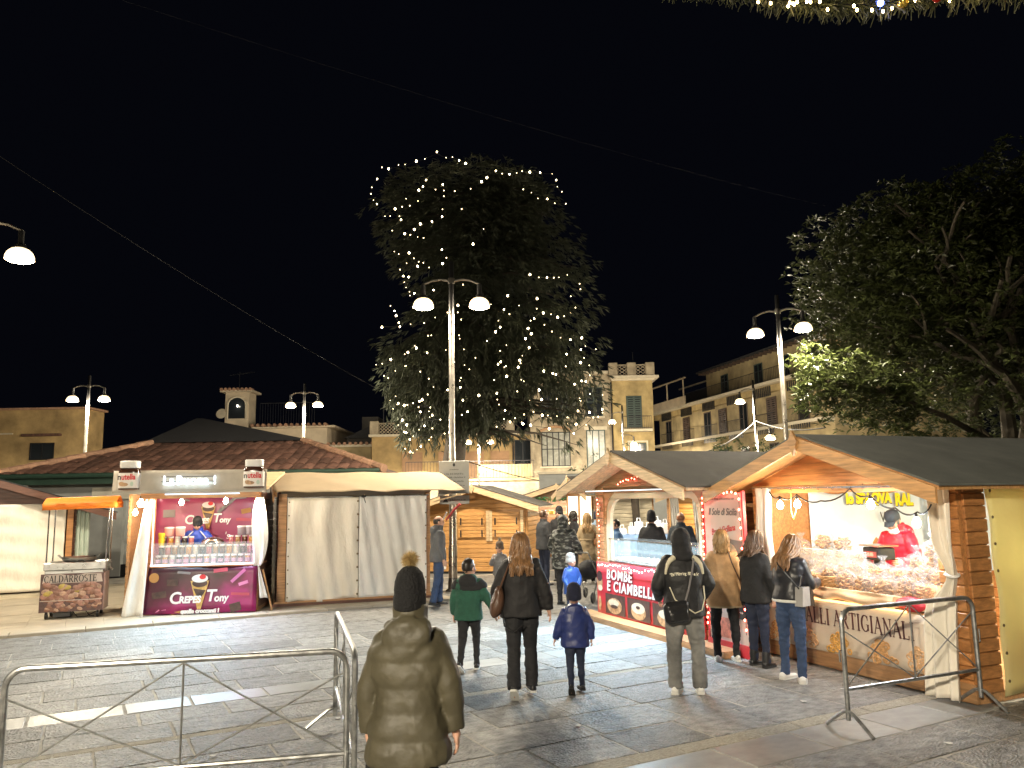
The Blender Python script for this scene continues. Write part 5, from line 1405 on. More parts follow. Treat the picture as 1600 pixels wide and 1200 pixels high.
def bar(parent, x, z, w, h, a, k, y):
    c, s = math.cos(a), math.sin(a); g = G(); P = [(-w, -h), (w, -h), (w, h), (-w, h)]; g.flat([(x + (u * c - v * s), z + (u * s + v * c)) for u, v in P], y); obj('printed_bar', g, CND[k], parent, smooth=False)


g = G(); disc(g, .52, .72, .09, .09, -.1, 18); obj('printed_biscuit', g, CND[0], crb, smooth=False); g = G(); disc(g, .53, .73, .05, .05, -.104, 14); obj('printed_biscuit', g, CND[0], crb, smooth=False)
for (x, z, w, h, a, k) in ((1.05, .8, .12, .022, -.12, 3), (1.72, .83, .13, .035, .1, 1), (2.05, .72, .17, .03, .75, 2), (2.15, .58, .09, .03, .3, 5), (2.1, .38, .17, .025, -.05, 1), (.62, .4, .13, .06, .1, 4), (2.02, .14, .1, .08, .25, 4), (.85, .62, .1, .06, 0, 4), (.6, .1, .05, .01, .7, 5), (.72, .12, .04, .01, .2, 5), (.95, .07, .1, .02, .2, 0)):
    bar(crb, x, z, w, h, a, k, -.108 + .05 * z)
# backdrop banner inside
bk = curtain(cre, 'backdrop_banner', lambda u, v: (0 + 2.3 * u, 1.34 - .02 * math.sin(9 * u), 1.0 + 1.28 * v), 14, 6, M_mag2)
crepe_print(bk, 1.1, 1.86, .86, 1.31, False); txt('banner_lettering', "'s", .2, paint('white_script', (.8, .8, .8)), bk, (1.5, 1.295, 1.42), shear=.15)
for (x, z, w, h, a, k) in ((.95, 2.17, .1, .02, -.1, 3), (1.85, 2.1, .3, .035, .72, 3), (2.1, 2.2, .1, .02, .1, 3), (2.15, 1.75, .15, .03, -.05, 1), (2.2, 1.93, .1, .05, .2, 0), (.65, 1.9, .12, .08, 0, 3)): bar(bk, x - .33, z, w, h, a, k, 1.305)
# glass guard, led edges
g = G(); g.box(.45, -.035, .96, 2.38, -.029, 1.36); obj('glass_guard', g, M_glass, cre, smooth=False)
g = G(); g.box(.42, -.05, .93, 2.4, -.036, .955); g.box(.435, -.05, .956, .45, -.036, 2.18); g.box(2.385, -.05, .956, 2.4, -.036, 2.18); obj('led_edge', g, glow('led_edge_pink', (1, .82, .95), 2.2), cre, smooth=False)
# stepped rack of topping jars
g = G(); g.box(.47, .0, .941, 2.37, .14, .955); g.box(.47, .141, .941, 2.37, .3, 1.13); g.box(.47, .301, .941, 2.37, .45, 1.3); obj('jar_steps', g, paint('grey_steps', (.35, .33, .34)), cre, smooth=False)
jb = G().lathe([(.046, 0), (.05, .01), (.05, .12), (.044, .135)], 12).mesh('jar'); jl = G().lathe([(.047, .136), (.05, .14), (.05, .16), (.046, .165)], 12).mesh('lid'); jlb = G().lathe([(.0515, .03), (.0515, .095)], 12).mesh('label')
JC = [('brown', (.12, .05, .03)), ('amber', (.45, .22, .04)), ('white', (.6, .55, .48)), ('dark', (.04, .025, .02)), ('rose', (.4, .12, .12)), ('nutty', (.3, .18, .08))]
JM = [mat('topping_' + n, c, rough=.25, var=.3, vs=40, bump=0, coat=.4) for n, c in JC]
JN = [jb.copy() for _ in JC]
for a_, m_ in zip(JN, JM): a_.name = 'jar'; a_.materials.append(m_)
jl.materials.append(M_wht); jlb.materials.append(mat('pink_jar_label', (.5, .3, .38), rough=.5, var=.3, vs=30, bump=0))
for row, (y, z, n) in enumerate(((.07, .955, 15), (.22, 1.13, 15), (.37, 1.3, 15))):
    for i in range(n):
        if row == 2 and 4 < i < 10: continue
        x = .53 + i * (1.78 / (n - 1)); c = (i * 7 + row * 3) % 6
        t = empty('topping_jar', cw(x, y + q.uniform(-.01, .01), z), CR_ + q.uniform(-.3, .3))
        tag(t, 'jar of %s topping, %s from the left in the %s row of the crepe counter' % (JC[c][0], ('first', 'second', 'third', 'fourth', 'fifth', 'sixth', 'seventh', 'eighth', 'ninth', 'tenth', 'eleventh', 'twelfth', 'thirteenth', 'fourteenth', 'fifteenth')[i], ('bottom', 'middle', 'top')[row]), 'jar', 'topping jars on the crepe counter')
        link('jar', JN[c], None, t); link('lid', jl, None, t)
        if row == 0: link('label', jlb, None, t)
# tubs on the upper shelves at both ends, yellow cups
for i, (x, z, c, lab) in enumerate(((.62, 1.5, (.7, .35, .3), 'pink tub, left of two on the left end of the crepe rack'), (.83, 1.5, (.72, .4, .34), 'pink tub, right of two on the left end of the crepe rack'), (2.0, 1.5, (.25, .22, .24), 'grey tub, left of three on the right end of the crepe rack'), (2.16, 1.5, (.3, .26, .28), 'grey tub, middle of three on the right end of the crepe rack'), (2.31, 1.5, (.6, .6, .62), 'pale tub at the right end of the crepe rack'))):
    t = empty('tub', cw(x, .36, z - .03), CR_); tag(t, lab, 'tub', 'tubs on the crepe rack'); g = G(); g.lathe([(.07, 0), (.085, .02), (.09, .15)], 14); obj('tub', g, paint('tub_%d' % i, c), t); g = G(); g.lathe([(.094, .151), (.094, .175), (.08, .18)], 14); obj('lid', g, M_wht, t)
t = empty('cup_stack', cw(.5, .3, 1.3), CR_); tag(t, 'stack of yellow cups at the left end of the crepe counter', 'cups'); g = G(); g.lathe([(.045, 0), (.06, .1), (.062, .12), (.05, .121), (.064, .2), (.066, .24)], 14); obj('cups', g, paint('yellow_card', (.75, .55, .03)), t)
t = empty('crepe_plate', cw(1.42, .5, 1.3), CR_); tag(t, 'round steel crepe hood in front of the vendor in blue', 'crepe maker')
g = G(); g.lathe([(.2, -.36), (.2, 0), (.24, .01), (.24, .03), (.2, .09), (.1, .13), (.01, .14)], 24); obj('hood', g, M_chrome, t)
# curtains pulled aside
M_pw = M_pvc
curtain(cre, 'left_curtain', lambda u, v: ((-.02 + .42 * u) * (1 - v) + (.34 + .12 * u) * v - .08 * math.sin(pi * v) * (1 - u) * .0, -.16 - .05 * math.sin(u * 8 + v) * (1 - v * .4) - .06 * u * (1 - v), .04 + 2.17 * v), 20, 26, M_pw)


def rc(u, v):
    z = .9 + 1.3 * v; k = math.sin(pi * min(1, v * 1.02)) ** .8; return (2.26 + .1 * (1 - k) * v + u * (.14 + .15 * k) + .08 * (1 - v), -.15 - .04 * math.sin(u * 9 + 3 * v), z)


curtain(cre, 'right_curtain', rc, 18, 24, M_pw); curtain(cre, 'right_curtain_tail', lambda u, v: (2.42 + .13 * u * (1.2 - v) + .05 * (1 - v), -.14 - .03 * math.sin(u * 8), .3 + .62 * v), 8, 10, M_pw)
g = G(); g.beam((2.5, -.05, .82), (2.68, .0, .05), .05, .03); obj('prop_board', g, M_ws, cre, smooth=False)
BG = 'bulbs on the crepe stall'
for (x, y, z, lab, m_, pw, c) in ((.28, -.3, 2.12, 'dazzling upper bulb at the left corner of the crepe stall', M_bulbw, 22, (1, .84, .6)), (.18, -.28, 1.95, 'lower dazzling bulb at the left corner of the crepe stall', M_bulbw, 12, (1, .84, .6)), (2.42, -.3, 2.1, 'dazzling bulb at the right corner of the crepe stall', M_bulbw, 20, (1, .84, .6)),
                                  (.9, .1, 2.13, 'small warm bulb inside the crepe stall, left of the vendor', M_bulbw, 14, (1, .84, .62)), (1.73, .1, 2.14, 'cool white bulb inside the crepe stall, right of the vendor', M_bulbc, 11, (.85, .94, 1))):
    bulb_thing(cw(x, y, z), lab, m_, pw, c, BG, .06 if pw > 19 else .045)
area('pink_led', (2.2, -.25, 1.35), (R(-50), 0, R(0)), .2, .05, 6, (1, .1, .8), cre)
g = G(); g.box(2.3, .0, 1.14, 2.36, .02, 1.4); obj('pink_led_bar', g, glow('pink_led', (1, .15, .85), 9), cre, smooth=False)
area('front_led', (1.45, -.5, 2.26), (R(-32), 0, 0), 1.4, .05, 110, BLUE, cre, R(125))
g = G(); g.box(.75, -.44, 2.27, 2.1, -.41, 2.285); obj('front_led_bar', g, glow('front_led', (.5, .75, 1), 2.5), cre, smooth=False)

# ------------------------------------------------------------------ closed stall with white tarp front
ML_, MR_ = (-4.8, 16.11, 0), R(19.3)
mid = empty('closed_stall', ML_, MR_); tag(mid, 'closed stall with white tarp sheets laced shut under a beige canvas roof', 'market stall', 'wooden market chalets')
g = G(); g.box(-.05, -.08, .03, 3.2, 2.3, .12); obj('floor', g, M_ws, mid, smooth=False)
g = G(); g.box(-.1, -.12, .03, 3.25, -.081, .085); obj('plank_sill', g, M_wd, mid, smooth=False)
for x, w in ((.0, .16), (3.05, .1)):
    g = G(); g.box(x, 0, .12, x + w, .1, 2.26); p = obj('post', g, M_ws, mid, smooth=False)
wall(mid, 'side_wall', .1, 2.3, .12, 2.3, 0, M_wd, axis='y'); wall(mid, 'side_wall', .1, 2.3, .12, 2.2, 3.11, M_wd, axis='y', out=1); wall(mid, 'back_wall', .04, 3.1, .12, 2.2, 2.3, M_wd)
RZ = lambda y: 2.28 + .42 * min(1, (y + .3) / 1.4) if y < 1.1 else 2.7 - .3 * (y - 1.1)
curtain(mid, 'canvas_roof', lambda u, v: (-.1 + 3.95 * u - .25 * v * (1 - u) * .4 - .18 * v * u, -.3 + 1.42 * v, 2.3 + .43 * v - .02 * math.sin(pi * v) + .012 * math.sin(19 * u + 4 * v) + .01 * math.sin(7 * v + 31 * u) * (1 - v)), 44, 14, M_canvas, (0, .0, -.012))
g = G(); g.prism([(-.1, 1.13, 2.72), (-.1, 2.6, 2.25), (-.1, 2.6, 2.2), (-.1, 1.13, 2.67)], (3.8, 0, 0)); obj('rear_roof', g, M_wd, mid, smooth=False)
g = G(); g.prism([(-.1, -.28, 2.2), (-.1, 1.1, 2.62), (-.1, 1.1, 2.7), (-.1, -.28, 2.28)], (.05, 0, 0)); g.beam((-.12, -.32, 2.16), (-.12, 1.1, 2.66), .03, .14); obj('barge_board', g, M_ws, mid, smooth=False)
g = G(); g.beam((3.2, -.1, 2.05), (3.78, -.25, 2.2), .05, .03); g.beam((3.12, .02, 2.03), (3.12, 1.0, 2.2), .05, .06); obj('roof_brace', g, M_wp, mid, smooth=False)
g = G(); g.tube([(.15, -.05, 2.19), (3.1, -.05, 2.2)], .018, 8); obj('tarp_rail', g, M_chrome, mid)


def tarp_l(u, v):
    return (.17 + 1.44 * u, -.06 - .035 * math.sin(15 * u + .6 * math.sin(4 * v)) * (.4 + .6 * v) - .02 * math.sin(31 * u + 7 * v) * (1 - v) - .012 * math.sin(9 * v + 5 * u), .1 + 2.07 * v + (.03 * math.sin(9 * u) if v < .06 else 0))


def tarp_r(u, v):
    return (1.62 + 1.43 * u, -.065 - .03 * math.sin(13 * u + 1) * (.3 + .7 * v) - .014 * math.sin(37 * u + 9 * v) - .012 * math.sin(14 * v + 8 * u) * math.sin(5 * u), .12 + 2.06 * v)


curtain(mid, 'tarp_sheet', tarp_l, 60, 30, M_pvcc); curtain(mid, 'tarp_sheet', tarp_r, 60, 30, M_pvc)
eye = G().lathe([(.022, 0), (.022, .006), (.01, .008)], 10).mesh('eyelet'); eye.materials.append(M_eye)
for i in range(8):
    link('eyelet', eye, None, mid, (1.585, -.105, .2 + i * .27), (pi / 2, 0, 0)); link('eyelet', eye, None, mid, (.2, -.1, .2 + i * .27), (pi / 2, 0, 0), .7); link('eyelet', eye, None, mid, (3.03, -.105, .2 + i * .27), (pi / 2, 0, 0), .7)
g = G(); g.ell((1.7, -.1, 2.19), (.06, .03, .03), 8, 6); g.tube([(1.7, -.1, 2.19), (1.74, -.13, 2.05)], .008, 4); obj('tarp_clip', g, M_blk, mid)

# ------------------------------------------------------------------ stall at the left edge
LL_, LR_ = (-13.95, 16.9, 0), R(30.7)
lef = chalet('brown gabled stall at the left edge closed with a cream tarp', LL_, LR_, 4.0, 2.4, 2.15, 2.8, .3, .85, M_wd, M_dkroof, side=(0, 1), pale=M_wd)
curtain(lef, 'tarp_sheet', lambda u, v: (.1 + 3.7 * u, -.05 - .02 * math.sin(17 * u + 2 * v) - .012 * math.sin(31 * v + 9 * u) - .01 * math.sin(8 * v), .16 + 1.99 * v), 60, 26, M_pvcc)
g = G(); g.box(3.83, -.05, .1, 3.96, .05, 2.15); obj('post', g, M_wt, lef, smooth=False); g = G(); g.box(-.2, -.25, 0.03, 4.1, -.001, .12); obj('step_board', g, M_wb, lef, smooth=False)
curtain(lef, 'side_curtain', lambda u, v: (4.02 + .3 * u, .1 + .04 * math.sin(20 * u), .2 + 1.9 * v), 16, 4, mat('pale_green_curtain', (.5, .58, .5), rough=.6, var=.1, transl=.2))

# ------------------------------------------------------------------ chestnut cart
HL_ = tuple(V(-8.72, 14.75, .03)); HR_ = R(19)
cart = empty('chestnut_cart', HL_, HR_); tag(cart, 'little roast chestnut cart with an orange awning and printed front', 'cart')
M_steel = mat('brushed_steel', (.45, .45, .44), rough=.3, metal=.9, var=.12, bump=.05)
g = G(); g.cbox(.02, .02, .14, 1.0, .58, .88, .01); g.cbox(.0, 0, .88, 1.04, .6, 1.02, .01); obj('cabinet', g, M_steel, cart)
g = G(); g.box(-.03, -.012, .13, 1.02, .0, .82); fp = obj('printed_front', g, mat('print_brown', (.1, .045, .04), rough=.4, var=.5, vs=8, bump=0), cart, smooth=False)
g = G(); g.box(1.021, .0, .13, 1.03, .55, .82); obj('printed_side', g, mat('print_pinkish', (.45, .3, .28), rough=.4, var=.4, vs=8, bump=0), cart, smooth=False)
g = G(); g.flat([(.0, .65), (1.0, .65), (.97, .8), (.7, .815), (.6, .79), (.4, .79), (.3, .815), (.03, .8)], -.013); obj('printed_paper', g, paint('print_parchment', (.5, .42, .38)), fp, smooth=False)
q = random.Random(8); CM_ = [mat('print_chestnut_%d' % i, c, rough=.4, var=.45, vs=14, bump=0) for i, c in enumerate(((.2, .085, .05), (.32, .16, .12), (.42, .26, .18), (.4, .3, .06)))]
cg = [G() for _ in CM_]
for i in range(110):
    z = .16 + .47 * ((i * 37) % 110) / 110; x = q.uniform(.03, .96); c = 3 if q.random() < .07 and z > .45 else q.choice((0, 0, 1, 1, 2)); s_ = .075 if z > .34 else .05
    a = q.uniform(-.5, .5); cg[c].ell((x, -.014 - .00006 * i, z), (s_ * q.uniform(.85, 1.15), .004, s_ * .62), 12, 6, roty(a))
for c in range(4): tag(obj('printed_chestnuts', cg[c], CM_[c], fp), kind='stuff')
g = G(); g.box(-.02, -.024, .33, 1.0, -.02, .342); obj('printed_rim', g, paint('print_parchment', (.5, .42, .38)), fp, smooth=False)
g = G(); serif(g, 'CALDARROSTE', .03, .665, .125, -.026, .8); tag(obj('front_lettering', g, M_blk, fp, smooth=False), kind='stuff')
for x in (.03, 1.02):
    g = G(); g.tube([(x, .05, .85), (x - (.0 if x < .5 else -.03), .03, 2.03)], .014, 8); obj('awning_pole', g, M_chrome, cart); g = G(); g.tube([(x, .57, .85), (x, .57, 2.08)], .014, 8); obj('awning_pole', g, M_chrome, cart)
M_or = mat('orange_awning', (.85, .24, .02), rough=.6, var=.08, bump=.1, transl=.25)
g = G(); g.sheet(lambda u, v: (-.06 + 1.24 * u, -.12 + .8 * v, 2.1 + .12 * math.sin(pi * v) + .03 * u), 10, 8, (0, 0, -.006)); aw = obj('awning', g, M_or, cart)
curtain(aw, 'valance', lambda u, v: (-.06 + 1.24 * u, -.12 - .008 * math.sin(20 * u), 1.99 + .03 * u + .12 * v), 20, 2, M_or)
curtain(aw, 'valance', lambda u, v: (1.18 + .006 * math.sin(20 * u), -.12 + .8 * u, 2.02 + .11 * v), 12, 2, M_or, (.006, 0, 0))
for x in (.08, .93):
    for y in (.08, .5):
        g = G(); g.lathe([(.02, -.02), (.06, -.02), (.065, -.012), (.065, .012), (.06, .02), (.02, .02)], 16, (0, 0, 0), roty(pi / 2)); o = obj('wheel', g, M_blk, cart, (x, y, .066)); g = G(); g.box(-.025, -.025, .0, .025, .025, .08); obj('caster', g, M_steel, o, smooth=False)
g = G(); g.cbox(.18, .1, .02, .48, .4, .135, .01); obj('drip_box', g, M_blk, cart)
g = G(); g.tube([(.5, .1, .13), (.6, .05, .02), (.75, .08, .02), (.9, .1, .1)], .008, 5); g.tube([(.72, .1, .13), (.8, .06, .03), (.88, .06, .02)], .008, 5); obj('hose', g, M_blk, cart)
g = G(); g.tube([(1.05, .3, .9), (1.12, .28, .84)], .02, 6); g.tube([(1.02, .3, .95), (1.1, .24, .99)], .008, 5); obj('gas_tap', g, M_steel, cart)
t = empty('chestnut_pan', (HL_[0] + .4, HL_[1] + .47, 1.055), HR_); tag(t, 'wide steel roasting pan with loop handles on the chestnut cart', 'pan')
g = G(); g.lathe([(.02, 0), (.25, 0), (.28, .02), (.31, .075), (.3, .08), (.27, .03), (.02, .02)], 28); obj('pan', g, M_steel, t)
for s in (-1, 1): g = G(); g.tube([(s * .3, -.06, .06), (s * .36, -.05, .12), (s * .36, .05, .12), (s * .3, .06, .06)], .008, 6); obj('handle', g, M_steel, t)

# ------------------------------------------------------------------ closed pine chalet in the middle distance
BL_, BR_ = (-2.6, 22.95, 0), R(-10.3)
bac = chalet('closed yellow pine chalet with shuttered hatches behind the green coated child', BL_, BR_, 3.0, 2.4, 1.95, 2.42, .35, .4, M_wy, M_feltd)
wl = wall(bac, 'front_wall', .05, 2.95, .05, 1.95, 0, M_wy, h=.125)
g = G(); g.box(-.02, -.05, 0, 3.02, -.001, .06); obj('plinth', g, M_blk, bac, smooth=False)
for x0, w in ((1.0, .82), (1.98, .82)):
    g = G(); g.box(x0, -.05, .98, x0 + w, -.03, 1.72); sh_ = obj('hatch', g, M_wy, bac, smooth=False); boards(sh_, x0 + .02, x0 + w - .02, 1.0, 1.7, -.062, M_wy, .1)
for x in (.9, 1.84, 1.93, 2.83): g = G(); g.box(x, -.085, .9, x + .08, -.05, 1.75); obj('batten', g, M_wp, bac, smooth=False)
for x in (.78, 1.08, 1.7, 2.08, 2.7):
    for z in (1.02, 1.36): g = G(); g.box(x, -.1, z, x + .035, -.07, z + .19); obj('hinge', g, M_iron, bac, smooth=False)
g = G(); g.box(.48, -.045, .12, .64, -.03, .72); nt_ = obj('notice', g, M_wht, bac, smooth=False); txt('notice_lettering', 'RS', .15, M_rs, nt_, (.56, -.048, .42), off=.008, sx=.8)
# small gabled stall farther back
far1 = chalet('small pine kiosk with a yellow sign and bright windows beside the arched chalet', (1.75, 26.5, 0), R(-68), 1.9, 2.2, 2.25, 2.7, .35, .3, M_ws, M_feltd, side=(1, 1))
wall(far1, 'front_wall', .03, 1.87, .1, .95, 0, M_ws); g = G(); g.box(.1, -.02, 2.3, .95, -.0, 2.5); s_ = obj('sign', g, mat('yellow_sign', (.75, .5, .02), rough=.5), far1, (.42, -.02, 0), smooth=False)
for x in (.15, 1.02): g = G(); g.box(x, 0, .98, x + .74, .02, 2.12); obj('window', g, glow('lit_window', (1, .86, .6), 1.7), far1, smooth=False)
for xa, xb in ((.92, .99), (.08, .14)): g = G(); g.box(xa, -.03, .98, xb, .03, 2.2); obj('mullion', g, M_ws, far1, smooth=False)
shw = wall(far1, 'boarded_side', .1, 2.1, .1, 2.2, 1.93, M_wb, axis='y', out=1)
# stall of bright goods glimpsed beside the pine chalet
far2 = chalet('bright gift stall with green garland glimpsed beyond the closed pine chalet', (.25, 28.5, 0), R(-6), 2.6, 2.0, 2.1, 2.5, .3, .3, M_ws, M_feltd)
g = G(); g.box(.1, .3, .1, 2.5, .9, .95); obj('counter', g, M_wht, far2, smooth=False)
q = random.Random(5); gm = [paint('gift_%d' % i, c) for i, c in enumerate(((.7, .1, .12), (.8, .75, .7), (.7, .35, .4), (.1, .35, .15), (.2, .3, .6), (.75, .5, .1)))]
for i in range(16):
    g = G(); w, h = q.uniform(.05, .1), q.uniform(.1, .3); x = .2 + (i % 8) * .29; z = .95 if i < 8 else 1.5; g.cbox(x - w, .35, z, x + w, .5, z + h, .02)
    o = obj('gift_box', g, gm[i % 6], None, (.25, 28.5, 0), (0, 0, R(-6))); tag(o, '%s gift, %s from the left on the %s of the bright gift stall' % (('red', 'white', 'pink', 'green', 'blue', 'yellow')[i % 6], NTH[i % 8], 'counter' if i < 8 else 'upper shelf'), 'gift box', 'gifts on the bright stall')
g = G(); g.box(.1, .3, 1.47, 2.5, .6, 1.5); obj('shelf', g, M_wp, far2, smooth=False)
V_ = []; F_ = []
for i in range(500):
    p = Vector((2.6 * q.random(), -.3 + q.gauss(0, .04), 2.02 + q.gauss(0, .05))); d = Vector((q.gauss(0, 1), q.gauss(0, 1), q.gauss(0, 1))).normalized() * .12; s_ = d.cross(Vector((1, .3, .2))).normalized() * .02; o = len(V_); V_ += [p - s_, p + s_, p + d]; F_.append((o, o + 1, o + 2))
me = bpy.data.meshes.new('garland'); me.from_pydata([tuple(v) for v in V_], [], F_); tag(link('garland', me, mat('green_tinsel', (.03, .25, .1), rough=.4, bump=0), far2), kind='stuff')
area('gift_light', (1.3, .6, 2.05), (R(15), 0, 0), 1.8, .3, 90, (1, .93, .85), far2)
# lit stall seen through the arched hatch, table, car, wall
far3 = chalet('yellow lit stall with white curtains seen through the arched hatch', (4.0, 20.6, 0), R(-12), 2.6, 2.0, 2.15, 2.6, .3, .3, M_ws, M_feltd)
g = G(); g.box(.05, .0, .1, 2.55, .6, .95); obj('counter', g, M_wht, far3, smooth=False)
for x0 in (.05, .62): curtain(far3, 'curtain', lambda u, v: (x0 + .22 * u + .06 * (1 - v), -.06 + .03 * math.sin(22 * u), .9 + 1.25 * v), 14, 6, M_pvc)
wall(far3, 'inner_panel', .2, 2.4, 1.0, 1.85, 1.6, M_wy); area('yellow_light', (1.3, .8, 2.1), (0, 0, 0), 1.6, .2, 70, (1, .9, .5), far3)
t = empty('market_table', (2.75, 21.6, 0), R(-8)); tag(t, 'table under a blue grey cloth seen through the arched hatch', 'table')
curtain(t, 'cloth', lambda u, v: (1.5 * u, -.02 * math.sin(20 * u) * (1 - v), .05 + 1.0 * v), 30, 4, mat('blue_grey_cloth', (.16, .24, .36), rough=.8)); g = G(); g.box(0, .01, 1.02, 1.5, .9, 1.05); obj('table_top', g, MATS['blue_grey_cloth'], t, smooth=False)
for i, (x, h, w) in enumerate(((.2, .16, .1), (.45, .22, .07), (.65, .34, .1), (.9, .22, .09), (1.12, .38, .12), (1.35, .3, .1))):
    t2 = empty('white_box', (2.75 + x, 21.8 - .14 * x, 1.052), .2); tag(t2, 'pale packet %s on the blue table' % ('at the left end', 'second from the left', 'third from the left, taller', 'fourth from the left', 'fifth from the left, tallest', 'at the right end')[i], 'packet', 'packets on the blue table'); g = G(); g.cbox(-w, -.08, 0, w, .08, h, .015); g.tube([(-w * .5, 0, h), (-w * .4, 0, h + .1), (w * .4, 0, h + .1), (w * .5, 0, h)], .01, 5); obj('packet', g, M_wht, t2)
area('table_lamp', (.7, -.3, 2.1), (R(20), 0, 0), 1.0, .1, 30, (.85, .95, 1), t)
car = empty('parked_car', (4.0, 27.2, 0), R(-14)); tag(car, 'dark car parked behind the blue table, seen through the arched hatch', 'car')
M_car = mat('black_car_paint', (.012, .012, .014), rough=.15, var=0, bump=0, coat=1)
prof_c = [(-2.1, .35), (2.1, .35), (2.15, .7), (2.0, .95), (1.2, 1.05), (.6, 1.62), (-1.2, 1.68), (-1.9, 1.1), (-2.15, .9)]
g = G(); g.prism([(x, -.85, z) for x, z in prof_c], (0, 1.7, 0)); obj('body', g, M_car, car, smooth=False)
M_cg = mat('car_glass', (.2, .22, .22), rough=.05, var=0, bump=0, metal=.6)
for P in ([(.55, 1.05), (1.05, 1.08), (.6, 1.5), (.5, 1.55)], [(-.35, 1.08), (.45, 1.06), (.4, 1.56), (-.35, 1.58)], [(-1.15, 1.1), (-.45, 1.08), (-.45, 1.58), (-1.1, 1.58)], [(-1.7, 1.15), (-1.25, 1.12), (-1.25, 1.56)]):
    g = G(); g.flat(P, -.851, .006); obj('window', g, M_cg, car, smooth=False)
for x in (-1.35, 1.35): g = G(); g.lathe([(.05, -.1), (.31, -.1), (.33, -.06), (.33, .06), (.31, .1), (.05, .1)], 20, (0, 0, 0), rotx(pi / 2)); w_ = obj('wheel', g, M_blk, car, (x, -.78, .33)); g = G(); g.lathe([(.02, .1), (.2, .105), (.21, .1)], 12, (0, 0, 0), rotx(pi / 2)); obj('rim', g, M_steel, w_)
g = G(); g.box(2.1, -.7, .62, 2.17, -.4, .78); obj('headlight', g, M_wht, car, smooth=False)
t = empty('boundary_wall', (1.0, 31, 0), R(-6)); tag(t, 'plain grey wall behind the parked car', 'wall'); slab_wall(t, 0, 0, 9, 3.0, M_greyw, 0, .3); g = G(); g.box(-.05, -.06, 3.0, 9.05, .36, 3.1); obj('coping', g, M_trim, t, smooth=False)
t = empty('small_tree', (3.85, 25.2, 0)); tag(t, 'small dark tree standing by the parked car', 'tree'); g = G(); g.tube([(0, 0, 0), (.03, 0, 1.2), (-.02, 0, 2.2), (.02, 0, 3.0)], [.16, .13, .14, .06], 8); obj('trunk', g, M_bark, t); q = random.Random(2)
mesh_leaves('crown', leaf_clusters([Vector((q.gauss(0, .7), q.gauss(0, .6), 2.3 + abs(q.gauss(0, .4)))) for _ in range(160)], 9, .14, q), M_leafd, t)

# ------------------------------------------------------------------ barriers and sign
def barrier(p, e, label, feet=True):
    p = V(*p, 0); e = V(*e, 0); L = float(np.linalg.norm(e - p)); t = empty('crowd_barrier', tuple(p), math.atan2(e[1] - p[1], e[0] - p[0])); tag(t, label, 'barrier', 'steel crowd barriers')
    r_ = .12; P = [(0, 0, .1), (0, 0, .5), (0, 0, 1.05 - r_)] + [(r_ * (1 - math.cos(a)), 0, 1.05 - r_ + r_ * math.sin(a)) for a in np.linspace(.2, pi / 2, 6)] + [(L / 2, 0, 1.05)] + [(L - r_ * (1 - math.sin(a)), 0, 1.05 - r_ + r_ * math.cos(a)) for a in np.linspace(0, pi / 2 - .2, 6)] + [(L, 0, 1.05 - r_), (L, 0, .5), (L, 0, .1)]
    g = G(); g.tube(P, .0215, 10); obj('frame_tube', g, M_galv, t)
    g = G(); g.tube([(.0, 0, .36), (L, 0, .36)], .017, 8); obj('lower_rail', g, M_galv, t)
    g = G(); g.tube([(L / 2, 0, .36), (L / 2, 0, 1.05)], .008, 6); obj('upright', g, M_galv, t)
    for (a, b) in (((.02, .86), (L / 2, .37)), ((.02, .38), (L / 2, 1.03)), ((L / 2, 1.03), (L - .02, .38)), ((L / 2, .37), (L - .02, .9))):
        g = G(); off = .009 if a[1] < b[1] else -.009; g.tube([(a[0], off, a[1]), (b[0], off, b[1])], .0065, 6); obj('brace_rod', g, M_galv, t)
    for x in (0, L):
        g = G(); g.tube([(x, -.26, .012), (x, -.2, .06), (x, -.06, .16), (x, 0, .18), (x, .06, .16), (x, .2, .06), (x, .26, .012)], .017, 8); obj('foot', g, M_galv, t)
    g = G(); g.tube([(L + .02, 0, .62), (L + .06, 0, .62), (L + .06, 0, .74)], .008, 6); obj('link_hook', g, M_galv, t)
    g = G(); g.tube([(-.02, 0, .7), (-.05, 0, .7), (-.05, 0, .6)], .008, 6); obj('link_hook', g, M_galv, t)


barrier((-3.33, 5.3), (-1.2, 5.75), 'long steel barrier across the lower left of the picture')
barrier((-1.13, 5.68), (-1.72, 7.72), 'steel barrier seen end on beside the woman in the olive coat')
barrier((-5.25, 5.0), (-3.4, 5.15), 'steel barrier cut off by the left edge of the picture')
barrier((2.93, 7.28), (4.52, 7.98), 'steel barrier in front of the taralli banner')

sgn = empty('notice_board', (-1.36, 18.36, 0)); tag(sgn, 'grey notice board clamped to the tall lamp post', 'sign')
g = G(); g.cbox(-.38, -.03, 2.22, .32, -.015, 2.98, .004); pn = obj('panel', g, paint('grey_sign', (.4, .4, .37), .5), sgn)
M_ink = paint('sign_ink', (.03, .03, .03))
for z, w, h in ((2.78, .2, .03), (2.68, .44, .042), (2.6, .5, .042), (2.51, .42, .042), (2.41, .5, .035)): small_print(pn, -.03, z, w, h, -.031, M_ink)
g = G(); disc(g, -.03, 2.89, .03, .04, -.034, 12); obj('crest', g, M_ink, pn, smooth=False)
g = G(); g.cbox(-.36, -.03, 1.98, .32, -.015, 2.18, .004); p2 = obj('lower_panel', g, MATS['grey_sign'], sgn)
small_print(p2, .06, 2.08, .38, .04, -.031, M_ink)
g = G(); g.flat([(-.3, 2.02), (-.16, 2.02), (-.23, 2.14)], -.032); obj('warning_mark', g, M_ink, p2, smooth=False)
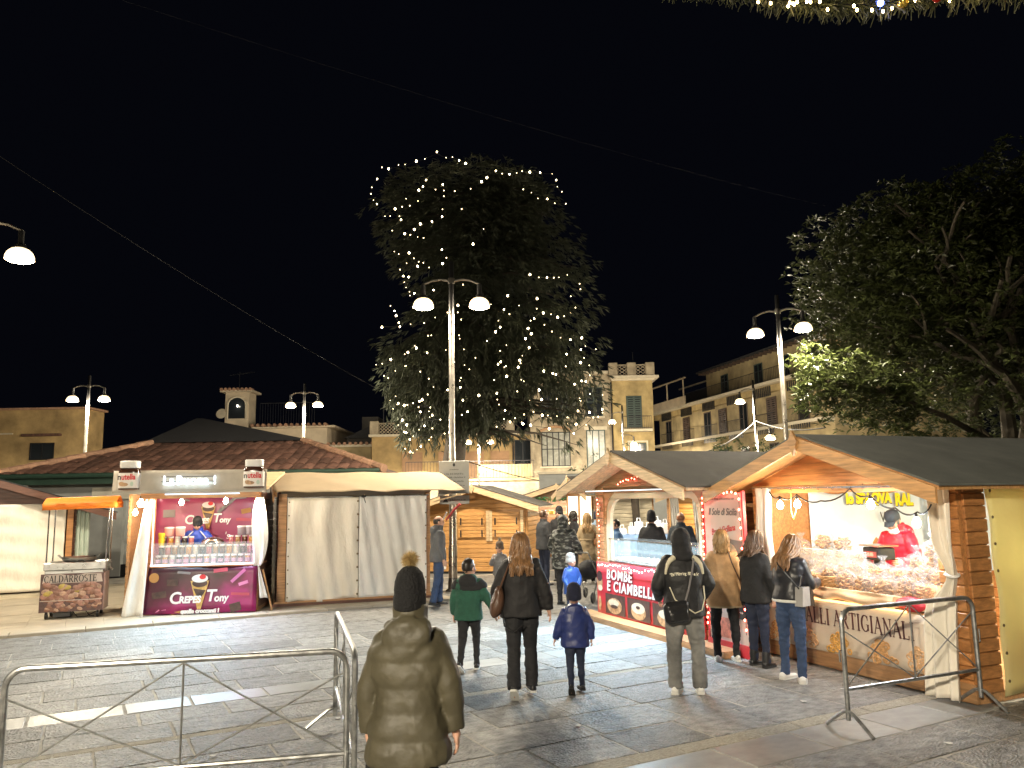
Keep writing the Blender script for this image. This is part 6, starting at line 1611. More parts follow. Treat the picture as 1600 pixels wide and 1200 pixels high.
g = G(); g.tube([(-.22, -.02, 1.62), (-.02, -.1, 1.86), (.12, -.12, 1.98)], .028, 6); obj('red_arm', g, paint('red_white_arm', (.45, .06, .06)), sgn); g = G(); g.tube([(-.3, -.0, 1.62), (-.2, -.06, 1.8)], .02, 6); obj('white_arm', g, M_wht, sgn)

# ------------------------------------------------------------------ people
def cloth(name, col, rough=.8, **k):
    d = dict(var=.25, vs=6, bump=.55, bs=17, bd=.02); d.update(k); return mat(name, col, rough=rough, **d)


SKIN = mat('skin', (.55, .32, .23), rough=.5, var=.08, vs=9, bump=.08, bs=120, sss=.12, bd=.002)
M_eyem = paint('dark_eye', (.02, .015, .012), .2)
C_BLK = cloth('black_cloth', (.012, .012, .014)); C_NAVY = cloth('navy_cloth', (.014, .02, .045)); C_JEAN = cloth('blue_denim', (.03, .055, .12), vs=14); C_GJEAN = cloth('grey_denim', (.17, .168, .158), vs=3, var=.5)
M_shoe = paint('black_shoe', (.015, .015, .016), .45); M_shoew = paint('white_shoe', (.7, .69, .66), .5); M_solew = paint('white_sole', (.65, .64, .6), .6); M_soleb = paint('dark_sole', (.03, .03, .03), .7)


def person(label, x, y, rot, H, o):
    """x, y on the ground; rot: heading (0 faces +Y); o: pose, clothes, hair. Canonical height 1.7, scaled to H"""
    kid = o.get('kid', 0); fem = o.get('fem', 0); vox = o.get('vox', .014); z0 = o.get('z0', 0)
    hh = .225 * (1 + .38 * kid); ks = hh / .225; chin = 1.7 - hh; shz = chin - .07; hipz = .92 - .1 * kid
    sw_ = (.19 - .022 * fem) * (1 - .02 * kid); lean = o.get('lean', 0); tw_ = o.get('twist', 0)
    root = empty('person', (x, y, z0), rot); s = H / 1.7; root.scale = (s, s, s); tag(root, label, 'person', o.get('group', 'people in the square'))
    HP = V(0, 0, hipz)
    TRm = rotx(-lean) @ rotz(tw_)
    T = lambda p: HP + TRm @ (np.asarray(p, float) - HP)
    HR = rotz(o.get('hyaw', 0)) @ rotx(-o.get('hpitch', 0)); NK = V(0, 0, chin)
    HT = lambda p: T(NK + HR @ (np.asarray(p, float) - NK))
    # joints
    tl = (hipz - .08) * .52; sl_ = (hipz - .08) * .48; hw = .085
    ud = o.get('uarm', ((-.16, -.02, -1), (.16, -.02, -1))); fd = o.get('farm', ((-.05, .18, -1), (.05, .18, -1)))
    td = o.get('thigh', ((-.03, 0, -1), (.03, 0, -1))); sd = o.get('shin', ((-.02, 0, -1), (.02, 0, -1))); fy = o.get('fyaw', (.15, -.15)); fp = o.get('fpitch', (0, 0))
    al = .27 * (1 - .06 * kid); fl = .245 * (1 - .08 * kid)
    Sh = [T((q_ * sw_, 0, shz - .035)) for q_ in (-1, 1)]; El = [Sh[i] + al * nrm(ud[i]) for i in (0, 1)]; Wr = [El[i] + fl * nrm(fd[i]) for i in (0, 1)]
    Hi = [V((-hw, hw)[i], 0, hipz) for i in (0, 1)]; Kn = [Hi[i] + tl * nrm(td[i]) for i in (0, 1)]; An = [Kn[i] + sl_ * nrm(sd[i]) for i in (0, 1)]

    def foot_pt(i, p):
        Rf = rotz(-fy[i] if i == 0 else -fy[i]) @ rotx(-fp[i]); return An[i] + Rf @ np.asarray(p, float)
    low = min(min(foot_pt(i, (0, -.06, -.085))[2], foot_pt(i, (0, .15, -.085))[2]) for i in (0, 1))
    root.location.z = z0 - low * s
    nose_d = o.get('face', True)
    # ---- body: one continuous skin
    g = G()
    hc = V(0, .005, chin + .118 * ks)
    for c, r in (((0, -.008, .125), (.076, .095, .102)), ((0, .03, .055), (.056, .068, .066)), ((0, .07, .03), (.026, .026, .022)), ((0, .078, .14), (.05, .022, .016)), ((0, .1, .1), (.013, .022, .028)), ((0, .113, .088), (.017, .014, .012)),
                 ((0, .093, .05), (.026, .013, .008)), ((0, .09, .04), (.022, .013, .008)), ((-.078, -.005, .1), (.01, .022, .032)), ((.078, -.005, .1), (.01, .022, .032)), ((-.04, .07, .075), (.025, .025, .028)), ((.04, .07, .075), (.025, .025, .028))):
        g.ell(HT(V(0, 0, chin) + V(*c) * ks), V(*r) * ks, 14, 10, TRm @ HR)
    g.tube([T((0, -.02, shz - .04)), T((0, -.015, chin - .02)), HT((0, -.0, chin + .06 * ks))], [.06, .052, .055], 12)
    g.loft([[T((rx * math.cos(a), ry * math.sin(a), z)) if z > hipz else V(rx * math.cos(a), ry * math.sin(a), z) for a in np.linspace(0, 2 * pi, 17)[:-1]] for z, rx, ry in ((hipz - .1, .095, .065), (hipz, .115, .075), (hipz + .17, .11, .075), (shz - .16, .145, .095), (shz - .04, .15, .08), (shz + .01, .07, .055))])
    for i in (0, 1):
        g.tube([Sh[i] + (np.array([(.05, -.05)[i], 0, -.005])), Sh[i] * .6 + El[i] * .4 + np.array([(.015, -.015)[i], 0, 0]), El[i], El[i] * .6 + Wr[i] * .4, Wr[i]], [.04, .042, .036, .036, .024], 10)
        g.tube([Hi[i] + (0, 0, .03), Hi[i] * .5 + Kn[i] * .5, Kn[i], Kn[i] * .6 + An[i] * .4, An[i], foot_pt(i, (0, .02, -.05))], [.06, .055, .038, .038, .03, .03], 10)
        g.tube([foot_pt(i, (0, -.03, -.05)), foot_pt(i, (0, .1, -.06))], [.034, .03], 8)
    fng = G()
    hands = []
    for i in (0, 1):
        sgn_ = -1 if i == 0 else 1; f = nrm(Wr[i] - El[i]); wv = V(0, 1, 0) if abs(f[1]) < .75 else V(0, 0, 1)
        wv = nrm(wv - f * (wv @ f)); n_ = nrm(np.cross(f, wv)); n_ = n_ * (-1 if n_[0] * sgn_ > 0 else 1)
        hs = .92 if fem else 1.0; hs *= (1 - .1 * kid); Rm = np.stack([wv, n_, f], 1)
        g.tube([Wr[i] - f * .02, Wr[i] + f * .03], [.024, .026], 8); g.ell(Wr[i] + f * .052 * hs, V(.04, .017, .05) * hs, 10, 8, Rm)
        for k, (off, L) in enumerate(((-.03, .058), (-.01, .07), (.011, .076), (.031, .068))):
            off = off; b0 = Wr[i] + f * .085 * hs + wv * off * hs; c = o.get('curl', .5); P = [b0 - f * .012]; d = f.copy()
            for j in range(3): d = nrm(d + n_ * c * (.35 + .35 * j)); P.append(P[-1] + d * L * hs * (.5, .32, .26)[j])
            fng.tube(P, [.0095 * hs, .0092 * hs, .0082 * hs, .0058 * hs], 7)
        b0 = Wr[i] + f * .03 * hs + wv * .03 * hs; P = [b0 - wv * .012, b0 + (f * .7 + wv * .5 + n_ * .25) * .03, b0 + (f * 1.3 + wv * .6 + n_ * .55) * .045]; fng.tube(P, [.013 * hs, .0105 * hs, .007 * hs], 7)
        hands.append((Wr[i] + f * .1, f, n_, wv))
    me = join_mesh(union(g, vox * .8, 3), fng); me.name = 'body'; link('body', me, o.get('skin', SKIN), root)
    if o.get('face', True):
        for q_ in (-1, 1):
            e = G(); e.ell(HT(V(0, 0, chin) + V(q_ * .031, .083, .112) * ks), V(.012, .012, .009) * ks, 8, 6, TRm @ HR); obj('eye', e, M_eyem, root)
            e = G(); e.ell(HT(V(0, 0, chin) + V(q_ * .033, .093, .136) * ks), V(.02, .006, .004) * ks, 8, 5, TRm @ HR); obj('eyebrow', e, o.get('brow', M_eyem), root)
    # ---- trousers
    g = G(); lt = o.get('loose', 1.0)
    for i in (0, 1):
        n = 14; P = []; rr = []
        for k in range(n + 1):
            t = k / n; p = Hi[i] * (1 - 2 * t) + Kn[i] * 2 * t if t < .5 else Kn[i] * (2 - 2 * t) + An[i] * (2 * t - 1); P.append(p)
            rr.append(np.interp(t, [0, .25, .5, .62, .85, 1], [.098, .09, .066, .064, .052 + .012 * (lt > 1), .05 + .016 * (lt > 1)]) * lt)
        P.append(An[i] + (An[i] - Kn[i]) / sl_ * .03); rr.append(rr[-1]); g.tube(P, rr, 12)
    g.ell((0, -.012, hipz + .015), (.158 + .012 * fem, .118, .13), 16, 10); g.ell((0, 0, hipz + .1), (.158, .118, .12), 14, 8)
    me = union(g, vox, 3); crumple(me, .009, 11, 3 + int(10 * x) % 7, (1, 1, 2.2)); me.name = 'trousers'; link('trousers', me, o.get('legs', C_BLK), root)
    # ---- shoes
    for i in (0, 1):
        sc = o.get('shoe', .92); up_ = G(); so = G(); L = [(-.075, .03, .05, .085), (-.05, .04, .066, .09), (0, .043, .066, .088), (.06, .046, .05, .05), (.11, .048, .036, .03), (.155, .042, .026, .022), (.18, .024, .016, .012)]
        ring = lambda yy, w, h, zt: [foot_pt(i, (w * math.cos(a) * sc, yy * sc, -.055 + (zt if math.sin(a) > 0 else .018) * math.sin(a) * .62)) for a in np.linspace(0, 2 * pi, 13)[:-1]]
        up_.loft([ring(*l) for l in L])
        if o.get('boot'): up_.tube([foot_pt(i, (0, -.01, -.03)), foot_pt(i, (0, -.012, .06)), An[i] * .75 + Kn[i] * .25], [.05, .052, .058], 10)
        sh = obj('shoe', up_, o.get('shoes', M_shoe), root, angle=1.5)
        pts = [(-.078, .028), (-.06, .042), (0, .046), (.06, .05), (.11, .051), (.155, .044), (.186, .02)]
        out_ = [(w, yy) for yy, w in pts] + [(-w, yy) for yy, w in pts[::-1]]
        so.loft([[foot_pt(i, (a * sc, b * sc, z)) for a, b in out_] for z in (-.085, -.062)]); obj('sole', so, o.get('soles', M_soleb), sh, angle=.5)
        if o.get('stripes'):
            for k in range(3): st_ = G(); st_.beam(foot_pt(i, (-.05 * sc, (.03 + .025 * k) * sc, -.05)), foot_pt(i, (-.03 * sc, (.045 + .025 * k) * sc, -.012)), .008, .012); obj('shoe_stripe', st_, o['stripes'], sh, smooth=False)
    # ---- upper garment
    c = o['top']; lo = c.get('loose', 1.0); hem = c.get('hem', hipz - .12); puff = c.get('puff', 0); pa = c.get('pa', .055)
    tab = [(.3, .215, .17), (.5, .21, .165), (hipz - .3, .205, .16), (hipz - .12, .198, .152), (hipz + .0, .19, .142), (hipz + .16, .176 - .022 * fem, .126), (shz - .2, .186, .134), (shz - .1, .192, .128), (shz - .03, .168, .108), (shz + .015, .115, .09), (shz + .045, .075, .075)]
    flare = c.get('flare', 0)

    def pf(d): return 1 + pa * (abs(math.sin(pi * d / puff)) ** .55 - .6) if puff else 1.0
    g = G(); rings = []; z = hem
    while z <= shz + .045:
        rx, ry = np.interp(z, [t[0] for t in tab], [t[1] for t in tab]) * lo, np.interp(z, [t[0] for t in tab], [t[2] for t in tab]) * lo
        k = pf(z - hem) if z < shz - .02 else 1; fl_ = 1 + flare * max(0, (hipz - z)) ; rx *= k * fl_; ry *= k * fl_; off = V(0, -.012, z)
        tt = min(1, max(0, (z - hipz + .15) / .2)); ring = []
        for a in np.linspace(0, 2 * pi, 33)[:-1]:
            ca, sa = math.cos(a), math.sin(a); p = off + V(rx * math.copysign(abs(ca) ** .85, ca), ry * math.copysign(abs(sa) ** .85, sa), 0)
            ring.append(T(p) * tt + p * (1 - tt))
        rings.append(ring); z += .012
    g.loft(rings)
    for i in (0, 1):
        n = 46; P = []; rr = []; E = El[i]; ext = Wr[i] + nrm(Wr[i] - E) * c.get('cuff', .0)
        s0 = Sh[i] + (np.array([(.045, -.045)[i], 0, .0])); tot = al + fl
        for k in range(n + 1):
            t = k / n; p = s0 * (1 - t * 2) + E * t * 2 if t < .5 else E * (2 - 2 * t) + ext * (2 * t - 1)
            if .4 < t < .6: w = 1 - abs(t - .5) / .1; p = p * (1 - .25 * w) + (.25 * w) * (s0 * .1 + E * .8 + ext * .1)
            P.append(p); rr.append(np.interp(t, [0, .12, .5, .75, 1], [.078, .076, .062, .056, .046]) * lo * (pf(t * tot) if t > .1 else 1) * c.get('sl', 1))
        d0 = nrm(P[1] - P[0]); P = [P[0] - d0 * .055 + (np.array([(.02, -.02)[i], 0, 0])), P[0] - d0 * .035 + (np.array([(.012, -.012)[i], 0, 0]))] + P; rr = [.02 * lo, .058 * lo] + rr
        g.tube(P, rr, 14)
    if c.get('collar', .5):
        ch = c.get('collar', .5); g.tube([T((0, -.015, shz - .02)), T((0, -.012, shz + .06)), T((0, -.005, shz + .05 + .09 * ch))], [.1, .088 * (.9 + .2 * ch), .086 * (.9 + .25 * ch)], 16)
    if c.get('hood'):
        for (px, py, pz, a, b_, d) in ((0, -.12, .0, .15, .055, .11), (-.085, -.075, .045, .06, .06, .05), (.085, -.075, .045, .06, .06, .05), (0, -.115, .05, .11, .06, .05), (0, -.135, -.08, .1, .035, .1)): g.ell(T((px, py, shz + pz)), (a, b_, d), 14, 10, TRm)
    me = union(g, c.get('vox', vox), c.get('smooth', 3))
    crumple(me, c.get('wr', .006) * 1.7, c.get('wf', 9), c.get('seed', 1), (1, 1, .7)); me.name = c.get('name', 'jacket')
    J = link(me.name, me, c['mat'], root)
    if c.get('yoke'):
        yk = G(); rings = []; z = shz - c.get('yd', .17)
        while z <= shz + .05:
            rx, ry = np.interp(z, [t[0] for t in tab], [t[1] for t in tab]) * lo * 1.045, np.interp(z, [t[0] for t in tab], [t[2] for t in tab]) * lo * 1.06
            rings.append([T(V(rx * math.copysign(abs(math.cos(a)) ** .85, math.cos(a)), -.012 + ry * math.copysign(abs(math.sin(a)) ** .85, math.sin(a)), z)) for a in np.linspace(0, 2 * pi, 33)[:-1]]); z += .012
        yk.loft(rings)
        for i in (0, 1): yk.tube([Sh[i] + (np.array([(.045, -.045)[i], 0, .0])), Sh[i] * .75 + El[i] * .25, Sh[i] * .6 + El[i] * .4], np.array([.084, .082, .074]) * lo, 12)
        if c.get('hood'):
            for (px, py, pz, a, b_, d) in ((0, -.125, .0, .155, .06, .115), (0, -.12, .05, .12, .065, .06)): yk.ell(T((px, py, shz + pz)), (a, b_, d), 14, 10, TRm)
        me = union(yk, vox, 4); crumple(me, .006, 10, 4); me.name = 'yoke'; link('yoke', me, c['yoke'], J)
    if c.get('trim'):
        gg = G(); z = hem + .0; rx, ry = np.interp(z, [t[0] for t in tab], [t[1] for t in tab]) * lo * 1.0, np.interp(z, [t[0] for t in tab], [t[2] for t in tab]) * lo
        gg.tube([(rx * .99 * math.cos(a), -.012 + ry * .99 * math.sin(a), z) for a in np.linspace(0, 2 * pi, 33)[:-1]], .018, 8, closed=True); obj('hem_band', gg, c['trim'], J)
    if c.get('belt'):
        gg = G(); z = hipz + .15; gg.tube([T((.184 * lo * math.cos(a), -.012 + .136 * lo * math.sin(a), z)) for a in np.linspace(0, 2 * pi, 33)[:-1]], .02, 8, closed=True); obj('belt', gg, c['mat'], J)
    # ---- hair and headgear
    def shell(f, r, m, name, cut=None, wr=.0, cz=.125, cy=-.008):
        gg = G(); gg.ell((0, 0, 0), V(.076, .095, .102) * r * ks, 28, 20); me = gg.mesh(name, True, 3); n = len(me.vertices); P = np.empty(n * 3); me.vertices.foreach_get('co', P); P = P.reshape(-1, 3)
        if cut is not None: P = np.array([p if not cut(p / ks) else p * .86 for p in P])
        if wr: P = P * (1 + wr * wob(P, 5, 30))[:, None]
        P = np.array([HT(V(0, cy * ks, chin + cz * ks) + p) for p in P]); me.vertices.foreach_set('co', P.ravel()); me.update(); return link(name, me, m, root)
    hr = o.get('hair')
    if hr:
        kind, hm = hr[0], hr[1]
        if kind == 'short': shell(None, 1.1, hm, 'hair', lambda p: p[1] > .045 - .5 * max(0, p[2] - .03) and p[2] < .075 or p[2] < -.055, .035)
        if kind == 'bald': shell(None, 1.07, hm, 'hair', lambda p: p[2] > .045 or p[1] > .03 or p[2] < -.06, .03)
        if kind == 'long':
            shell(None, 1.09, hm, 'hair', lambda p: p[1] > .05 and p[2] < .07, .03); L = hr[2]; gg = G(); q_ = random.Random(hr[3] if len(hr) > 3 else 1); ns = hr[4] if len(hr) > 4 else 170; spread = hr[5] if len(hr) > 5 else 1.0
            for k in range(ns):
                az = R(q_.uniform(28, 332)); rad = 1.07 + q_.uniform(0, .14); P = []
                sx_, sy_ = math.sin(az), math.cos(az); dl = L * q_.uniform(.75, 1.08); ph = q_.uniform(0, 6); am = q_.uniform(.004, .014)
                for j in range(13):
                    t = j / 12
                    if t < .4: th = t / .4 * R(100); p = V(.08 * rad * math.sin(th) * sx_, -.008 + .1 * rad * math.sin(th) * sy_, .125 + .105 * rad * math.cos(th)) * ks
                    else:
                        u = (t - .4) / .6; w = 1 + .22 * u * spread; zz = .125 * ks + .105 * rad * math.cos(R(100)) * ks - u * dl; p = V(.08 * rad * sx_ * w * ks, (-.008 + .1 * rad * sy_) * ks, zz)
                        bk_ = -.155 * lo + .0 * u; dn = max(0, (.0 - zz) / .12); dn = min(1, dn)
                        if p[1] < .03: p[1] = p[1] * (1 - dn) + dn * min(p[1], bk_ - q_.uniform(0, .02))
                        else: p[1] = p[1] * (1 - dn) + dn * max(p[1], .13)
                        p = p + V(am * math.sin(ph + 9 * u), am * math.cos(ph + 7 * u), 0)
                    P.append(HT(V(0, 0, chin) + p) if t < .62 else T(V(0, 0, chin) + HR @ p * .6 + .4 * p))
                gg.tube(P, [.006, .0095, .011, .012, .0125, .0125, .0125, .012, .0115, .011, .0095, .007, .003], 5, cap=False)
            obj('long_hair', gg, hr[6] if len(hr) > 6 else hm, root, angle=3)
        if kind == 'pony':
            shell(None, 1.09, hm, 'hair', lambda p: p[1] > .05 and p[2] < .07, .03)
    ht = o.get('hat')
    if ht:
        kind, hm = ht[0], ht[1]
        if kind == 'beanie':
            hz = ht[2] if len(ht) > 2 else 1.0; gg = G(); pr = [(1.12, -.045), (1.19, -.035), (1.19, .02), (1.13, .03), (1.15, .055), (1.1, .095 * hz), (.92, .14 * hz), (.55, .17 * hz), (.1, .182 * hz)]
            rings = [[HT(V(0, -.012 * ks, chin + .125 * ks) + V(.078 * r_ * math.cos(a) * (1 + .012 * math.cos(16 * a)), .096 * r_ * math.sin(a) * (1 + .012 * math.cos(16 * a)), z - .16 * (r_ * math.sin(a) * -.1 if z < .03 else 0)) * ks) for a in np.linspace(0, 2 * pi, 49)[:-1]] for r_, z in pr]
            gg.loft(rings); hat = obj('hat', gg, hm, root, angle=3)
            if len(ht) > 3:
                q_ = random.Random(4); v = []; f = []; c_ = Vector(HT(V(0, -.012 * ks, chin + .125 * ks + .215 * hz * ks)))
                for k in range(1500):
                    d = Vector((q_.gauss(0, 1), q_.gauss(0, 1), q_.gauss(0, 1))).normalized(); l = .062 * q_.uniform(.75, 1.12); s_ = d.cross(Vector((q_.random(), q_.random(), q_.random()))).normalized() * .0022; o_ = len(v); v += [c_ + d * .01 - s_, c_ + d * .01 + s_, c_ + d * l + s_ * .3 + Vector((0, 0, -.006))]; f.append((o_, o_ + 1, o_ + 2))
                pm_ = bpy.data.meshes.new('pompom'); pm_.from_pydata([tuple(a) for a in v], [], f); link('pompom', pm_, ht[3], hat)
        if kind == 'cap':
            gg = G(); gg.loft([[HT(V(0, -.008, chin + .125) + V(.082 * r_ * math.cos(a), .101 * r_ * math.sin(a), z)) for a in np.linspace(0, 2 * pi, 33)[:-1]] for r_, z in ((1.04, .02), (1.06, .05), (1.0, .085), (.75, .115), (.3, .128), (.05, .13))]); hat = obj('cap', gg, hm, root, angle=3)
            gg = G(); gg.sheet(lambda u, v: tuple(HT(V(0, 0, chin + .125) + V((u - .5) * .15 * (1 - .25 * v), .075 + .03 * math.sin(pi * u) * 1 + .075 * v, .03 - .022 * v - .01 * (2 * u - 1) ** 2))), 10, 4, (0, 0, .005)); obj('visor', gg, hm, hat)
        if kind == 'hood':
            gg = G(); gg.ell(HT(V(0, -.025, chin + .12) * 1), (.112, .128, .142), 20, 14, TRm @ HR); gg.ell(HT(V(0, -.06, chin + .17)), (.07, .09, .09), 14, 10); gg.tube([T((0, -.03, shz - .01)), T((0, -.035, chin - .02)), HT((0, -.03, chin + .09))], [.125, .108, .106], 16); gg.ell(T((0, -.09, shz + .02)), (.12, .07, .06), 14, 8)
            me = union(gg, .012, 4); crumple(me, .007, 14, 8); me.name = 'hood'; link('hood', me, hm, root)
    if o.get('mask'):
        gg = G(); gg.sheet(lambda u, v: tuple(HT(V(0, 0, chin) + V(.066 * math.sin((u - .5) * 2.7) * (1 - .15 * (v - .5)), .02 + .1 * math.cos((u - .5) * 2.3) + .012 * math.sin(pi * v), -.012 + .075 * v))), 12, 6, (0, .004, 0)); obj('face_mask', gg, M_wht, root, angle=3)
    if o.get('scarf'): gg = G(); gg.tube([T((.085 * math.cos(a), -.01 + .085 * math.sin(a), shz + .07 + .008 * math.sin(3 * a))) for a in np.linspace(0, 2 * pi, 25)[:-1]], .03, 8, closed=True); obj('scarf', gg, o['scarf'], root)
    return dict(root=root, T=T, HT=HT, hands=hands, Sh=Sh, El=El, Wr=Wr, Hi=Hi, shz=shz, hipz=hipz, chin=chin, tab=tab, lo=lo, s=s, J=J)


def wpt(P, p): return P['root'].matrix_basis @ Vector(tuple(p))


def strap_path(P, pts): return [tuple(P['T'](p)) for p in pts]


def carried(P, name, label, cat): t = empty(name, tuple(P['root'].location), P['root'].rotation_euler.z); t.scale = P['root'].scale; tag(t, label, cat, 'bags carried by people'); return t


WALK = dict(thigh=((-.03, .2, -1), (.03, -.16, -1)), shin=((-.02, -.12, -1), (.02, -.5, -1)), fpitch=(0, .65))
WALK2 = dict(thigh=((-.03, -.16, -1), (.03, .2, -1)), shin=((-.02, -.5, -1), (.02, -.12, -1)), fpitch=(.65, 0))

HAIR_BLOND = mat('blond_hair', (.3, .19, .085), rough=.4, var=.5, vs=40, bump=0, stretch=(1, 1, .1)); HAIR_BROWN = mat('brown_hair', (.09, .05, .028), rough=.4, var=.5, vs=40, bump=0, stretch=(1, 1, .1)); HAIR_LBR = mat('light_brown_hair', (.2, .105, .045), rough=.38, var=.55, vs=30, bump=0, stretch=(1, 1, .1)); HAIR_DK = mat('dark_hair', (.018, .013, .01), rough=.4, var=.3, bump=0); HAIR_GREY = mat('grey_hair', (.1, .09, .08), rough=.5, var=.4, vs=30, bump=0)
M_leather = mat('brown_leather', (.1, .05, .03), rough=.4, var=.25, vs=6, bump=.2, bs=60); M_leathb = mat('black_leather', (.014, .014, .015), rough=.35, var=.2, vs=6, bump=.2, bs=60); M_leathg = mat('grey_leather', (.32, .31, .3), rough=.35, var=.15, bump=.15); M_tanl = mat('tan_leather', (.3, .14, .06), rough=.4, var=.2, bump=.15)


def puffer(name, col, **k): return mat(name, col, rough=.38, var=.18, vs=5, bump=.35, bs=34, bd=.008, **k)


# 1 woman in the olive coat, nearest
P = person('woman in a long olive quilted coat and black bobble hat, nearest the camera', -.59, 4.45, R(-3), 1.62, dict(fem=1, vox=.011, lean=.05, uarm=((-.22, -.1, -1), (.26, -.1, -1)), farm=((-.03, .1, -1), (.12, .12, -1)), curl=.55, **WALK,
    top=dict(name='quilted_coat', mat=mat('olive_quilt', (.075, .066, .04), rough=.56, var=.2, vs=5, bump=.4, bs=26, bd=.008), hem=.72, puff=.135, pa=.08, loose=1.15, flare=.16, collar=1.3, hood=1, wr=.0045, wf=13, vox=.009, smooth=6, sl=1.06, cuff=-.01), hat=('beanie', cloth('black_knit', (.007, .007, .008), .95, bs=60, bump=.8), 1.06, mat('pompom_fur', (.42, .3, .13), rough=.8, var=.4, vs=20, bump=0)), boot=1, hyaw=-.1))
g = G(); t = carried(P, 'umbrella', 'closed black umbrella held by the woman in the olive coat', 'umbrella'); h0, f_, n_, wv = P['hands'][0]
g.tube([h0 + f_ * -.03, h0 + V(0, .0, -.1), h0 + V(.0, .02, -.25), h0 + V(0, .04, -.62)], [.014, .02, .03, .006], 8); obj('canopy', g, C_BLK, t); g = G(); g.tube([h0 + V(0, 0, -.62 + .0) + V(0, .04, 0), h0 + V(0, .043, -.68)], .004, 6); obj('tip', g, M_chrome, t)
# 2 mother, with the two children
P = person('woman with light brown wavy hair in a black jacket, walking between two children', .06, 8.75, R(3), 1.67, dict(fem=1, vox=.012, uarm=((-.34, .08, -1), (.3, -.05, -1)), farm=((-.1, .25, -.9), (.24, .1, -1)), **WALK2, loose=1.12,
    top=dict(mat=cloth('black_short_coat', (.012, .011, .012), .7), hem=.82, loose=1.16, flare=.2, collar=.7, wr=.009, wf=9, sl=1.08), hair=('long', HAIR_BROWN, .3, 9, 260, 1.5, HAIR_LBR), legs=C_BLK, soles=M_solew))
t = carried(P, 'handbag', 'brown leather shoulder bag on the left arm of the woman in black', 'bag'); T_ = P['T']
g = G(); g.ell((-.27, -.09, .96), (.075, .09, .16), 14, 10, roty(.25)); g.ell((-.25, -.08, 1.06), (.05, .07, .1), 12, 8); me = union(g, .012, 3); crumple(me, .006, 14, 2); me.name = 'bag_body'; link('bag_body', me, M_leather, t)
g = G(); g.tube([(-.26, -.12, 1.08), (-.2, -.18, 1.24), (-.13, -.15, 1.4), (-.13, -.03, 1.455), (-.15, .1, 1.36), (-.24, .0, 1.1)], .011, 6); obj('strap', g, M_leather, t); g = G(); g.tube([(-.22, -.13, .9), (-.2, -.18, .74), (-.1, -.2, .68), (.0, -.2, .76)], .008, 6); obj('loose_strap', g, M_leathb, t)
# 3 green child
P = person('boy in a green fleece jacket with black shoulders beside the woman in black', -.58, 10.0, R(-8), 1.33, dict(kid=.55, vox=.014, hyaw=-.5, uarm=((-.2, 0, -1), (.42, -.05, -1)), farm=((-.06, .1, -1), (.62, -.06, -.9)), **WALK2,
    top=dict(mat=cloth('green_fleece', (.02, .085, .055), .9), hem=.76, loose=1.17, collar=.6, hood=1, wr=.008, yoke=cloth('black_yoke', (.016, .016, .018), .85), yd=.14), hair=('short', HAIR_DK), soles=M_solew, shoe=1.05, legs=C_BLK))
# 4 blue toddler
P = person('small child in a blue padded jacket and navy woolly hat beside the woman in black', .64, 8.85, R(2), 1.1, dict(kid=1, vox=.016, uarm=((-.3, .1, -1), (.3, 0, -1)), farm=((-.3, .2, -.9), (.1, .12, -1)), **WALK2,
    top=dict(mat=puffer('blue_quilt', (.022, .035, .14)), hem=.72, loose=1.24, hood=1, collar=.6, puff=.12, pa=.03, wr=.008), hat=('beanie', cloth('navy_knit', (.01, .012, .03), .95), .85), legs=C_NAVY, shoe=1.1))
# 5 man in the black sports jacket
TSVm = cloth('black_sports_jacket', (.012, .012, .013), .6)
P = person('man in black hood, sports jacket with cream stripes and grey jeans at the hatch', 1.83, 8.75, R(-4), 1.71, dict(vox=.012, loose=1.22, lean=.02, uarm=((-.34, .05, -1), (.36, .08, -1)), farm=((.12, .7, -.6), (-.15, .75, -.55)), thigh=((-.1, .02, -1), (.1, .08, -1)), shin=((0, -.04, -1), (.0, -.1, -1)), fyaw=(.35, .1), hyaw=-.25,
    top=dict(mat=TSVm, hem=.8, loose=1.13, collar=.4, wr=.008, wf=8), legs=C_GJEAN, shoes=M_shoew, soles=M_solew, stripes=M_leather, hat=('hood', C_BLK), shoe=1.0))
T_ = P['T']; sz = P['shz']; J = P['J']; M_crm = paint('cream_stripe', (.62, .57, .42), .7)
for s_ in (-1, 1):
    g = G(); pts = [(s_ * .1, -.112, sz + .012), (s_ * .145, -.135, sz - .015), (s_ * .176, -.14, sz - .06), (s_ * .19, -.135, sz - .11), (s_ * .198, -.125, sz - .16)]
    g.tube([T_(p) for p in pts], [.03, .026, .02, .016, .012], 8, flat=1, side=(0, 1, 0)); obj('cream_stripe', g, M_crm, J)
cu = 'TSV Pförring 1920 e.V.'; n = len(cu)
for k, ch in enumerate(cu):
    if ch == ' ': continue
    u = (k / (n - 1) - .5); xx = u * .25
    txt('jacket_lettering', ch, .046, paint('cream_letters', (.8, .76, .6), .6), J, (xx * 1.15, -.168 + .13 * xx * xx * 4, sz - .15 - .9 * xx * xx), (pi / 2 + .06, -2.0 * u * -.35, 0), off=.001, sx=.85)
t = carried(P, 'shoulder_bag', 'black shoulder bag slung across the man in the sports jacket', 'bag')
g = G(); g.cbox(-.15, -.06, -.11, .13, .05, .12, .035); g.cbox(-.12, -.085, -.08, .1, -.05, .03, .02); me = union(g, .012, 3); crumple(me, .006, 13, 2); me.name = 'bag_body'; b_ = link('bag_body', me, M_leathb, t, (-.1, -.2, .86), (.1, -.1, .2))
g = G(); g.tube([(-.02, -.2, .95), (.03, -.186, 1.1), (.075, -.18, 1.28), (.1, -.15, 1.4), (.09, -.02, 1.465), (.0, .1, 1.42), (-.1, .15, 1.3)], .012, 6, flat=.6); obj('strap', g, paint('grey_webbing', (.16, .15, .15), .7), t)
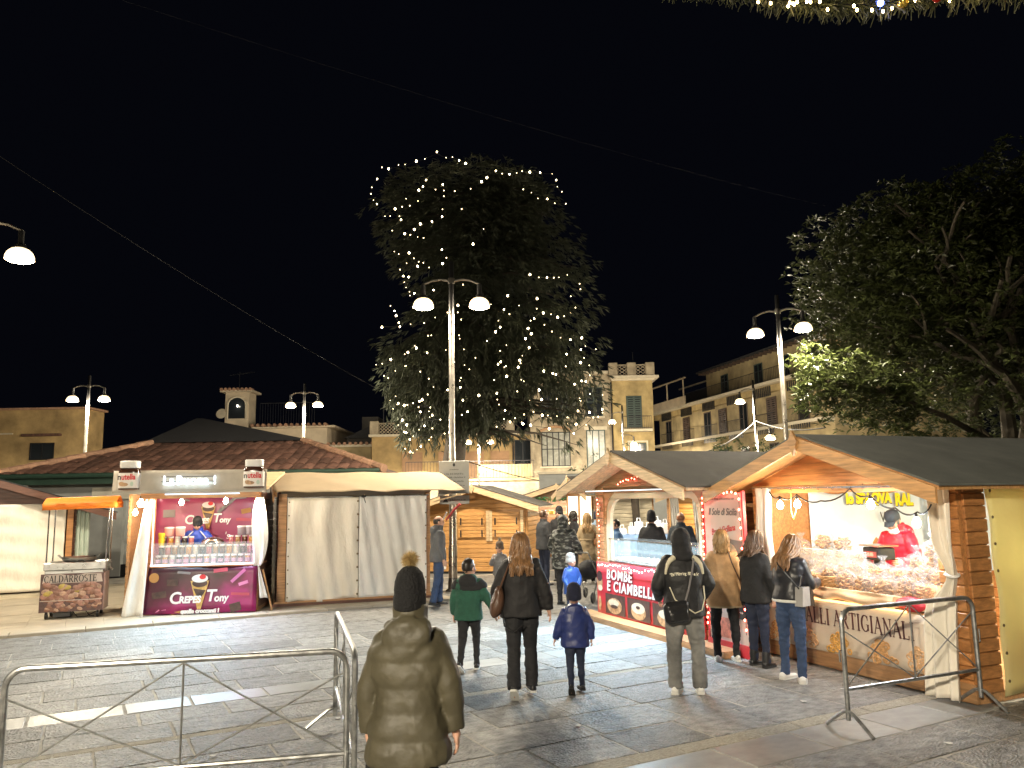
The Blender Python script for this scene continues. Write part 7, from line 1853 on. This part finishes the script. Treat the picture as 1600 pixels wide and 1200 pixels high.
g = G(); g.tube([(-.17, -.19, 1.12), (-.12, -.2, .99), (-.02, -.21, .92), (.08, -.205, .85), (.16, -.18, .88), (.2, -.14, 1.0), (.2, -.1, 1.12)], .007, 6); obj('cord', g, M_crm, t)
# 6 woman in the tan jacket
P = person('blond woman in a tan jacket and black leggings before the poster', 2.68, 10.35, R(-6), 1.62, dict(fem=1, vox=.013, uarm=((-.3, .05, -1), (.26, .1, -1)), farm=((.1, .5, -.7), (.08, .06, -1)), thigh=((-.1, 0, -1), (.1, 0, -1)), shin=((.02, 0, -1), (.0, 0, -1)),
    top=dict(mat=cloth('tan_suede', (.5, .31, .16), .85), hem=.72, loose=1.14, flare=.06, collar=.7, wr=.007, trim=cloth('beige_trim', (.5, .38, .24))), hair=('long', HAIR_BLOND, .17, 12, 130, .3), shoes=M_shoew, soles=M_solew))
t = carried(P, 'handbag', 'small black handbag hanging at the right hip of the woman in tan', 'bag'); g = G(); g.cbox(.2, -.12, .72, .3, .06, .92, .02); me = union(g, .012, 2); me.name = 'bag_body'; link('bag_body', me, M_leathb, t)
g = G(); g.tube([(.24, -.06, .9), (.2, -.15, 1.05), (.1, -.165, 1.3), (.07, -.14, 1.42), (.05, -.0, 1.46), (.1, .12, 1.35)], .009, 6); obj('strap', g, M_leather, t)
# 7, 8 women at the taralli counter
P = person('dark haired woman in black with boots, behind the woman in blue jeans', 3.0, 10.0, R(-62), 1.62, dict(fem=1, vox=.014, hpitch=.3, uarm=((-.2, .1, -1), (.2, .1, -1)), farm=((.05, .25, -1), (-.05, .2, -1)), boot=1, shoes=M_leathb, top=dict(mat=cloth('black_coat', (.012, .012, .013)), hem=.8, loose=1.08, wr=.007), hair=('long', HAIR_BROWN, .22, 6, 120), legs=C_NAVY))
P = person('woman with streaked hair, black jacket and blue jeans at the taralli counter', 3.14, 9.22, R(-50), 1.62, dict(fem=1, vox=.012, lean=.12, hpitch=.45, uarm=((-.22, .3, -1), (.2, .25, -1)), farm=((.1, .7, .2), (-.15, .7, .05)), curl=.9, thigh=((-.1, .08, -1), (.08, -.04, -1)), shin=((0, -.06, -1), (0, -.04, -1)), fyaw=(.1, -.55),
    top=dict(mat=puffer('black_quilt', (.016, .017, .022)), hem=.93, loose=1.06, puff=.1, pa=.035, collar=.5, wr=.006, trim=paint('white_hem', (.7, .7, .66), .7)), hair=('long', HAIR_BROWN, .36, 15, 200, .8, HAIR_LBR), legs=C_JEAN, shoes=M_shoew, soles=M_solew, shoe=1.08, boot=0))
t = carried(P, 'handbag', 'grey two tone handbag on the arm of the woman in blue jeans', 'bag'); g = G(); g.prism([(.14, -.13, .88), (.14, .13, .88), (.14, .1, 1.1), (.14, -.1, 1.1)], (.1, 0, 0)); b_ = obj('bag_body', g, M_leathg, t, smooth=False); g = G(); g.prism([(.135, .05, .875), (.135, .135, .875), (.135, .105, 1.105), (.135, .05, 1.105)], (.11, 0, 0)); obj('dark_panel', g, M_leathb, b_, smooth=False)
g = G(); g.tube([(.19, -.08, 1.1), (.2, -.05, 1.22), (.2, .03, 1.24), (.19, .08, 1.1)], .01, 6); g.tube([(.19, -.1, 1.08), (.12, -.16, 1.2), (.0, -.19, 1.34), (-.1, -.12, 1.44)], .009, 6); obj('strap', g, M_leathb, t)
# 9 bald man
P = person('balding man in a grey jacket and jeans in profile by the lamp post', -1.53, 16.0, R(-75), 1.74, dict(vox=.014, uarm=((-.12, -.05, -1), (.12, -.05, -1)), farm=((0, .25, -1), (0, .3, -1)), thigh=((-.04, .1, -1), (.04, -.12, -1)), shin=((0, -.05, -1), (0, -.2, -1)), fpitch=(0, .2), top=dict(mat=cloth('grey_jacket', (.1, .105, .115)), hem=.82, loose=1.08, collar=.8, hood=1, wr=.008), hair=('bald', HAIR_DK), legs=C_JEAN, loose=1.1))
# 10 child in the grey puffer
P = person('little girl in a silver grey puffer and knitted hat, hand to mouth', -.32, 16.6, R(160), 1.17, dict(kid=.8, vox=.018, uarm=((-.2, .1, -1), (.3, .3, -1)), farm=((0, .2, -1), (-.5, .4, 1)), top=dict(mat=puffer('silver_quilt', (.16, .16, .165)), hem=.74, loose=1.15, puff=.09, pa=.05), hat=('beanie', cloth('brown_knit', (.12, .085, .06), .95), .9, mat('pompom_cream', (.5, .42, .3), rough=.9, bump=0)), legs=cloth('grey_leggings', (.14, .13, .12))))
# 11 blue child with white ear muffs hat
P = person('child in a bright blue coat and white eared hat, facing the camera', 1.0, 14.3, R(200), 1.06, dict(kid=.95, vox=.018, hyaw=.5, uarm=((-.25, .1, -1), (.2, .1, -1)), farm=((.3, .4, -.7), (-.2, .5, -.7)), top=dict(mat=puffer('bright_blue_coat', (.018, .075, .3)), hem=.62, loose=1.15, hood=0, wr=.006), hat=('beanie', cloth('white_fur', (.45, .43, .41), .95), .9), legs=C_NAVY))
g = G()
for s_ in (-1, 1): g.ell(P['HT'](V(s_ * .09, -.01, P['chin'] + .29)), (.04, .03, .05), 10, 8)
obj('hat_ears', g, MATS['white_fur'], P['root'])
# 12 camouflage coat
camo_m = mat('camouflage', (.02, .024, .026), rough=.6, var=0, bump=.15, bs=60); nt = camo_m.node_tree; N = nt.nodes; L_ = nt.links
tc = N.new('ShaderNodeTexCoord'); n1 = N.new('ShaderNodeTexNoise'); n1.inputs['Scale'].default_value = 11; n1.inputs['Detail'].default_value = 2; mp = N.new('ShaderNodeMapping'); mp.inputs['Scale'].default_value = (1, 1, 2.0); L_.new(tc.outputs['Object'], mp.inputs[0]); L_.new(mp.outputs[0], n1.inputs['Vector'])
rp = N.new('ShaderNodeValToRGB'); rp.color_ramp.interpolation = 'CONSTANT'; e = rp.color_ramp.elements; e[0].color = (.014, .017, .018, 1); e[1].position = .5; e[1].color = (.06, .065, .055, 1); k = e.new(.58); k.color = (.2, .21, .2, 1); L_.new(n1.outputs[0], rp.inputs[0]); L_.new(rp.outputs[0], N['Principled BSDF'].inputs['Base Color'])
P = person('person in a hooded camouflage coat, pushing a pram in the crowd', .98, 15.9, R(-20), 1.72, dict(vox=.015, uarm=((-.35, .15, -1), (.3, .15, -1)), farm=((.0, .7, -.5), (0, .7, -.5)), top=dict(mat=camo_m, hem=.68, loose=1.2, collar=.6, wr=.009), hat=('hood', camo_m), legs=C_BLK))
t = empty('pram', (1.5, 16.4, 0), R(-25)); tag(t, 'dark pram beside the person in camouflage', 'pram'); g = G(); g.ell((0, 0, .62), (.2, .36, .2), 14, 10); me = union(g, .02, 2); me.name = 'seat'; link('seat', me, C_BLK, t)
g = G(); g.tube([(-.2, -.55, 1.0), (-.2, -.1, .6), (-.22, .42, .1)], .014, 6); g.tube([(.2, -.55, 1.0), (.2, -.1, .6), (.22, .42, .1)], .014, 6); g.tube([(-.2, .2, .62), (-.22, -.4, .1)], .014, 6); g.tube([(.2, .2, .62), (.22, -.4, .1)], .014, 6); g.tube([(-.2, -.55, 1.0), (.2, -.55, 1.0)], .016, 6); obj('frame', g, M_steel, t)
for sx_ in (-.23, .23):
    for yy in (-.42, .42): g = G(); g.lathe([(.03, -.018), (.1, -.02), (.115, 0), (.1, .02), (.03, .018)], 16, (0, 0, 0), roty(pi / 2)); obj('wheel', g, M_blk, t, (sx_, yy, .115))
# 13-15 crowd near the gift stall
BUN = dict(vox=.018, group='people in the square')
person('bearded man in a charcoal jacket, turned to the right among the crowd', .72, 19.4, R(-60), 1.78, dict(**BUN, top=dict(mat=cloth('charcoal_jacket', (.035, .037, .042)), hem=.8, loose=1.08), hair=('short', HAIR_BROWN), legs=C_NAVY))
person('person in black with a black hat, behind the bearded man', 1.15, 20.3, R(150), 1.8, dict(**BUN, top=dict(mat=C_BLK, hem=.7, loose=1.1), hat=('beanie', C_BLK), legs=C_BLK))
person('dark haired person in black, between the camouflage coat and the lit kiosk', 1.62, 21.5, R(-100), 1.7, dict(**BUN, fem=1, top=dict(mat=cloth('black_wool', (.014, .012, .014)), hem=.66, loose=1.1), hair=('long', HAIR_DK, .15, 2, 70), legs=C_BLK, scarf=cloth('maroon_scarf', (.2, .03, .05))))
person('person in a white padded jacket at the edge of the gift stall', .2, 24.0, R(-30), 1.62, dict(**BUN, fem=1, top=dict(mat=cloth('white_jacket', (.6, .6, .62)), hem=.85, loose=1.1), hair=('long', HAIR_BROWN, .15, 2, 60), legs=C_BLK))
person('person with bobbed dark hair far back under the garland', 1.35, 24.5, R(170), 1.68, dict(**BUN, fem=1, top=dict(mat=cloth('plum_coat', (.05, .03, .04)), hem=.7, loose=1.1), hair=('short', HAIR_DK), legs=C_BLK))
# 16 camel trench coat
P = person('woman with long blond hair in a belted beige trench coat and white trainers', 1.78, 19.4, R(-6), 1.68, dict(fem=1, vox=.014, uarm=((-.22, .05, -1), (.24, .05, -1)), farm=((-.02, .2, -1), (.05, .3, -.9)), top=dict(name='trench_coat', mat=cloth('beige_trench', (.36, .27, .16)), hem=.48, loose=1.08, flare=.25, belt=1, collar=.7, wr=.008), hair=('long', HAIR_BLOND, .34, 22, 160), shoes=M_shoew, soles=M_solew, shoe=1.05))
t = carried(P, 'handbag', 'tan shoulder bag at the hip of the woman in the trench coat', 'bag'); g = G(); g.ell((.22, -.12, 1.02), (.09, .06, .12), 14, 10); me = union(g, .014, 2); me.name = 'bag_body'; link('bag_body', me, M_tanl, t); g = G(); g.tube([(.22, -.14, 1.12), (.14, -.19, 1.3), (.0, -.17, 1.4), (-.12, -.08, 1.45)], .011, 6); obj('strap', g, M_tanl, t)
person('person in a pale blue jacket and dark hat, half hidden by the arched chalet', 2.2, 21.0, R(-30), 1.66, dict(**BUN, top=dict(mat=cloth('pale_blue_jacket', (.25, .36, .5)), hem=.75, loose=1.1), hat=('beanie', C_NAVY), legs=C_JEAN))
person('person in a blue jacket seen at the left edge of the arched hatch', 2.15, 16.9, R(100), 1.6, dict(**BUN, top=dict(mat=cloth('mid_blue_jacket', (.07, .15, .3)), hem=.75, loose=1.1), hair=('short', HAIR_DK), legs=C_BLK))
person('person in black with a dark hat seen from behind through the arched hatch', 2.8, 16.2, R(-10), 1.73, dict(**BUN, top=dict(mat=C_BLK, hem=.75, loose=1.18), hat=('beanie', C_BLK), legs=C_BLK))
person('balding red haired person in a dark jacket beyond the arched hatch', 3.42, 16.3, R(-15), 1.74, dict(**BUN, top=dict(mat=cloth('slate_jacket', (.03, .04, .05)), hem=.75, loose=1.14), hair=('bald', mat('red_hair', (.3, .12, .05), rough=.5, bump=0)), legs=C_BLK))
# vendors
px_, py_, _ = tw(1.15, 1.38, 0)
P = person('taralli vendor in a red puffer jacket, dark cap and white mask', px_, py_, R(118), 1.75, dict(vox=.012, z0=.1, lean=.12, hpitch=.42, hyaw=.15, uarm=((-.45, .35, -1), (.42, .1, -1)), farm=((.1, .9, -.15), (.2, .5, -.9)), top=dict(mat=puffer('red_quilt', (.5, .015, .035)), hem=.85, loose=1.12, puff=.085, pa=.05, collar=.9, hood=1, wr=.005, vox=.009, smooth=2), hat=('cap', cloth('dark_cap', (.03, .038, .045), .8)), hair=('short', HAIR_GREY), mask=1, group='stall keepers'))
px_, py_, _ = cw(1.06, .8, 0)
P = person('crepe vendor in a royal blue sports jacket and black beanie behind the jars', px_, py_, R(6.9 + 180), 1.7, dict(vox=.014, z0=.12, lean=.1, hpitch=.4, uarm=((-.55, .3, -1), (.55, .3, -1)), farm=((.25, .8, -.35), (-.25, .8, -.35)), top=dict(mat=cloth('royal_blue_jacket', (.02, .06, .4), .5), hem=.85, loose=1.14, collar=.6, wr=.008), hat=('beanie', C_BLK, .8), brow=HAIR_DK, group='stall keepers'))
T_ = P['T']; sz = P['shz']; M_wst = paint('white_piping', (.75, .75, .75), .6)
for s_ in (-1, 1): g = G(); g.tube([T_((s_ * .07, .098, sz + .03)), T_((s_ * .12, .125, sz - .02)), T_((s_ * .17, .128, sz - .08)), T_((s_ * .21, .1, sz - .16))], .012, 6); obj('white_piping', g, M_wst, P['J'])
g = G(); g.box(-.05, .142, sz - .13, .05, .15, sz - .105); obj('chest_mark', g, M_wst, P['J'], smooth=False)
q = random.Random(31); M_pap = paint('scrap_paper', (.6, .58, .54), .8)
for i, (lx, ly, lab) in enumerate(((-1.75, 8.0, 'scrap of white paper behind the left barrier'), (-2.55, 6.9, 'torn scrap of paper on the slabs near the long barrier'), (.55, 7.6, 'small paper scrap on the slabs behind the small child'), (2.9, 8.3, 'paper scrap by the shoes of the woman in jeans'), (-3.6, 11.2, 'paper scrap on the dark paving before the crepe stall'), (3.6, 6.9, 'pale scrap near the foot of the right barrier'))):
    g = G(); n = 7; g.prism([(.035 * q.uniform(.6, 1.3) * math.cos(2 * pi * k / n), .03 * q.uniform(.6, 1.3) * math.sin(2 * pi * k / n), .004 + q.uniform(0, .008)) for k in range(n)], (0, 0, .002))
    tag(obj('paper_scrap', g, M_pap, None, (lx, ly, .002), (0, 0, q.uniform(0, 6))), lab, 'litter', 'scraps of litter')
bpy.data.scenes.remove(TMP)
